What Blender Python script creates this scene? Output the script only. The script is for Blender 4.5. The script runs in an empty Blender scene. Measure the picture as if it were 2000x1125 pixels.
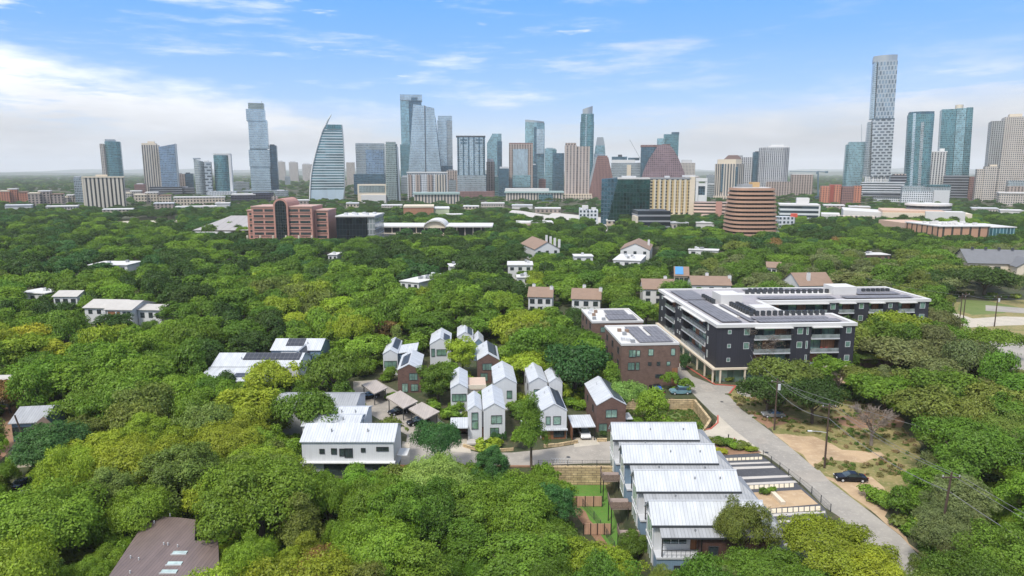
import bpy, math, random
import numpy as np
from mathutils import Vector
R = math.radians
random.seed(7)
S = bpy.context.scene
COL = S.collection
# ------------------------------------------------------------------ camera, sky, sun, exposure
F = 1333.0; CAMH = 50.0
TH = math.atan(227.5 / F); ST = math.sin(TH); CT = math.cos(TH)
cam_d = bpy.data.cameras.new('camera'); cam = bpy.data.objects.new('camera', cam_d); COL.objects.link(cam)
cam_d.sensor_width = 36.0; cam_d.lens = F / 2000 * 36.0
cam_d.clip_start = 1.0; cam_d.clip_end = 80000.0
cam.location = (0, 0, CAMH); cam.rotation_euler = (R(90) - TH, 0, 0)
S.camera = cam
SUN_EL, SUN_AZ = 56.0, 212.0      # azimuth measured clockwise from +Y: behind the camera, to the left
W = bpy.data.worlds.new("World"); S.world = W; W.use_nodes = True

class NT:
    """tiny node helper"""
    def __init__(s, tree): s.t = tree; s.n = tree.nodes; s.l = tree.links
    def node(s, typ, **kw):
        n = s.n.new(typ)
        for k, v in kw.items():
            if k == 'ins':
                for a, b in v.items():
                    if isinstance(b, bpy.types.NodeSocket): s.l.new(b, n.inputs[a])
                    else: n.inputs[a].default_value = b
            else: setattr(n, k, v)
        return n
    def m(s, op, a, b=0.0, c=None, clamp=False):
        n = s.n.new('ShaderNodeMath'); n.operation = op; n.use_clamp = clamp
        for i, x in enumerate((a, b) if c is None else (a, b, c)):
            if isinstance(x, bpy.types.NodeSocket): s.l.new(x, n.inputs[i])
            else: n.inputs[i].default_value = x
        return n.outputs[0]
    def mix(s, f, a, b, mode='MIX'):
        n = s.n.new('ShaderNodeMix'); n.data_type = 'RGBA'; n.blend_type = mode
        for i, x in ((0, f), (6, a), (7, b)):
            if isinstance(x, bpy.types.NodeSocket): s.l.new(x, n.inputs[i])
            elif i == 0: n.inputs[i].default_value = x
            else: n.inputs[i].default_value = (*x[:3], 1.0)
        return n.outputs[2]
    def ramp(s, x, lo, hi, a=0.0, b=1.0, smooth=True):
        n = s.n.new('ShaderNodeMapRange'); n.interpolation_type = 'SMOOTHSTEP' if smooth else 'LINEAR'
        s.l.new(x, n.inputs[0])
        for i, v in ((1, lo), (2, hi), (3, a), (4, b)):
            if isinstance(v, bpy.types.NodeSocket): s.l.new(v, n.inputs[i])
            else: n.inputs[i].default_value = v
        return n.outputs[0]
    def noise(s, vec, scale, detail=4, rough=.55):
        n = s.n.new('ShaderNodeTexNoise'); n.inputs['Scale'].default_value = scale
        n.inputs['Detail'].default_value = detail; n.inputs['Roughness'].default_value = rough
        if vec is not None: s.l.new(vec, n.inputs['Vector'])
        return n.outputs[0]
    def xyz(s, x, y, z=0.0):
        n = s.n.new('ShaderNodeCombineXYZ')
        for i, v in enumerate((x, y, z)):
            if isinstance(v, bpy.types.NodeSocket): s.l.new(v, n.inputs[i])
            else: n.inputs[i].default_value = v
        return n.outputs[0]

def build_sky():
    w = NT(W.node_tree); w.n.clear()
    out = w.node('ShaderNodeOutputWorld'); bg = w.node('ShaderNodeBackground'); bg.inputs[1].default_value = 0.104
    w.l.new(bg.outputs[0], out.inputs[0])
    sky = w.node('ShaderNodeTexSky', sky_type='NISHITA', sun_disc=False, sun_elevation=R(SUN_EL), sun_rotation=R(SUN_AZ),
                 air_density=1.0, dust_density=1.0, ozone_density=2.0)
    tc = w.node('ShaderNodeTexCoord'); sp = w.node('ShaderNodeSeparateXYZ', ins={0: tc.outputs['Generated']})
    x, y, z = sp.outputs
    el = w.m('MULTIPLY', w.m('ARCSINE', z), 57.2958)
    az = w.m('ARCTAN2', x, y)
    # clear sky: a richer blue overhead than at the horizon
    rp = w.node('ShaderNodeValToRGB', ins={0: w.m('DIVIDE', el, 40.0, clamp=True)})
    cr = rp.color_ramp
    stops = [(0.0, (.50, .525, .545)), (.06, (.44, .52, .62)), (.14, (.255, .435, .74)), (.25, (.135, .345, .78)), (.36, (.075, .30, .80)), (1.0, (.05, .18, .56))]
    while len(cr.elements) < len(stops): cr.elements.new(.5)
    for e, (p, c) in zip(cr.elements, stops): e.position = p; e.color = (*c, 1)
    sc = w.node('ShaderNodeVectorMath', operation='SCALE', ins={0: rp.outputs[0], 'Scale': 10.0})
    clear = w.mix(.88, sky.outputs[0], sc.outputs[0])
    # cloud bank: upper edge rises to both sides
    v1 = w.xyz(w.m('MULTIPLY', az, 3.0), w.m('MULTIPLY', el, .22), 0.0)
    n1 = w.noise(v1, 2.2, 7, .58)
    v2 = w.xyz(w.m('ADD', w.m('MULTIPLY', az, 2.6), w.m('MULTIPLY', el, .10)), w.m('SUBTRACT', w.m('MULTIPLY', el, .30), w.m('MULTIPLY', az, 1.1)), 4.7)
    n2 = w.noise(v2, 1.6, 8, .62)
    azl = w.m('MAXIMUM', w.m('MULTIPLY', az, -1.0), 0.0); azr = w.m('MAXIMUM', az, 0.0)
    edge = w.m('ADD', w.m('ADD', w.m('MULTIPLY', azl, 9.0), w.m('MULTIPLY', azr, 8.5)), 2.6)
    edge = w.m('MINIMUM', edge, 8.4)
    edge = w.m('ADD', edge, w.m('MULTIPLY', w.m('SUBTRACT', n1, .5), 7.0))
    soft = w.m('ADD', w.m('MULTIPLY', azr, 2.5), 1.5)
    bank = w.ramp(w.m('DIVIDE', w.m('SUBTRACT', edge, el), soft), -.6, 1.5)
    gap = w.ramp(n2, .49, .63, 0.0, .85)
    low = w.ramp(el, 1.5, 4.5)
    bank = w.m('MULTIPLY', bank, w.m('SUBTRACT', 1.0, w.m('MULTIPLY', gap, low)))
    wisp = w.ramp(n2, .48, .76, 0.0, .8)
    n3 = w.noise(w.xyz(w.m('MULTIPLY', az, 5.0), w.m('MULTIPLY', el, .5), 9.1), 1.7, 6, .6)
    puff = w.ramp(w.m('ADD', n3, w.m('MULTIPLY', azl, .16)), .66, .80, 0.0, .8)
    lft = w.ramp(az, .5, .0, .3, 1.0)
    mask = w.m('MAXIMUM', bank, w.m('MULTIPLY', w.m('MAXIMUM', wisp, puff), lft))
    # cloud brightness: white tops, greyer towards the horizon
    bright = w.m('ADD', w.ramp(el, 1.5, 7.0, 4.7, 7.9), w.m('MULTIPLY', w.m('SUBTRACT', n1, .5), 4.0))
    right = w.ramp(az, -.1, .3, 1.0, .84)
    bright = w.m('MULTIPLY', bright, right); bright = w.m('ADD', bright, w.ramp(el, 20.0, 40.0, 0.0, 1.0))
    ccol = w.node('ShaderNodeVectorMath', operation='SCALE', ins={0: (.955, .985, 1.04), 'Scale': bright})
    hz = w.ramp(el, 3.0, .3, 0.0, .8)
    over = w.ramp(w.m('ADD', el, w.m('MULTIPLY', n1, 12.0)), 24.0, 46.0, 0.0, .8)      # thin cloud overhead, above the picture
    mask = w.m('MAXIMUM', mask, over)
    mask = w.m('MAXIMUM', mask, hz)
    fin = w.mix(mask, clear, ccol.outputs[0])
    w.l.new(fin, bg.inputs[0])
build_sky()
sd = bpy.data.lights.new('sun', 'SUN'); sun = bpy.data.objects.new('sun', sd); COL.objects.link(sun)
sd.energy = 2.75; sd.angle = R(11); sd.color = (1, .955, .89)
a, e = R(SUN_AZ), R(SUN_EL)
sun.rotation_euler = Vector((-math.sin(a) * math.cos(e), -math.cos(a) * math.cos(e), -math.sin(e))).to_track_quat('-Z', 'Y').to_euler()
vs = S.view_settings; vs.view_transform = 'Standard'; vs.look = 'None'; vs.exposure = 0.52; vs.gamma = 1.0; vs.use_curve_mapping = False
try:
    S.cycles.use_denoising = True; S.cycles.max_bounces = 5; S.cycles.diffuse_bounces = 3; S.cycles.glossy_bounces = 2
    S.cycles.volume_bounces = 1; S.cycles.transparent_max_bounces = 6; S.cycles.caustics_reflective = False
    S.render.threads_mode = 'AUTO'
except Exception: pass

# ------------------------------------------------------------------ geometry of the view: photograph pixel (2000 wide) -> point at height z
def P(u, v, z=0.0):
    dv = (v - 562.5) / F
    zc = (CAMH - z) / (ST + dv * CT)
    return Vector(((u - 1000) / F * zc, (CT - dv * ST) * zc, z))
def ZC(Y, Z): return Y * CT + (CAMH - Z) * ST
def XA(u, Y, Z=0.0): return (u - 1000) / F * ZC(Y, Z)
def ZA(v, Y):
    t = (562.5 - v) / F
    return CAMH + Y * (t * CT - ST) / (CT + t * ST)
def PROJ(x, y, z):
    zc = ZC(y, z)
    return 1000 + F * x / zc, 562.5 - F * ((z - CAMH) * CT + y * ST) / zc
def T(x, y):
    """height of the near ground: a lower garden by the terrace houses and a sunk lawn by the brick block"""
    def ss(a, b, t):
        t = min(1, max(0, (t - a) / (b - a))); return t * t * (3 - 2 * t)
    w = .8 if x > 4 else 9.0
    t = -3.0 * ss(17.6, 16.6, x) * ss(-18, -8, x) * ss(111.2, 111.2 - w, y) * ss(40, 60, y + 20)
    if 20 < x < 50 and 118 < y < 152:
        s = ss(23.5, 25, x) * ss(41.4, 40.6, x + .6 * max(0, 132 - y)) * ss(120, 122, y) * ss(146.6, 145.6, y)
        t -= 2.2 * s
    return t

# ------------------------------------------------------------------ mesh builder
class MB:
    def __init__(s): s.v = []; s.f = []; s.sm = False
    def add(s, pts, faces):
        b = len(s.v); s.v += [tuple(p) for p in pts]; s.f += [tuple(b + i for i in f) for f in faces]; return s
    def poly(s, pts): return s.add(pts, [tuple(range(len(pts)))])
    def box(s, x0, y0, z0, x1, y1, z1):
        p = [(x0, y0, z0), (x1, y0, z0), (x1, y1, z0), (x0, y1, z0), (x0, y0, z1), (x1, y0, z1), (x1, y1, z1), (x0, y1, z1)]
        return s.add(p, [(0, 3, 2, 1), (4, 5, 6, 7), (0, 1, 5, 4), (1, 2, 6, 5), (2, 3, 7, 6), (3, 0, 4, 7)])
    def rings(s, rings, cap=True):
        n = len(rings[0]); pts = [p for r in rings for p in r]; fs = []
        for k in range(len(rings) - 1):
            for i in range(n):
                j = (i + 1) % n
                fs.append((k * n + i, k * n + j, (k + 1) * n + j, (k + 1) * n + i))
        if cap: fs.append(tuple(reversed(range(n)))); fs.append(tuple((len(rings) - 1) * n + i for i in range(n)))
        return s.add(pts, fs)
    def prism(s, poly, z0, z1): return s.rings([[(x, y, z0) for x, y in poly], [(x, y, z1) for x, y in poly]])
    def slab(s, pts, t):
        """sloping flat plate: pts is its top face, t its thickness"""
        lo = [(p[0], p[1], p[2] - t) for p in pts]
        return s.rings([lo, [tuple(p) for p in pts]])
    def tube(s, path, r, n=6):
        path = [Vector(p) for p in path]; rr = r if isinstance(r, (list, tuple)) else [r] * len(path); rings = []
        for i, p in enumerate(path):
            d = (path[min(i + 1, len(path) - 1)] - path[max(i - 1, 0)]).normalized()
            a = d.cross(Vector((0, 0, 1)) if abs(d.z) < .9 else Vector((1, 0, 0))).normalized(); b = d.cross(a)
            rings.append([tuple(p + (a * math.cos(t) + b * math.sin(t)) * rr[i]) for t in [2 * math.pi * k / n for k in range(n)]])
        return s.rings(rings)
    def cyl(s, x, y, z0, z1, r, n=12): return s.prism([(x + r * math.cos(2 * math.pi * k / n), y + r * math.sin(2 * math.pi * k / n)) for k in range(n)], z0, z1)
    def build(s, name, mat, parent=None, label=None, kind=None, cat=None, group=None):
        me = bpy.data.meshes.new(name); me.from_pydata(s.v, [], s.f); me.update()
        uv = me.uv_layers.new(name='UVMap'); co = s.v; dat = []
        for p in me.polygons:
            n = p.normal
            if abs(n.z) > .985 or n.xy.length < 1e-6:
                for i in p.vertices: dat += [co[i][0], co[i][1]]
            else:
                h = Vector((-n.y, n.x, 0)).normalized(); g = n.cross(h)
                if g.z < 0: g = -g
                for i in p.vertices:
                    c = Vector(co[i]); dat += [c.dot(h), c.dot(g)]
        uv.data.foreach_set('uv', dat)
        if s.sm: me.polygons.foreach_set('use_smooth', [True] * len(me.polygons))
        if mat: me.materials.append(mat)
        o = bpy.data.objects.new(name, me); COL.objects.link(o)
        if parent: o.parent = parent
        tag(o, label, cat, group, kind)
        return o
def tag(o, label=None, cat=None, group=None, kind=None):
    if label: o['label'] = label
    if cat: o['category'] = cat
    if group: o['group'] = group
    if kind: o['kind'] = kind
    return o
def thing(name, label, cat, loc=(0, 0, 0), rz=0.0, group=None):
    o = bpy.data.objects.new(name, None); COL.objects.link(o); o.empty_display_size = .5
    o.location = loc; o.rotation_euler = (0, 0, rz)
    return tag(o, label, cat, group)
def copy_tree(o, parent=None):
    c = o.copy(); COL.objects.link(c); c.parent = parent
    for ch in list(o.children): copy_tree(ch, c)
    return c
def rect(x0, y0, x1, y1): return [(x0, y0), (x1, y0), (x1, y1), (x0, y1)]

# ------------------------------------------------------------------ materials
MATS = {}
def newmat(name):
    m = bpy.data.materials.new(name); m.use_nodes = True; t = NT(m.node_tree); t.n.clear()
    o = t.node('ShaderNodeOutputMaterial'); b = t.node('ShaderNodeBsdfPrincipled'); t.l.new(b.outputs[0], o.inputs[0])
    return m, t, b, o
def plain(name, col, rough=.7, metal=0.0, var=.12, scale=.6, scale2=9.0, bump=0.0):
    if name in MATS: return MATS[name]
    m, t, b, o = newmat(name); tc = t.node('ShaderNodeTexCoord').outputs['Object']
    n = t.m('ADD', t.m('MULTIPLY', t.noise(tc, scale, 5, .6), .65), t.m('MULTIPLY', t.noise(tc, scale2, 3, .6), .35))
    k = t.ramp(n, .3, .7, 1 - var, 1 + var, False)
    c = t.node('ShaderNodeVectorMath', operation='SCALE', ins={0: (*col,), 'Scale': k})
    t.l.new(c.outputs[0], b.inputs['Base Color'])
    b.inputs['Roughness'].default_value = rough; b.inputs['Metallic'].default_value = metal
    if bump:
        bp = t.node('ShaderNodeBump', ins={'Height': n, 'Strength': bump, 'Distance': .1}); t.l.new(bp.outputs[0], b.inputs['Normal'])
    MATS[name] = m; return m
def facade(name, glass, frame, bay=3.0, floor=3.6, fu=.25, fv=.25, metal=.75, rough=.18, var=.35, big=.25, stag=0.0, frough=.65):
    """wall pattern in metres: window cells of glass inside a grid of frame"""
    if name in MATS: return MATS[name]
    m, t, b, o = newmat(name); uv = t.node('ShaderNodeTexCoord').outputs['UV']; sp = t.node('ShaderNodeSeparateXYZ', ins={0: uv})
    V = t.m('DIVIDE', sp.outputs[1], floor); rowi = t.m('FLOOR', V); U = t.m('DIVIDE', sp.outputs[0], bay)
    if stag: U = t.m('ADD', U, t.m('MULTIPLY', t.m('MODULO', rowi, 2.0), stag))
    cu, cv = t.m('FRACT', U), t.m('FRACT', V)
    win = t.m('MULTIPLY', t.m('GREATER_THAN', cu, fu), t.m('GREATER_THAN', cv, fv))
    wn = t.node('ShaderNodeTexWhiteNoise', noise_dimensions='2D', ins={'Vector': t.xyz(t.m('FLOOR', U), rowi)}).outputs[0]
    bn = t.noise(t.xyz(t.m('MULTIPLY', sp.outputs[0], .03), t.m('MULTIPLY', sp.outputs[1], .012)), 1.6, 3)  # broad noise: uneven reflections painted into the glass colour
    k = t.m('ADD', t.ramp(wn, 0, 1, 1 - var, 1 + var, False), t.ramp(bn, .3, .7, -big, big, False))
    g = t.node('ShaderNodeVectorMath', operation='SCALE', ins={0: glass, 'Scale': k}).outputs[0]
    fk = t.ramp(bn, .3, .7, .9, 1.08, False)
    f = t.node('ShaderNodeVectorMath', operation='SCALE', ins={0: frame, 'Scale': fk}).outputs[0]
    t.l.new(t.mix(win, f, g), b.inputs['Base Color'])
    t.l.new(t.m('MULTIPLY', win, metal), b.inputs['Metallic'])
    t.l.new(t.m('ADD', t.m('MULTIPLY', win, rough - frough), frough), b.inputs['Roughness'])
    MATS[name] = m; return m
def ribbed(name, col, step=.45, var=.05, rough=.42, metal=.25, dirt=.12, dark=.82):
    """standing seam metal or board cladding: seams run along v of the UV map"""
    if name in MATS: return MATS[name]
    m, t, b, o = newmat(name); uv = t.node('ShaderNodeTexCoord').outputs['UV']; sp = t.node('ShaderNodeSeparateXYZ', ins={0: uv})
    U = t.m('DIVIDE', sp.outputs[0], step); fr = t.m('FRACT', U)
    seam = t.m('MULTIPLY', t.m('LESS_THAN', fr, .14), 1 - dark)
    wn = t.node('ShaderNodeTexWhiteNoise', noise_dimensions='1D', ins={'W': t.m('FLOOR', U)}).outputs[0]
    dn = t.noise(t.xyz(t.m('MULTIPLY', sp.outputs[0], .5), t.m('MULTIPLY', sp.outputs[1], .16)), 1.5, 5, .62)
    k = t.m('SUBTRACT', t.m('ADD', t.ramp(wn, 0, 1, 1 - var, 1 + var, False), t.ramp(dn, .35, .72, dirt * .4, -dirt, False)), seam)
    c = t.node('ShaderNodeVectorMath', operation='SCALE', ins={0: col, 'Scale': k}).outputs[0]
    t.l.new(c, b.inputs['Base Color']); b.inputs['Roughness'].default_value = rough; b.inputs['Metallic'].default_value = metal
    bp = t.node('ShaderNodeBump', ins={'Height': t.m('LESS_THAN', fr, .14), 'Strength': .5, 'Distance': .03}); t.l.new(bp.outputs[0], b.inputs['Normal'])
    MATS[name] = m; return m
def brick(name, c1, c2, mortar, w=.4, h=.14, rough=.85, var=.5):
    if name in MATS: return MATS[name]
    m, t, b, o = newmat(name); uv = t.node('ShaderNodeTexCoord').outputs['UV']
    n = t.node('ShaderNodeTexBrick', ins={'Vector': uv, 'Color1': (*c1, 1), 'Color2': (*c2, 1), 'Mortar': (*mortar, 1), 'Scale': 1.0,
               'Mortar Size': .012 * h / .14, 'Brick Width': w, 'Row Height': h, 'Bias': 0.0})
    big = t.ramp(t.noise(uv, .7, 4), .3, .7, 1 - var * .3, 1 + var * .3, False)
    c = t.node('ShaderNodeVectorMath', operation='SCALE', ins={0: n.outputs[0], 'Scale': big}).outputs[0]
    t.l.new(c, b.inputs['Base Color']); b.inputs['Roughness'].default_value = rough
    MATS[name] = m; return m
def glassmat(name, col, metal=.8, rough=.08):
    if name in MATS: return MATS[name]
    m, t, b, o = newmat(name); tc = t.node('ShaderNodeTexCoord').outputs['Object']
    k = t.ramp(t.noise(tc, .9, 3), .3, .7, .65, 1.35, False)
    c = t.node('ShaderNodeVectorMath', operation='SCALE', ins={0: col, 'Scale': k}).outputs[0]
    t.l.new(c, b.inputs['Base Color']); b.inputs['Metallic'].default_value = metal; b.inputs['Roughness'].default_value = rough
    MATS[name] = m; return m
def patchy(name, cols, scale=.25, rough=.95, detail=8, fine=3.0, bump=.3):
    """ground: three colours blended by noise"""
    if name in MATS: return MATS[name]
    m, t, b, o = newmat(name); tc = t.node('ShaderNodeNewGeometry').outputs['Position']
    n1 = t.noise(tc, scale, detail, .62); n2 = t.noise(tc, fine, 5, .65)
    c = t.mix(t.ramp(n1, .38, .62), cols[0], cols[1]); c = t.mix(t.ramp(n2, .5, .72), c, cols[2])
    t.l.new(c, b.inputs['Base Color']); b.inputs['Roughness'].default_value = rough
    if bump:
        bp = t.node('ShaderNodeBump', ins={'Height': n2, 'Strength': bump, 'Distance': .15}); t.l.new(bp.outputs[0], b.inputs['Normal'])
    MATS[name] = m; return m
WHITE = plain('white_paint', (.62, .62, .61), .6, 0, .05)
CREAM = plain('cream_render', (.62, .54, .42), .8, 0, .08)
CONC = plain('pale_concrete', (.46, .43, .39), .85, 0, .12)
DGREY = plain('dark_grey_metal', (.06, .065, .07), .5, .3, .1)
MGREY = plain('mid_grey', (.25, .26, .27), .7, 0, .1)
LGREY = plain('light_grey', (.5, .51, .52), .7, 0, .1)
BLACK = plain('black_metal', (.012, .012, .014), .45, .2, .1)
WOOD = plain('brown_wood', (.16, .085, .045), .8, 0, .25, 1.0, 14)
POLEW = plain('pole_wood', (.07, .045, .032), .9, 0, .25, 1.0, 14)
# ------------------------------------------------------------------ the ground and the far hills
GROUND = patchy('forest_floor', [(.04, .055, .018), (.065, .065, .028), (.11, .085, .05)], .05, .98, 8, .8)
def build_ground():
    # one sheet: a fine grid near the camera, a frame of coarser cells out to the horizon
    xs = [-30000, -12000, -5000, -2500, -1200, -600, -300] + list(np.arange(-150, -20, 6.0)) + list(np.arange(-20, 60, .8)) + list(np.arange(60, 200, 7.0)) + [300, 600, 1200, 2500, 5000, 12000, 30000]
    ys = [-2000, -300, -60, 0, 20, 35] + list(np.arange(46, 152, .8)) + list(np.arange(152, 260, 9.0)) + [300, 500, 900, 1500, 2600, 4000, 6500, 10000, 16000, 30000]
    m = MB(); nx = len(xs)
    for y in ys:
        for x in xs:
            z = T(x, y) if -160 < x < 210 and 40 < y < 155 else 0
            m.v.append((float(x), float(y), float(z)))
    for j in range(len(ys) - 1):
        for i in range(nx - 1):
            a = j * nx + i; m.f.append((a, a + 1, a + 1 + nx, a + nx))
    m.build('ground', GROUND, kind='structure')
build_ground()
def hills(y, h, seed, mat, x0, x1, step, thick):
    rnd = random.Random(seed); m = MB(); n = int((x1 - x0) / step); ph = [rnd.uniform(0, 6.28) for _ in range(6)]
    rows = [(-thick, 0.0), (-thick * .5, .55), (-thick * .15, .93), (0, 1.0), (thick * .2, .9), (thick, 0)]
    for dy, k in rows:
        for i in range(n + 1):
            x = x0 + i * step
            hh = h * (.55 + .16 * math.sin(x / 2100 + ph[0]) + .12 * math.sin(x / 900 + ph[1]) + .07 * math.sin(x / 420 + ph[2]) + .05 * math.sin(x / 190 + ph[3]))
            m.v.append((x, y + dy, -5 + (hh + 5) * k))
    for j in range(len(rows) - 1):
        for i in range(n):
            a = j * (n + 1) + i; m.f.append((a, a + 1, a + n + 2, a + n + 1))
    m.sm = True
    return m.build('hills', mat, kind='structure')
HM = patchy('hill_woods', [(.03, .05, .02), (.05, .07, .03), (.08, .09, .05)], .003, .98, 8, .02, 0)
hills(9000, 80, 3, HM, -9500, 9500, 120, 1600)
hills(15000, 150, 5, HM, -15500, 15500, 200, 2500)
# ------------------------------------------------------------------ the air
def build_haze():
    m = MB().box(-19000, -1500, -12, 19000, 18500, 370)
    mt = bpy.data.materials.new('haze_air'); mt.use_nodes = True; t = NT(mt.node_tree); t.n.clear()
    o = t.node('ShaderNodeOutputMaterial')
    v = t.node('ShaderNodeVolumePrincipled', ins={'Color': (.97, .985, 1.0, 1), 'Density': HAZE, 'Anisotropy': -.15})
    t.l.new(v.outputs[0], o.inputs['Volume'])
    m.build('haze', mt, kind='stuff')
HAZE = 0.00007
build_haze()
# ------------------------------------------------------------------ downtown towers
class Tower:
    def __init__(s, name, label, cat, D, uc, group=None):
        s.D = D; s.x = XA(uc, D, 0); s.root = thing(name, label, cat, (s.x, D, 0), 0, group)
        if D >= 600: a = math.atan2(s.x, D); s.root.rotation_euler = (0, 0, -a * .82); s.root.scale = (math.cos(a) ** .8, 1, 1)
    def blk(s, name, mat, u0, u1, vt, vb=None, dy=0, dep=30, shape='rect', u0b=None, u1b=None, vt2=None, cham=.25, z0=None, n=20, vback=None):
        Y = s.D + dy; vm = vt if vt2 is None else max(vt, vt2); zt = ZA(vt, Y); zt2 = zt if vt2 is None else ZA(vt2, Y)
        zb = (0 if z0 is None else z0) if vb is None else max(0, ZA(vb, Y))
        zm = (zt + zt2) / 2
        a0, a1 = XA(u0, Y, zm) - s.x, XA(u1, Y, zm) - s.x
        b0 = a0 if u0b is None else XA(u0b, Y, zb) - s.x
        b1 = a1 if u1b is None else XA(u1b, Y, zb) - s.x
        def ring(x0, x1, zl, zr):
            w = x1 - x0; d = dep
            if shape == 'rect': q = [(0, 0), (1, 0), (1, 1), (0, 1)]
            elif shape == 'round': q = [(.5 - .5 * math.cos(2 * math.pi * k / n), .5 - .5 * math.sin(2 * math.pi * k / n)) for k in range(n)]
            elif shape == 'bow': q = [(k / 8, .22 * (1 - math.sin(math.pi * k / 8))) for k in range(9)] + [(1, 1), (0, 1)]
            else:
                c = cham; q = [(c, 0), (1 - c, 0), (1, c), (1, 1 - c), (1 - c, 1), (c, 1), (0, 1 - c), (0, c)]
            return [(x0 + a * w, dy + b * d, zl + (zr - zl) * a + (0 if vback is None or zl < zt - 1 else b * (ZA(vback, Y) - zt))) for a, b in q]
        m = MB(); m.rings([ring(b0, b1, zb, zb), ring(a0, a1, zt, zt2)])
        return m.build(name, mat, s.root)
    def pole(s, name, mat, u, v0, v1, r=.8, dy=0, u1=None):
        Y = s.D + dy; z0, z1 = max(0, ZA(v0, Y)), ZA(v1, Y); x0 = XA(u, Y, z0) - s.x; x1 = XA(u if u1 is None else u1, Y, z1) - s.x
        return MB().tube([(x0, dy, z0), (x1, dy, z1)], r, 6).build(name, mat, s.root)
def stack(name, label, D, uc, blocks, cat='skyscraper', group=None):
    t = Tower(name, label, cat, D, uc, group)
    for b in blocks: t.blk(*b[:5], **(b[5] if len(b) > 5 else {}))
    return t
FC = facade
gTeal = FC('glass_teal', (.10, .25, .29), (.10, .19, .21), 3.0, 3.8, .16, .22)
gTealL = FC('glass_teal_light', (.24, .42, .47), (.20, .31, .34), 3.0, 3.8, .16, .2)
gBlue = FC('glass_blue', (.19, .30, .43), (.22, .29, .35), 3.2, 3.8, .18, .25)
gPale = FC('glass_pale', (.38, .50, .57), (.36, .43, .47), 2.6, 3.9, .16, .2, var=.2)
gDark = FC('glass_dark_blue', (.07, .16, .22), (.055, .10, .13), 3.0, 3.9, .15, .2)
gGrey = FC('glass_grey', (.26, .34, .38), (.30, .33, .34), 2.4, 3.6, .3, .3)
gGreyG = FC('glass_grey_green', (.20, .28, .28), (.24, .28, .27), 2.4, 3.3, .3, .35)
gDGreen = FC('glass_dark_green', (.03, .10, .095), (.015, .04, .04), 3.0, 3.8, .1, .1, rough=.1)
gWhiteGrid = FC('white_grid', (.10, .15, .19), (.58, .60, .62), 3.2, 3.3, .45, .42, metal=.5)
gWhiteStag = FC('white_staggered', (.17, .25, .32), (.31, .36, .40), 6.4, 9.0, .42, .22, metal=.5, stag=.5)
gBrickwork = FC('white_brickwork_panels', (.13, .17, .21), (.36, .40, .43), 12.0, 6.0, .3, .45, metal=.5, stag=.5)
gBeigeV = FC('beige_piers', (.10, .12, .13), (.50, .44, .37), 5.0, 200.0, .52, .0, metal=.4)
gBeigeG = FC('beige_grid', (.10, .13, .15), (.46, .41, .36), 3.4, 3.3, .5, .4, metal=.4)
gTanV = FC('tan_piers', (.10, .10, .10), (.36, .29, .25), 5.2, 3.3, .5, .3, metal=.4)
gPinkV = FC('pinkish_piers', (.16, .16, .17), (.42, .35, .31), 6.0, 3.2, .5, .25, metal=.4)
gRedV = FC('red_brown_grid', (.13, .09, .10), (.24, .13, .11), 2.6, 3.6, .45, .35, metal=.5)
gPyr = FC('brown_glass_grid', (.15, .105, .12), (.17, .11, .11), 3.6, 3.6, .22, .22, metal=.6)
gSlot = FC('cream_slots', (.05, .055, .06), (.58, .52, .43), 5.4, 300.0, .55, 0, metal=.3)
gBand = FC('white_bands', (.06, .09, .11), (.56, .58, .59), 400.0, 3.9, .0, .45, metal=.5)
gBandB = FC('blue_bands', (.16, .30, .34), (.50, .54, .56), 400.0, 4.4, .0, .38, metal=.7)
gBandD = FC('dark_bands', (.035, .045, .06), (.26, .27, .29), 400.0, 4.6, .0, .30, metal=.4)
gPurple = FC('purple_glass', (.045, .045, .08), (.05, .05, .07), 2.6, 4.0, .2, .3)
gOrange = FC('orange_blocks', (.10, .07, .06), (.44, .17, .10), 4.0, 3.2, .6, .4, metal=.3)
gLow = FC('low_beige_arcade', (.05, .055, .06), (.52, .44, .34), 4.6, 4.4, .5, .45, metal=.2)
gPark = FC('parking_decks', (.04, .035, .03), (.60, .44, .36), 400.0, 3.3, 0, .52, metal=0, rough=.8)
gRoof = plain('flat_roof_light', (.55, .54, .52), .85, 0, .1, .08)
gRoofW = plain('flat_roof_white', (.56, .55, .53), .8, 0, .08, .08)
gRoofD = plain('flat_roof_dark', (.12, .12, .13), .85, 0, .2, .08)
gSteel = plain('crown_metal', (.38, .42, .44), .4, .5, .08)

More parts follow.
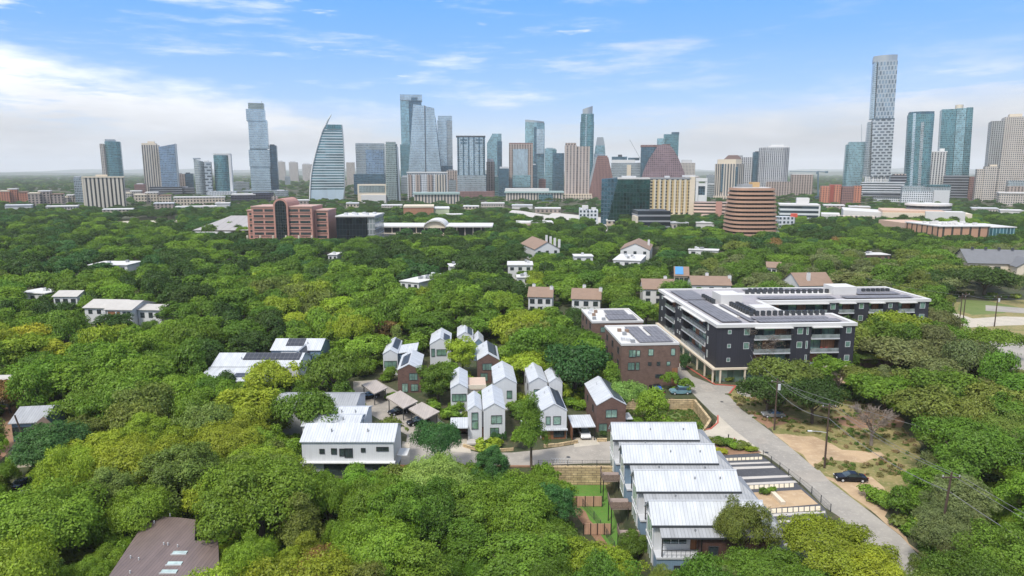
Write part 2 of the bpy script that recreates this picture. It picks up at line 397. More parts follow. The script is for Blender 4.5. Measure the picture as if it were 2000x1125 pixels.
def skyline():
    st = stack
    # --- left group
    st('glass_tower', 'teal glass tower with a pale left edge rising behind the cream slotted slab, far left', 1500, 218, [
        ('shaft', gTeal, 203, 233, 276, dict(dep=40, shape='oct', cham=.22)), ('side_wall', gBeigeG, 197, 204.5, 281, dict(dep=36, dy=6)),
        ('side_wall', gDark, 232, 237, 280, dict(dep=30, dy=8)), ('roof_plant', gSteel, 207, 226, 272, dict(vb=276, dy=6, dep=26))])
    st('apartment_slab', 'cream slab block with dark vertical slots, far left, in front of a teal tower', 930, 200, [
        ('wall', gSlot, 160.5, 240, 347, dict(dep=18)), ('parapet', CREAM, 159.5, 241, 344.5, dict(vb=347.2, dy=-.6, dep=19)),
        ('end_wall', CREAM, 159.5, 162.5, 347, dict(dy=-.4, dep=18)), ('roof_plant', CREAM, 190, 212, 341, dict(vb=344.6, dy=5, dep=8))], 'apartment block')
    st('office_block', 'grey glass block peeking out left of the cream slotted slab', 1050, 152, [('wall', gGrey, 143, 163, 346, dict(dep=25)), ('roof_plant', LGREY, 148, 158, 344, dict(vb=346, dy=4, dep=12))], 'office block')
    st('apartment_tower', 'beige tower with a stepped crown beside the slanted blue glass tower at left', 1500, 292, [
        ('shaft', gBeigeV, 276, 309, 283, dict(dep=34)), ('crown', CREAM, 277, 305, 279.5, dict(vb=283, dy=2, dep=28)), ('roof_plant', CREAM, 290, 303, 276, dict(vb=280, dy=6, dep=16)),
        ('side_bay', gBeigeG, 306, 314, 289, dict(dy=-3, dep=14))])
    st('glass_tower', 'pale blue glass tower with a slanting roof, joined to the beige tower', 1480, 326, [
        ('shaft', gBlue, 309.5, 340.5, 287, dict(vt2=281, dep=38)), ('edge_fin', gSteel, 340.5, 342.2, 280, dict(dep=36)), ('podium', gBandD, 284, 346, 365, dict(dy=-22, dep=60))])
    st('office_block', 'low brick red block left of the beige tower foot', 1420, 272, [('wall', gRedV, 262, 283, 360, dict(dep=30)), ('parapet', gRoofW, 268, 280, 358, dict(vb=360.2, dy=3, dep=20))], 'office block')
    st('office_block', 'small tan block between the blue slanted tower and the thin curved tower', 1600, 352, [('wall', gTanV, 344, 361, 340, dict(dep=30)), ('roof_plant', MGREY, 347, 356, 338, dict(vb=340, dy=4, dep=12))], 'office block')
    st('office_block', 'small dark block right of the tan one, left of the thin curved tower', 1560, 369, [('wall', gDark, 361, 376, 339, dict(dep=30)), ('roof_plant', DGREY, 364, 372, 337, dict(vb=339, dy=4, dep=12))], 'office block')
    st('glass_tower', 'thin grey glass tower with a curved top left of the white lattice tower', 1400, 388, [
        ('shaft', gGrey, 377.5, 398, 310, dict(dep=34, shape='bow', vt2=316)), ('crown', gSteel, 378, 392, 308.5, dict(vb=311, dy=4, dep=20))])
    st('apartment_tower', 'narrow white patterned tower beside the thin grey glass tower', 1390, 404, [
        ('shaft', gBrickwork, 398, 411, 316, dict(dep=30)), ('roof_plant', WHITE, 400, 408, 313.5, dict(vb=316, dy=4, dep=14))])
    st('glass_tower', 'short teal glass tower with a white right hand frame, left of the stacked tower', 1400, 433, [
        ('shaft', gTeal, 416, 446, 303, dict(dep=36, shape='bow')), ('frame', WHITE, 446, 451, 300, dict(dy=3, dep=34)), ('roof_frame', WHITE, 417, 451, 299.5, dict(vb=302, dy=3, dep=30)),
        ('podium', gWhiteGrid, 400, 455, 374, dict(dy=-16, dep=50))])
    t = st('stacked_tower', 'tall pale tower of shifted stacked boxes with a dark cap', 1560, 505, [
        ('upper_box', gPale, 480, 516, 213, dict(vb=236, dep=40)), ('second_box', gPale, 484.5, 521, 234, dict(vb=290, dep=40, dy=1)),
        ('gap_floor', gDark, 489, 522, 290, dict(vb=292.5, dep=36, dy=4)), ('third_box', gPale, 485.5, 526, 292.5, dict(vb=325, dep=40)),
        ('base_box', gPale, 489, 527, 325, dict(dep=40, dy=1.5)), ('crown', gGreyG, 485, 515, 201, dict(vb=213, dep=34, dy=3)),
        ('podium', gGrey, 470, 545, 372, dict(dy=-10, dep=60))])
    t.pole('mast', gSteel, 513, 201, 197, .7, 8)
    st('glass_tower', 'slim dark blue glass tower tucked behind the stacked tower', 1600, 533, [('shaft', gDark, 526, 539.5, 284, dict(dep=36)), ('roof_plant', DGREY, 528, 537, 282, dict(vb=284, dy=5, dep=20))])
    for u0, u1, v, txt in ((541, 556, 316, 'leftmost of three hazy blocks between the stacked tower and the sail tower'),
                      (564, 581, 317, 'middle one of three hazy blocks on the skyline left of the sail tower'),
                      (590, 609, 321, 'rightmost of three hazy blocks on the skyline, touching the sail tower')):
        st('distant_block', txt, 3200, (u0 + u1) / 2, [('wall', gBeigeG, u0, u1, v, dict(dep=50)), ('roof_plant', LGREY, u0 + 3, u1 - 4, v - 2.2, dict(vb=v, dy=8, dep=25))], 'office block', 'hazy blocks beyond downtown')
    st('office_block', 'dark purple glass office block with a pale roof behind the red arched building', 1130, 490, [
        ('wall', gPurple, 451, 500, 381, dict(dep=40)), ('wall', gPurple, 496, 535, 377, dict(dep=40, dy=6)), ('roof', gRoofW, 452, 499, 379, dict(vb=381.2, dep=38, dy=1)), ('stair_tower', gTanV, 527, 540, 384, dict(dep=16, dy=-6))], 'office block')
    st('glass_tower', 'grey block right of the purple office block', 1300, 548, [('wall', gGrey, 537, 562, 373, dict(dep=30)), ('roof_plant', LGREY, 542, 556, 371, dict(vb=373, dy=4, dep=14))], 'office block')
    # --- sail tower
    D = 1180; t = Tower('sail_tower', 'curved sail shaped tower with bright horizontal bands and a spire', 'skyscraper', D, 640)
    prof = [(606, 669.5, 396), (606.5, 672, 371), (608, 672.5, 345), (612, 672, 320), (618, 671, 295), (626, 669.5, 268), (633, 668, 250), (637, 667, 243)]
    def ring(u0, u1, v, k=0): z = max(0, ZA(v, D)); return [(XA(u0, D, z) - t.x, 0, z), (XA(u1, D, z) - t.x, 0, z), (XA(u1, D, z) - t.x, 30, z), (XA(u0, D, z) - t.x, 30, z)]
    MB().rings([ring(*p) for p in prof[1:]]).build('shaft', gBandB, t.root)
    MB().rings([ring(607.5, 672, 392), ring(606.5, 672, 371)]).build('screen', FC('pale_screen', (.5, .6, .66), (.52, .6, .64), 14, 30, .04, .04, metal=.3, rough=.4, var=.08, big=.1), t.root)
    sp = [(XA(u, D, ZA(v, D)) - t.x, 2, ZA(v, D)) for u, v in ((632, 252), (636.5, 243), (641, 233), (647, 223))]
    MB().tube(sp, [2.6, 2.2, 1.6, .7]).build('spire', gSteel, t.root)
    edge = [(XA(u0 - .6, D, max(0, ZA(v, D))) - t.x, -.6, max(0, ZA(v, D))) for u0, u1, v in prof]
    MB().tube(edge, 1.3).build('edge_fin', WHITE, t.root)
    edge = [(XA(u1 + .6, D, max(0, ZA(v, D))) - t.x, -.6, max(0, ZA(v, D))) for u0, u1, v in prof]
    MB().tube(edge, 1.0).build('edge_fin', gSteel, t.root)
    t.blk('crown', gTeal, 638, 666, 243, 252, dy=-.8, dep=30)
    for k in range(6):
        t.pole('column', WHITE, 609 + k * 12.4, 420, 391, 1.1, 1)
    st('distant_block', 'hazy beige block just right of the sail tower', 2100, 684, [('wall', gBeigeG, 676, 692, 317, dict(dep=40)), ('low_wing', gBeigeG, 679, 700, 345, dict(dep=40, dy=-10))], 'office block')
    # --- centre left
    t = st('office_tower', 'square grey framed tower with a large blue glass face, right of the sail tower', 1450, 722, [
        ('shaft', gGrey, 694, 751, 281, dict(dep=50)), ('glass_face', gBlue, 714, 748, 293, dict(vb=352, dy=-1.2, dep=4)), ('lower_glass', gDark, 690, 751, 340, dict(dy=-3, dep=30)),
        ('parapet', gSteel, 695, 750, 279.5, dict(vb=281, dy=2, dep=40))])
    st('hotel', 'beige framed low block below the blue faced square tower', 1120, 726, [('frame', CREAM, 698, 754, 360, dict(dep=24)), ('windows_wall', gGreyG, 701, 751, 362.5, dict(vb=376, dy=-.8, dep=3)), ('base', gRoofW, 703, 752, 381, dict(dy=-10, dep=14))], 'hotel')
    st('apartment_tower', 'grey green slab tower between the square blue faced tower and tallest centre tower', 1120, 768, [
        ('shaft', gGreyG, 752.5, 775, 281, dict(dep=34, shape='oct', cham=.12, u0b=754, u1b=779)), ('crown', gGreyG, 754, 773, 277, dict(vb=281.5, dy=4, dep=24)), ('edge', gSteel, 774.5, 777, 286, dict(dy=2, dep=30, u1b=783, u0b=780))])
    t = st('glass_tower', 'tallest centre tower, a flat topped grey glass slab with a dark notch', 1850, 802, [
        ('shaft', gTealL, 781.5, 798, 197, dict(dep=45)), ('shaft', gDark, 797, 823, 196, dict(dep=45, dy=1.5)), ('crown', gPale, 781, 824, 184.5, dict(vb=196, dep=46)), ('notch', gDark, 803, 815, 190, dict(vb=197, dy=-1, dep=4)),
        ('base_wing', gTeal, 780.5, 800, 282, dict(dy=-8, dep=50))])
    st('glass_tower', 'pale faceted glass tower with flaring sides in front of the tallest centre tower', 1640, 832, [
        ('shaft', gPale, 807, 829, 204, dict(dep=46, vt2=206, u0b=795, u1b=831)), ('shaft', gPale, 830, 848, 207, dict(dep=44, dy=1.5, vt2=211, u0b=832, u1b=866)),
        ('joint', DGREY, 828.7, 830.3, 206, dict(dep=30, dy=-.3, u0b=831, u1b=832.5)), ('side_face', gDark, 846.5, 851.5, 209, dict(dep=40, dy=5, vt2=233, u0b=865, u1b=868))])
    st('glass_tower', 'flat topped grey glass tower right behind the pale faceted one', 1760, 869, [
        ('shaft', gPale, 854, 872, 235, dict(dep=40)), ('shaft', gGrey, 871, 883, 235, dict(dep=40, dy=2)), ('crown', gPale, 855.5, 882.5, 226, dict(vb=235.5, dy=1.5, dep=36)), ('base', gDark, 851, 884, 324, dict(dep=46, dy=-4))])
    st('hotel', 'white and brown striped hotel slab below the pale faceted tower', 1250, 835, [
        ('wall', gWhiteGrid, 795, 873.5, 338, dict(dep=24)), ('parapet', WHITE, 794, 874.5, 335.5, dict(vb=338, dy=-1, dep=25)),
        ('brown_panel', gTanV, 811, 821, 341, dict(dy=-1.3, dep=4)), ('brown_panel', gTanV, 834, 845, 341, dict(dy=-1.3, dep=4)), ('brown_panel', gBeigeV, 850, 871, 341, dict(dy=-1.3, dep=4)), ('brown_panel', gTanV, 797, 804, 341, dict(dy=-1.3, dep=4))], 'hotel')
    st('civic_building', 'long low building with pale columns and a flat green roof below the striped hotel', 1080, 852, [
        ('wall', gBeigeV, 809, 897, 380, dict(dep=26)), ('roof', plain('green_copper', (.30, .40, .38), .6, 0, .1), 806, 898, 376, dict(vb=380, dy=-2, dep=30))], 'building')
    t = st('apartment_tower', 'dark framed tower with white vertical window strips at the centre', 1330, 920, [
        ('shaft', gPale, 892.5, 947, 267, dict(dep=42, shape='oct', cham=.07)), ('crown', DGREY, 890.5, 948, 265, dict(vb=267.3, dy=-1, dep=44)), ('lower_floors', gGrey, 893, 949, 342, dict(dy=-1.5, dep=44)), ('podium', gRedV, 888, 965, 374, dict(dy=-14, dep=60))])
    for k in range(6): t.blk('pier', gDark, 893 + k * 10.4, 895.2 + k * 10.4, 267, 342, dy=-.9, dep=3)
    for k in range(4): t.blk('lintel', gDark, 899 + (k % 2) * 30, 912 + (k % 2) * 30, 272 + 6 * (k // 2), 274 + 6 * (k // 2), dy=-1.1, dep=3)
    st('glass_tower', 'teal glass tower with a slanted shoulder right of the dark framed tower', 1700, 966, [
        ('shaft', gTealL, 961, 979.5, 261, dict(dep=40)), ('shoulder', gTealL, 951, 961.5, 280, dict(vt2=262, dep=38, dy=1)), ('dark_side', gDark, 971, 980.5, 276, dict(dy=-1, dep=30))])
    st('apartment_tower', 'short brown tower with a white rounded top in front of the slant shouldered teal tower', 1380, 957, [('shaft', gTanV, 950, 966, 316, dict(dep=26)), ('roof', gRoofW, 951, 964, 310, dict(vb=316, dep=22, dy=2, shape='round'))])
    st('office_block', 'small dark glass block left of the brown framed glass building at the centre', 1340, 983, [('wall', gDark, 974, 994, 329, dict(dep=30)), ('roof', LGREY, 976, 993, 325.5, dict(vb=329, dy=2, dep=24))], 'office block')
    st('office_tower', 'brown framed square tower with a pale glass face left of the curved crown tower', 1380, 1017, [
        ('shaft', gTanV, 994, 1041, 281, dict(dep=44)), ('glass_face', gPale, 1002, 1031, 291, dict(vb=342, dy=-1.3, dep=4)), ('lower_glass', gTealL, 1001, 1036, 342, dict(vb=366, dy=-1.4, dep=4)), ('parapet', gRedV, 994, 1041, 279, dict(vb=281, dy=.5, dep=43))])
    st('glass_tower', 'tall teal tower with a curved sail crown behind the brown framed tower', 1720, 1045, [
        ('shaft', gTealL, 1025.5, 1064, 238, dict(dep=40, shape='bow', vt2=240)), ('crown', gSteel, 1025.5, 1063, 233, dict(vb=239, vt2=237, dep=34, dy=2, shape='bow')),
        ('front_slab', gPale, 1047.5, 1062.5, 252, dict(vb=300, dy=-2, dep=20)), ('dark_strip', gDark, 1043, 1048, 248, dict(dy=-2.5, dep=20))])
    st('glass_tower', 'pale blue stepped block between the curved crown tower and the pinkish tower', 1560, 1074, [('shaft', gTealL, 1064, 1085, 290, dict(dep=34)), ('roof_plant', gSteel, 1067, 1080, 288.5, dict(vb=290.2, dy=4, dep=16))])
    st('glass_tower', 'dark teal block immediately left of the pinkish tower', 1440, 1091, [('shaft', gDark, 1080, 1102, 299, dict(dep=34)), ('roof_step', gTeal, 1079, 1087, 292, dict(dep=26, dy=5))])
    st('civic_building', 'long low yellow walled building with a white roof at the centre towers\' foot', 1180, 1045, [
        ('wall', gBeigeV, 988, 1100, 377, dict(dep=40)), ('roof', gRoofW, 986, 1072, 368.5, dict(vb=374, dy=4, dep=30)), ('glass_wing', gTeal, 1052, 1080, 380, dict(dy=-4, dep=20)), ('roof', plain('green_copper', (.30, .40, .38)), 985, 1102, 374, dict(vb=377, dy=-2, dep=44))], 'building')
    st('hotel_tower', 'pinkish tan tower with vertical stripes and a stepped roof', 1250, 1128, [
        ('shaft', gPinkV, 1103, 1127, 284, dict(dep=40)), ('shaft', gPinkV, 1126, 1152, 286, dict(dep=40, dy=3)), ('crown', gTanV, 1104, 1125, 279, dict(vb=284, dy=3, dep=30)), ('podium', gLow, 1103, 1158, 379, dict(dy=-24, dep=60)), ('low_wing', gLow, 1120, 1160, 384, dict(dy=-34, dep=20))])
    t = st('skyscraper', 'slender dark teal tower with a stepped rounded white crown', 1560, 1147, [
        ('shaft', gTeal, 1133.5, 1160.5, 238, dict(dep=36, shape='oct', cham=.2)), ('upper_shaft', gTeal, 1135, 1160, 222, dict(vb=239, dep=33, dy=1.5, shape='oct', cham=.2)),
        ('crown', gSteel, 1138, 1157.5, 213, dict(vb=223, dy=3, dep=26, shape='bow', vt2=206.5))])
    t.blk('edge_strip', gPale, 1144, 1146, 224, None, dy=-.8, dep=3)
    t = st('glass_tower', 'pointed pale glass crowned tower peeking out right of the slender teal tower', 1640, 1171, [
        ('shaft', gPale, 1160, 1182.5, 300, dict(dep=30)), ('upper_crown', gSteel, 1166, 1178, 268, dict(vb=284, dep=18, dy=6, u0b=1163, u1b=1181)), ('crown', gTealL, 1163, 1181, 284, dict(vb=300, dep=26, dy=2, u0b=1161, u1b=1182))])
    st('office_tower', 'reddish brown tower with sloping sides left of the dark green glass block', 1250, 1176, [
        ('shaft', gRedV, 1166, 1188, 307, dict(dep=40, u0b=1147, u1b=1206)), ('crown', gRedV, 1167, 1186, 304, dict(vb=307.3, dep=36, dy=2)), ('edge', gSteel, 1162.5, 1166, 307, dict(dep=36, dy=1, u0b=1142, u1b=1147.4))])
    st('office_block', 'wide grey office block with a white parapet behind the reddish tower', 1480, 1222, [
        ('wall', gGrey, 1194, 1252, 318, dict(dep=40)), ('parapet', WHITE, 1195, 1240, 312, dict(vb=318.3, dy=1, dep=34)), ('upper_floor', gDark, 1194, 1224, 306, dict(vb=313, dy=8, dep=20)), ('roof_plant', DGREY, 1206, 1214, 302, dict(vb=306.4, dy=10, dep=12)), ('upper_floor', gDark, 1226, 1248, 308, dict(vb=313, dy=8, dep=20)), ('stair_tower', CREAM, 1225, 1233, 322, dict(dy=-2, dep=6))], 'office block')
    t = st('luffing_crane', 'thin grey tower crane with a raised jib left of the stepped brown pyramid', 1500, 1252, [('base', MGREY, 1250, 1254, 340, dict(dep=4))], 'crane')
    t.pole('mast', MGREY, 1252, 345, 312, .7); t.pole('jib', MGREY, 1252, 312, 273, .45, 0, 1230); t.pole('counter_jib', MGREY, 1252, 312, 309, .7, 0, 1257)
    st('office_tower', 'dark box shaped tower attached to the left of the stepped brown pyramid', 1360, 1268, [('shaft', gDark, 1251, 1292, 284, dict(dep=30, dy=8)), ('frame', gRedV, 1250.5, 1292, 283, dict(vb=287, dy=7, dep=32))])
    t = Tower('stepped_pyramid', 'stepped brown pyramid shaped tower at the centre right', 'skyscraper', 1290, 1296)
    pr = [(1253, 1339, 380), (1254, 1338, 345), (1257, 1336, 335), (1262, 1331, 322), (1268, 1326, 310), (1275, 1321, 300), (1281, 1316, 291), (1286, 1309, 283)]
    rg = []
    for k, (a, b, v) in enumerate(pr):
        z = max(0, ZA(v, 1290)); ins = (k * 2.4)
        rg.append([(XA(a, 1290, z) - t.x, ins, z), (XA(b, 1290, z) - t.x, ins, z), (XA(b, 1290, z) - t.x, 60 - ins, z), (XA(a, 1290, z) - t.x, 60 - ins, z)])
    MB().rings(rg).build('shaft', gPyr, t.root); t.blk('roof_plant', gRedV, 1289, 1306, 281.5, 283.5, dy=20, dep=20)
    st('glass_tower', 'blue green tower with stepped top behind the stepped brown pyramid', 1620, 1306, [('shaft', gTeal, 1302, 1326, 263, dict(dep=34)), ('crown', gDark, 1312, 1326.5, 258, dict(vb=263.4, dep=30, dy=1)), ('shaft', gTeal, 1296, 1313, 262, dict(dep=30, dy=6)), ('shoulder', gTealL, 1283.5, 1298, 270, dict(dep=30, dy=2))])
    st('office_block', 'pale grey square block right of the stepped brown pyramid', 1620, 1342, [('wall', gBeigeG, 1326, 1358, 318, dict(dep=36)), ('roof_plant', LGREY, 1331, 1351, 312, dict(vb=318, dy=5, dep=22))], 'office block')
    # --- dark green glass block and cream apartments
    t = Tower('glass_block', 'dark green faceted glass block in front of the stepped pyramid', 'office block', 640, 1222)
    t.blk('wall', gDGreen, 1207, 1248, 350, None, dep=30, u0b=1184, u1b=1250); t.blk('wall', gDGreen, 1248.5, 1270, 350, None, dy=1.5, dep=26)
    t.blk('side_facet', gDark, 1171, 1204, 350, None, dy=14, dep=24, vt2=347, u0b=1169)
    t.blk('roof', gRoof, 1206, 1269, 347, 350.2, dy=2, dep=26); t.blk('roof_plant', LGREY, 1212, 1240, 343.5, 347.3, dy=8, dep=12); t.blk('base_ring', CREAM, 1198, 1250, 443, None, dy=-8, dep=14, shape='round')
    t = Tower('apartment_tower', 'cream apartment slab with dark windows and a tall blank right wall', 'apartment block', 700, 1313)
    t.blk('wall', FC('cream_apartments', (.04, .05, .055), (.62, .53, .36), 5.3, 3.1, .5, .25, metal=.2), 1271, 1349, 350, None, dep=20)
    t.blk('roof', MGREY, 1270, 1350, 347, 350.3, dy=-.5, dep=22); t.blk('end_wall', CREAM, 1348.5, 1358, 345.5, None, dy=-.5, dep=22); t.blk('roof_plant', LGREY, 1296, 1306, 343.5, 347.2, dy=6, dep=8); t.blk('roof_plant', LGREY, 1330, 1356, 342, 346, dy=8, dep=8)
    for k in range(8): t.blk('yellow_column', plain('ochre_panel', (.5, .36, .16), .8, 0, .1), 1275.2 + k * 9.6, 1277.4 + k * 9.6, 353, 415, dy=-.7, dep=1.2)
    for k in range(7): t.blk('white_pier', WHITE, 1280.6 + k * 9.6, 1281.8 + k * 9.6, 351, 418, dy=-1.0, dep=1.4)
    t.blk('low_base', CREAM, 1312, 1345, 421, None, dy=-12, dep=12)
    st('office_block', 'low charcoal louvred block with a cream left wall in front of the cream apartments', 560, 1277, [('wall', gBandD, 1246, 1310, 412, dict(dep=28)), ('end_wall', CREAM, 1242, 1246.5, 423, dict(dy=-2, dep=18)), ('roof_plant', DGREY, 1268, 1302, 410, dict(vb=412.3, dy=6, dep=14))], 'office block')
    st('office_block', 'small white block with square windows left of the dark green glass block', 600, 1150, [('wall', gWhiteGrid, 1131, 1149, 407, dict(dep=20, vt2=411)), ('wall', gWhiteGrid, 1149, 1168, 411, dict(dy=1, dep=20)), ('roof_plant', gRoofW, 1136, 1148, 402, dict(vb=408, dy=5, dep=9)), ('roof_plant', gRoofW, 1154, 1163, 406, dict(vb=411.2, dy=6, dep=8))], 'office block')
    t = st('arched_building', 'white building with an arched opening right of the cream apartments', 1000, 1371, [('frame', WHITE, 1360, 1364.5, 352, dict(dep=14)), ('frame', WHITE, 1378, 1382, 352, dict(dep=14)), ('top_bar', WHITE, 1360, 1382, 348, dict(vb=354.2, dy=-.4, dep=15)), ('glass_wall', gDark, 1364, 1378.5, 363, dict(dy=2, dep=10)), ('lintel', WHITE, 1364, 1378.4, 358, dict(vb=363.5, dy=.3, dep=9)), ('base', WHITE, 1364, 1378.5, 381, dict(dy=-.6, dep=4))], 'building')
    st('office_block', 'low grey shoulder behind the white arched building', 1300, 1390, [('wall', gGrey, 1378, 1400, 360, dict(dep=30)), ('roof_plant', LGREY, 1383, 1394, 358.5, dict(vb=360.2, dy=4, dep=12))], 'office block')
    t = Tower('hotel_tower', 'tan tower with chamfered corners and a low brown pyramid roof', 'hotel', 1240, 1426)
    t.blk('shaft', gBeigeV, 1398, 1454, 320, None, dep=50, shape='oct', cham=.24, u0b=1396, u1b=1452)
    t.blk('upper_shaft', CREAM, 1402, 1449, 311, 320.2, dep=44, dy=3, shape='oct', cham=.26); t.blk('roof', plain('brown_tiles', (.16, .11, .10)), 1418, 1436, 303, 311, dy=18, dep=16, u0b=1409, u1b=1444)
    t.blk('dark_slot', gDark, 1410, 1414, 320, 375, dy=-.8, dep=6); t.blk('dark_slot', gDark, 1437, 1441, 326, 380, dy=-.8, dep=6); t.blk('podium', gLow, 1398, 1432, 383, None, dy=-16, dep=20)
    st('office_tower', 'grey tower with vertical ribs peeking out right behind the tan pyramid roofed hotel', 1450, 1455, [('shaft', FC('grey_ribs', (.08, .10, .12), (.45, .45, .46), 4.2, 3.6, .5, .2, metal=.4), 1444, 1470, 307, dict(dep=36)), ('roof_plant', MGREY, 1441, 1450, 303.5, dict(dy=4, dep=16))])
    st('glass_tower', 'slim dark blue tower left of the round topped grey tower', 1450, 1478, [('shaft', gDark, 1471.5, 1487, 297, dict(dep=30)), ('roof_plant', DGREY, 1474, 1484, 295.5, dict(vb=297.1, dy=4, dep=16))])
    st('apartment_tower', 'broad grey tower with vertical ribs and a stepped white roof', 1400, 1513, [
        ('shaft', FC('rib_tower', (.14, .17, .20), (.46, .46, .47), 4.0, 3.4, .42, .15, metal=.5), 1484, 1542.5, 288, dict(dep=42, shape='oct', cham=.18)), ('crown', WHITE, 1498, 1538, 285, dict(vb=288.4, dy=6, dep=26)), ('roof_plant', WHITE, 1503, 1528, 282.5, dict(vb=285.3, dy=9, dep=18)), ('podium', gTanV, 1500, 1548, 355, dict(dy=-10, dep=40))])
    st('apartment_block', 'tan mid height block beside the tower crane', 1420, 1567, [('wall', gTanV, 1546, 1588.5, 341, dict(dep=34)), ('roof', LGREY, 1546, 1588, 339.5, dict(vb=341.2, dy=1, dep=30))], 'apartment block')
    t = st('tower_crane', 'blue tower crane with a long horizontal jib', 1180, 1597, [('base', gDark, 1592, 1601, 383, dict(dep=8))], 'crane')
    cm = plain('crane_paint', (.10, .16, .19), .5); t.pole('mast', cm, 1597, 390, 334, 1.4, 2); t.pole('jib', cm, 1600, 335.5, 334.5, .8, 2, 1541); t.pole('counter_jib', cm, 1597, 335, 336, 1.1, 2, 1615); t.blk('counterweight', cm, 1611, 1617, 334, 338, dy=1, dep=2); t.blk('cab', cm, 1594.5, 1599, 334.5, 340, dy=.5, dep=3)
    t = st('apartment_block', 'row of orange red apartment blocks left of the banded podium', 1050, 1644, [('wall', gOrange, 1604, 1622, 364, dict(dep=30)), ('wall', plain('brick_red', (.30, .07, .05)), 1620, 1642, 361, dict(dep=24, dy=4)), ('wall', gOrange, 1632, 1645, 362, dict(dep=20, dy=-3)),
        ('wall', gRedV, 1644, 1672, 364, dict(dep=26, dy=2)), ('wall', gOrange, 1670, 1684, 363, dict(dep=22, dy=-2))], 'apartment block')
    t = st('glass_tower', 'teal glass tower with a thin antenna left of the tallest white tower', 1500, 1670, [('shaft', gTealL, 1659, 1690, 277, dict(dep=40)), ('side_shaft', gTeal, 1652.5, 1660, 282, dict(dep=36, dy=3))])
    t.pole('antenna', gSteel, 1676, 277, 243, .5, 18)
    # --- tallest white patterned tower
    t = Tower('white_patterned_tower', 'tallest tower of all, white with a staggered window pattern and a wider lower half', 'skyscraper', 1440, 1722)
    t.blk('lower_shaft', gBrickwork, 1705, 1747, 233, 345, dep=46, u0b=1701, u1b=1739); t.blk('side_face', gGrey, 1696, 1706, 237, 345, dy=2, dep=40, shape='bow', u0b=1686, u1b=1702)
    t.blk('gap_floor', gDark, 1705, 1746, 231, 233.4, dy=3, dep=40)
    t.blk('upper_shaft', gWhiteStag, 1716, 1753.5, 118, 231, dep=42, u0b=1710, u1b=1745.5); t.blk('upper_side', gPale, 1707, 1717, 119, 231, dy=1.5, dep=38, shape='bow', u0b=1699.5, u1b=1711)
    t.blk('crown', gSteel, 1707.5, 1754, 106.5, 118.2, dy=1, dep=38, shape='bow', vt2=105.5); t.blk('base_columns', gWhiteGrid, 1690, 1739, 345, None, dy=3, dep=40)
    for k in range(7): t.blk('column', WHITE, 1690 + k * 7.6, 1691.6 + k * 7.6, 345, 356, dy=1, dep=2)
    t = st('office_podium', 'banded podium building at the foot of the tallest white tower', 1150, 1725, [('wall', gBand, 1684, 1766, 356, dict(dep=36, vb=383)), ('upper_block', gBandD, 1738, 1768, 342, dict(vb=357, dep=30, dy=4)), ('roof', gTanV, 1742, 1766, 339.5, dict(vb=342.2, dep=20, dy=6)), ('base', gWhiteGrid, 1706, 1762, 383, dict(dep=30, dy=1)), ('lower_band', gBandD, 1686, 1764, 377, dict(vb=383.4, dy=-1.5, dep=34))], 'office block')
    st('glass_tower', 'dark teal tower with a pale vertical strip, right of the tallest white tower', 1180, 1796, [
        ('shaft', gTeal, 1776, 1826, 222, dict(dep=40, shape='oct', cham=.14, u0b=1766, u1b=1812)), ('crown', gDark, 1777, 1825, 217, dict(vb=223, dy=2, dep=34, shape='bow')), ('pale_strip', gPale, 1785, 1790.5, 220, dict(dy=-1, dep=4, u0b=1776, u1b=1781)), ('pale_strip', gGrey, 1800, 1806, 238, dict(dy=-1, dep=4, u0b=1791, u1b=1797))])
    st('office_podium', 'low glass podium with white columns below the flat topped dark teal tower', 1050, 1810, [('wall', gGrey, 1764, 1856, 364, dict(dep=40)), ('roof', gTeal, 1808, 1856, 361, dict(vb=364.3, dy=-1, dep=38)), ('colonnade', gWhiteGrid, 1765, 1825, 374, dict(dy=-4, dep=6)), ('side_wall', LGREY, 1826, 1856, 372, dict(dy=-3, dep=6))], 'office block')
    st('apartment_tower', 'slim white ribbed tower between the two dark teal towers at right', 1250, 1836, [('shaft', FC('slim_ribs', (.09, .11, .13), (.55, .54, .52), 5.0, 3.4, .5, .15, metal=.4), 1820, 1850, 297, dict(dep=30, u0b=1814, u1b=1843)), ('parapet', WHITE, 1820, 1851, 295, dict(vb=297.3, dy=-.5, dep=31)), ('roof_plant', WHITE, 1833, 1842, 290, dict(vb=295.2, dy=6, dep=10))])
    st('glass_tower', 'big dark teal glass tower with a slanted right top near the right edge', 1320, 1866, [
        ('shaft', gTeal, 1841, 1869, 212, dict(dep=44, u0b=1830, u1b=1856)), ('shaft', gTealL, 1869, 1887, 211, dict(dep=44, dy=1.5, u0b=1856.5, u1b=1874)), ('side_face', gTeal, 1886, 1898, 210, dict(dep=40, dy=5, u0b=1873, u1b=1886)), ('roof_plant', CREAM, 1861, 1877, 204, dict(vb=212, dy=12, dep=18, shape='round'))])
    st('office_block', 'dark low block right of the slim white ribbed tower', 1220, 1875, [('wall', gBandD, 1845, 1893, 343, dict(dep=36)), ('wall', gRedV, 1892, 1907, 345, dict(dep=30, dy=3))], 'office block')
    t = st('apartment_block', 'beige stepped apartment block in front of the twin ribbed tower at the right edge', 1150, 1938, [('wall', gBeigeG, 1908, 1925, 330, dict(dep=30, dy=3)), ('wall', gBeigeG, 1925, 1950, 325, dict(dep=30)), ('wall', gBeigeG, 1947, 1970, 329, dict(dep=30, dy=5)), ('roof_plant', CREAM, 1931, 1944, 321.5, dict(vb=325.2, dy=6, dep=14))], 'apartment block')
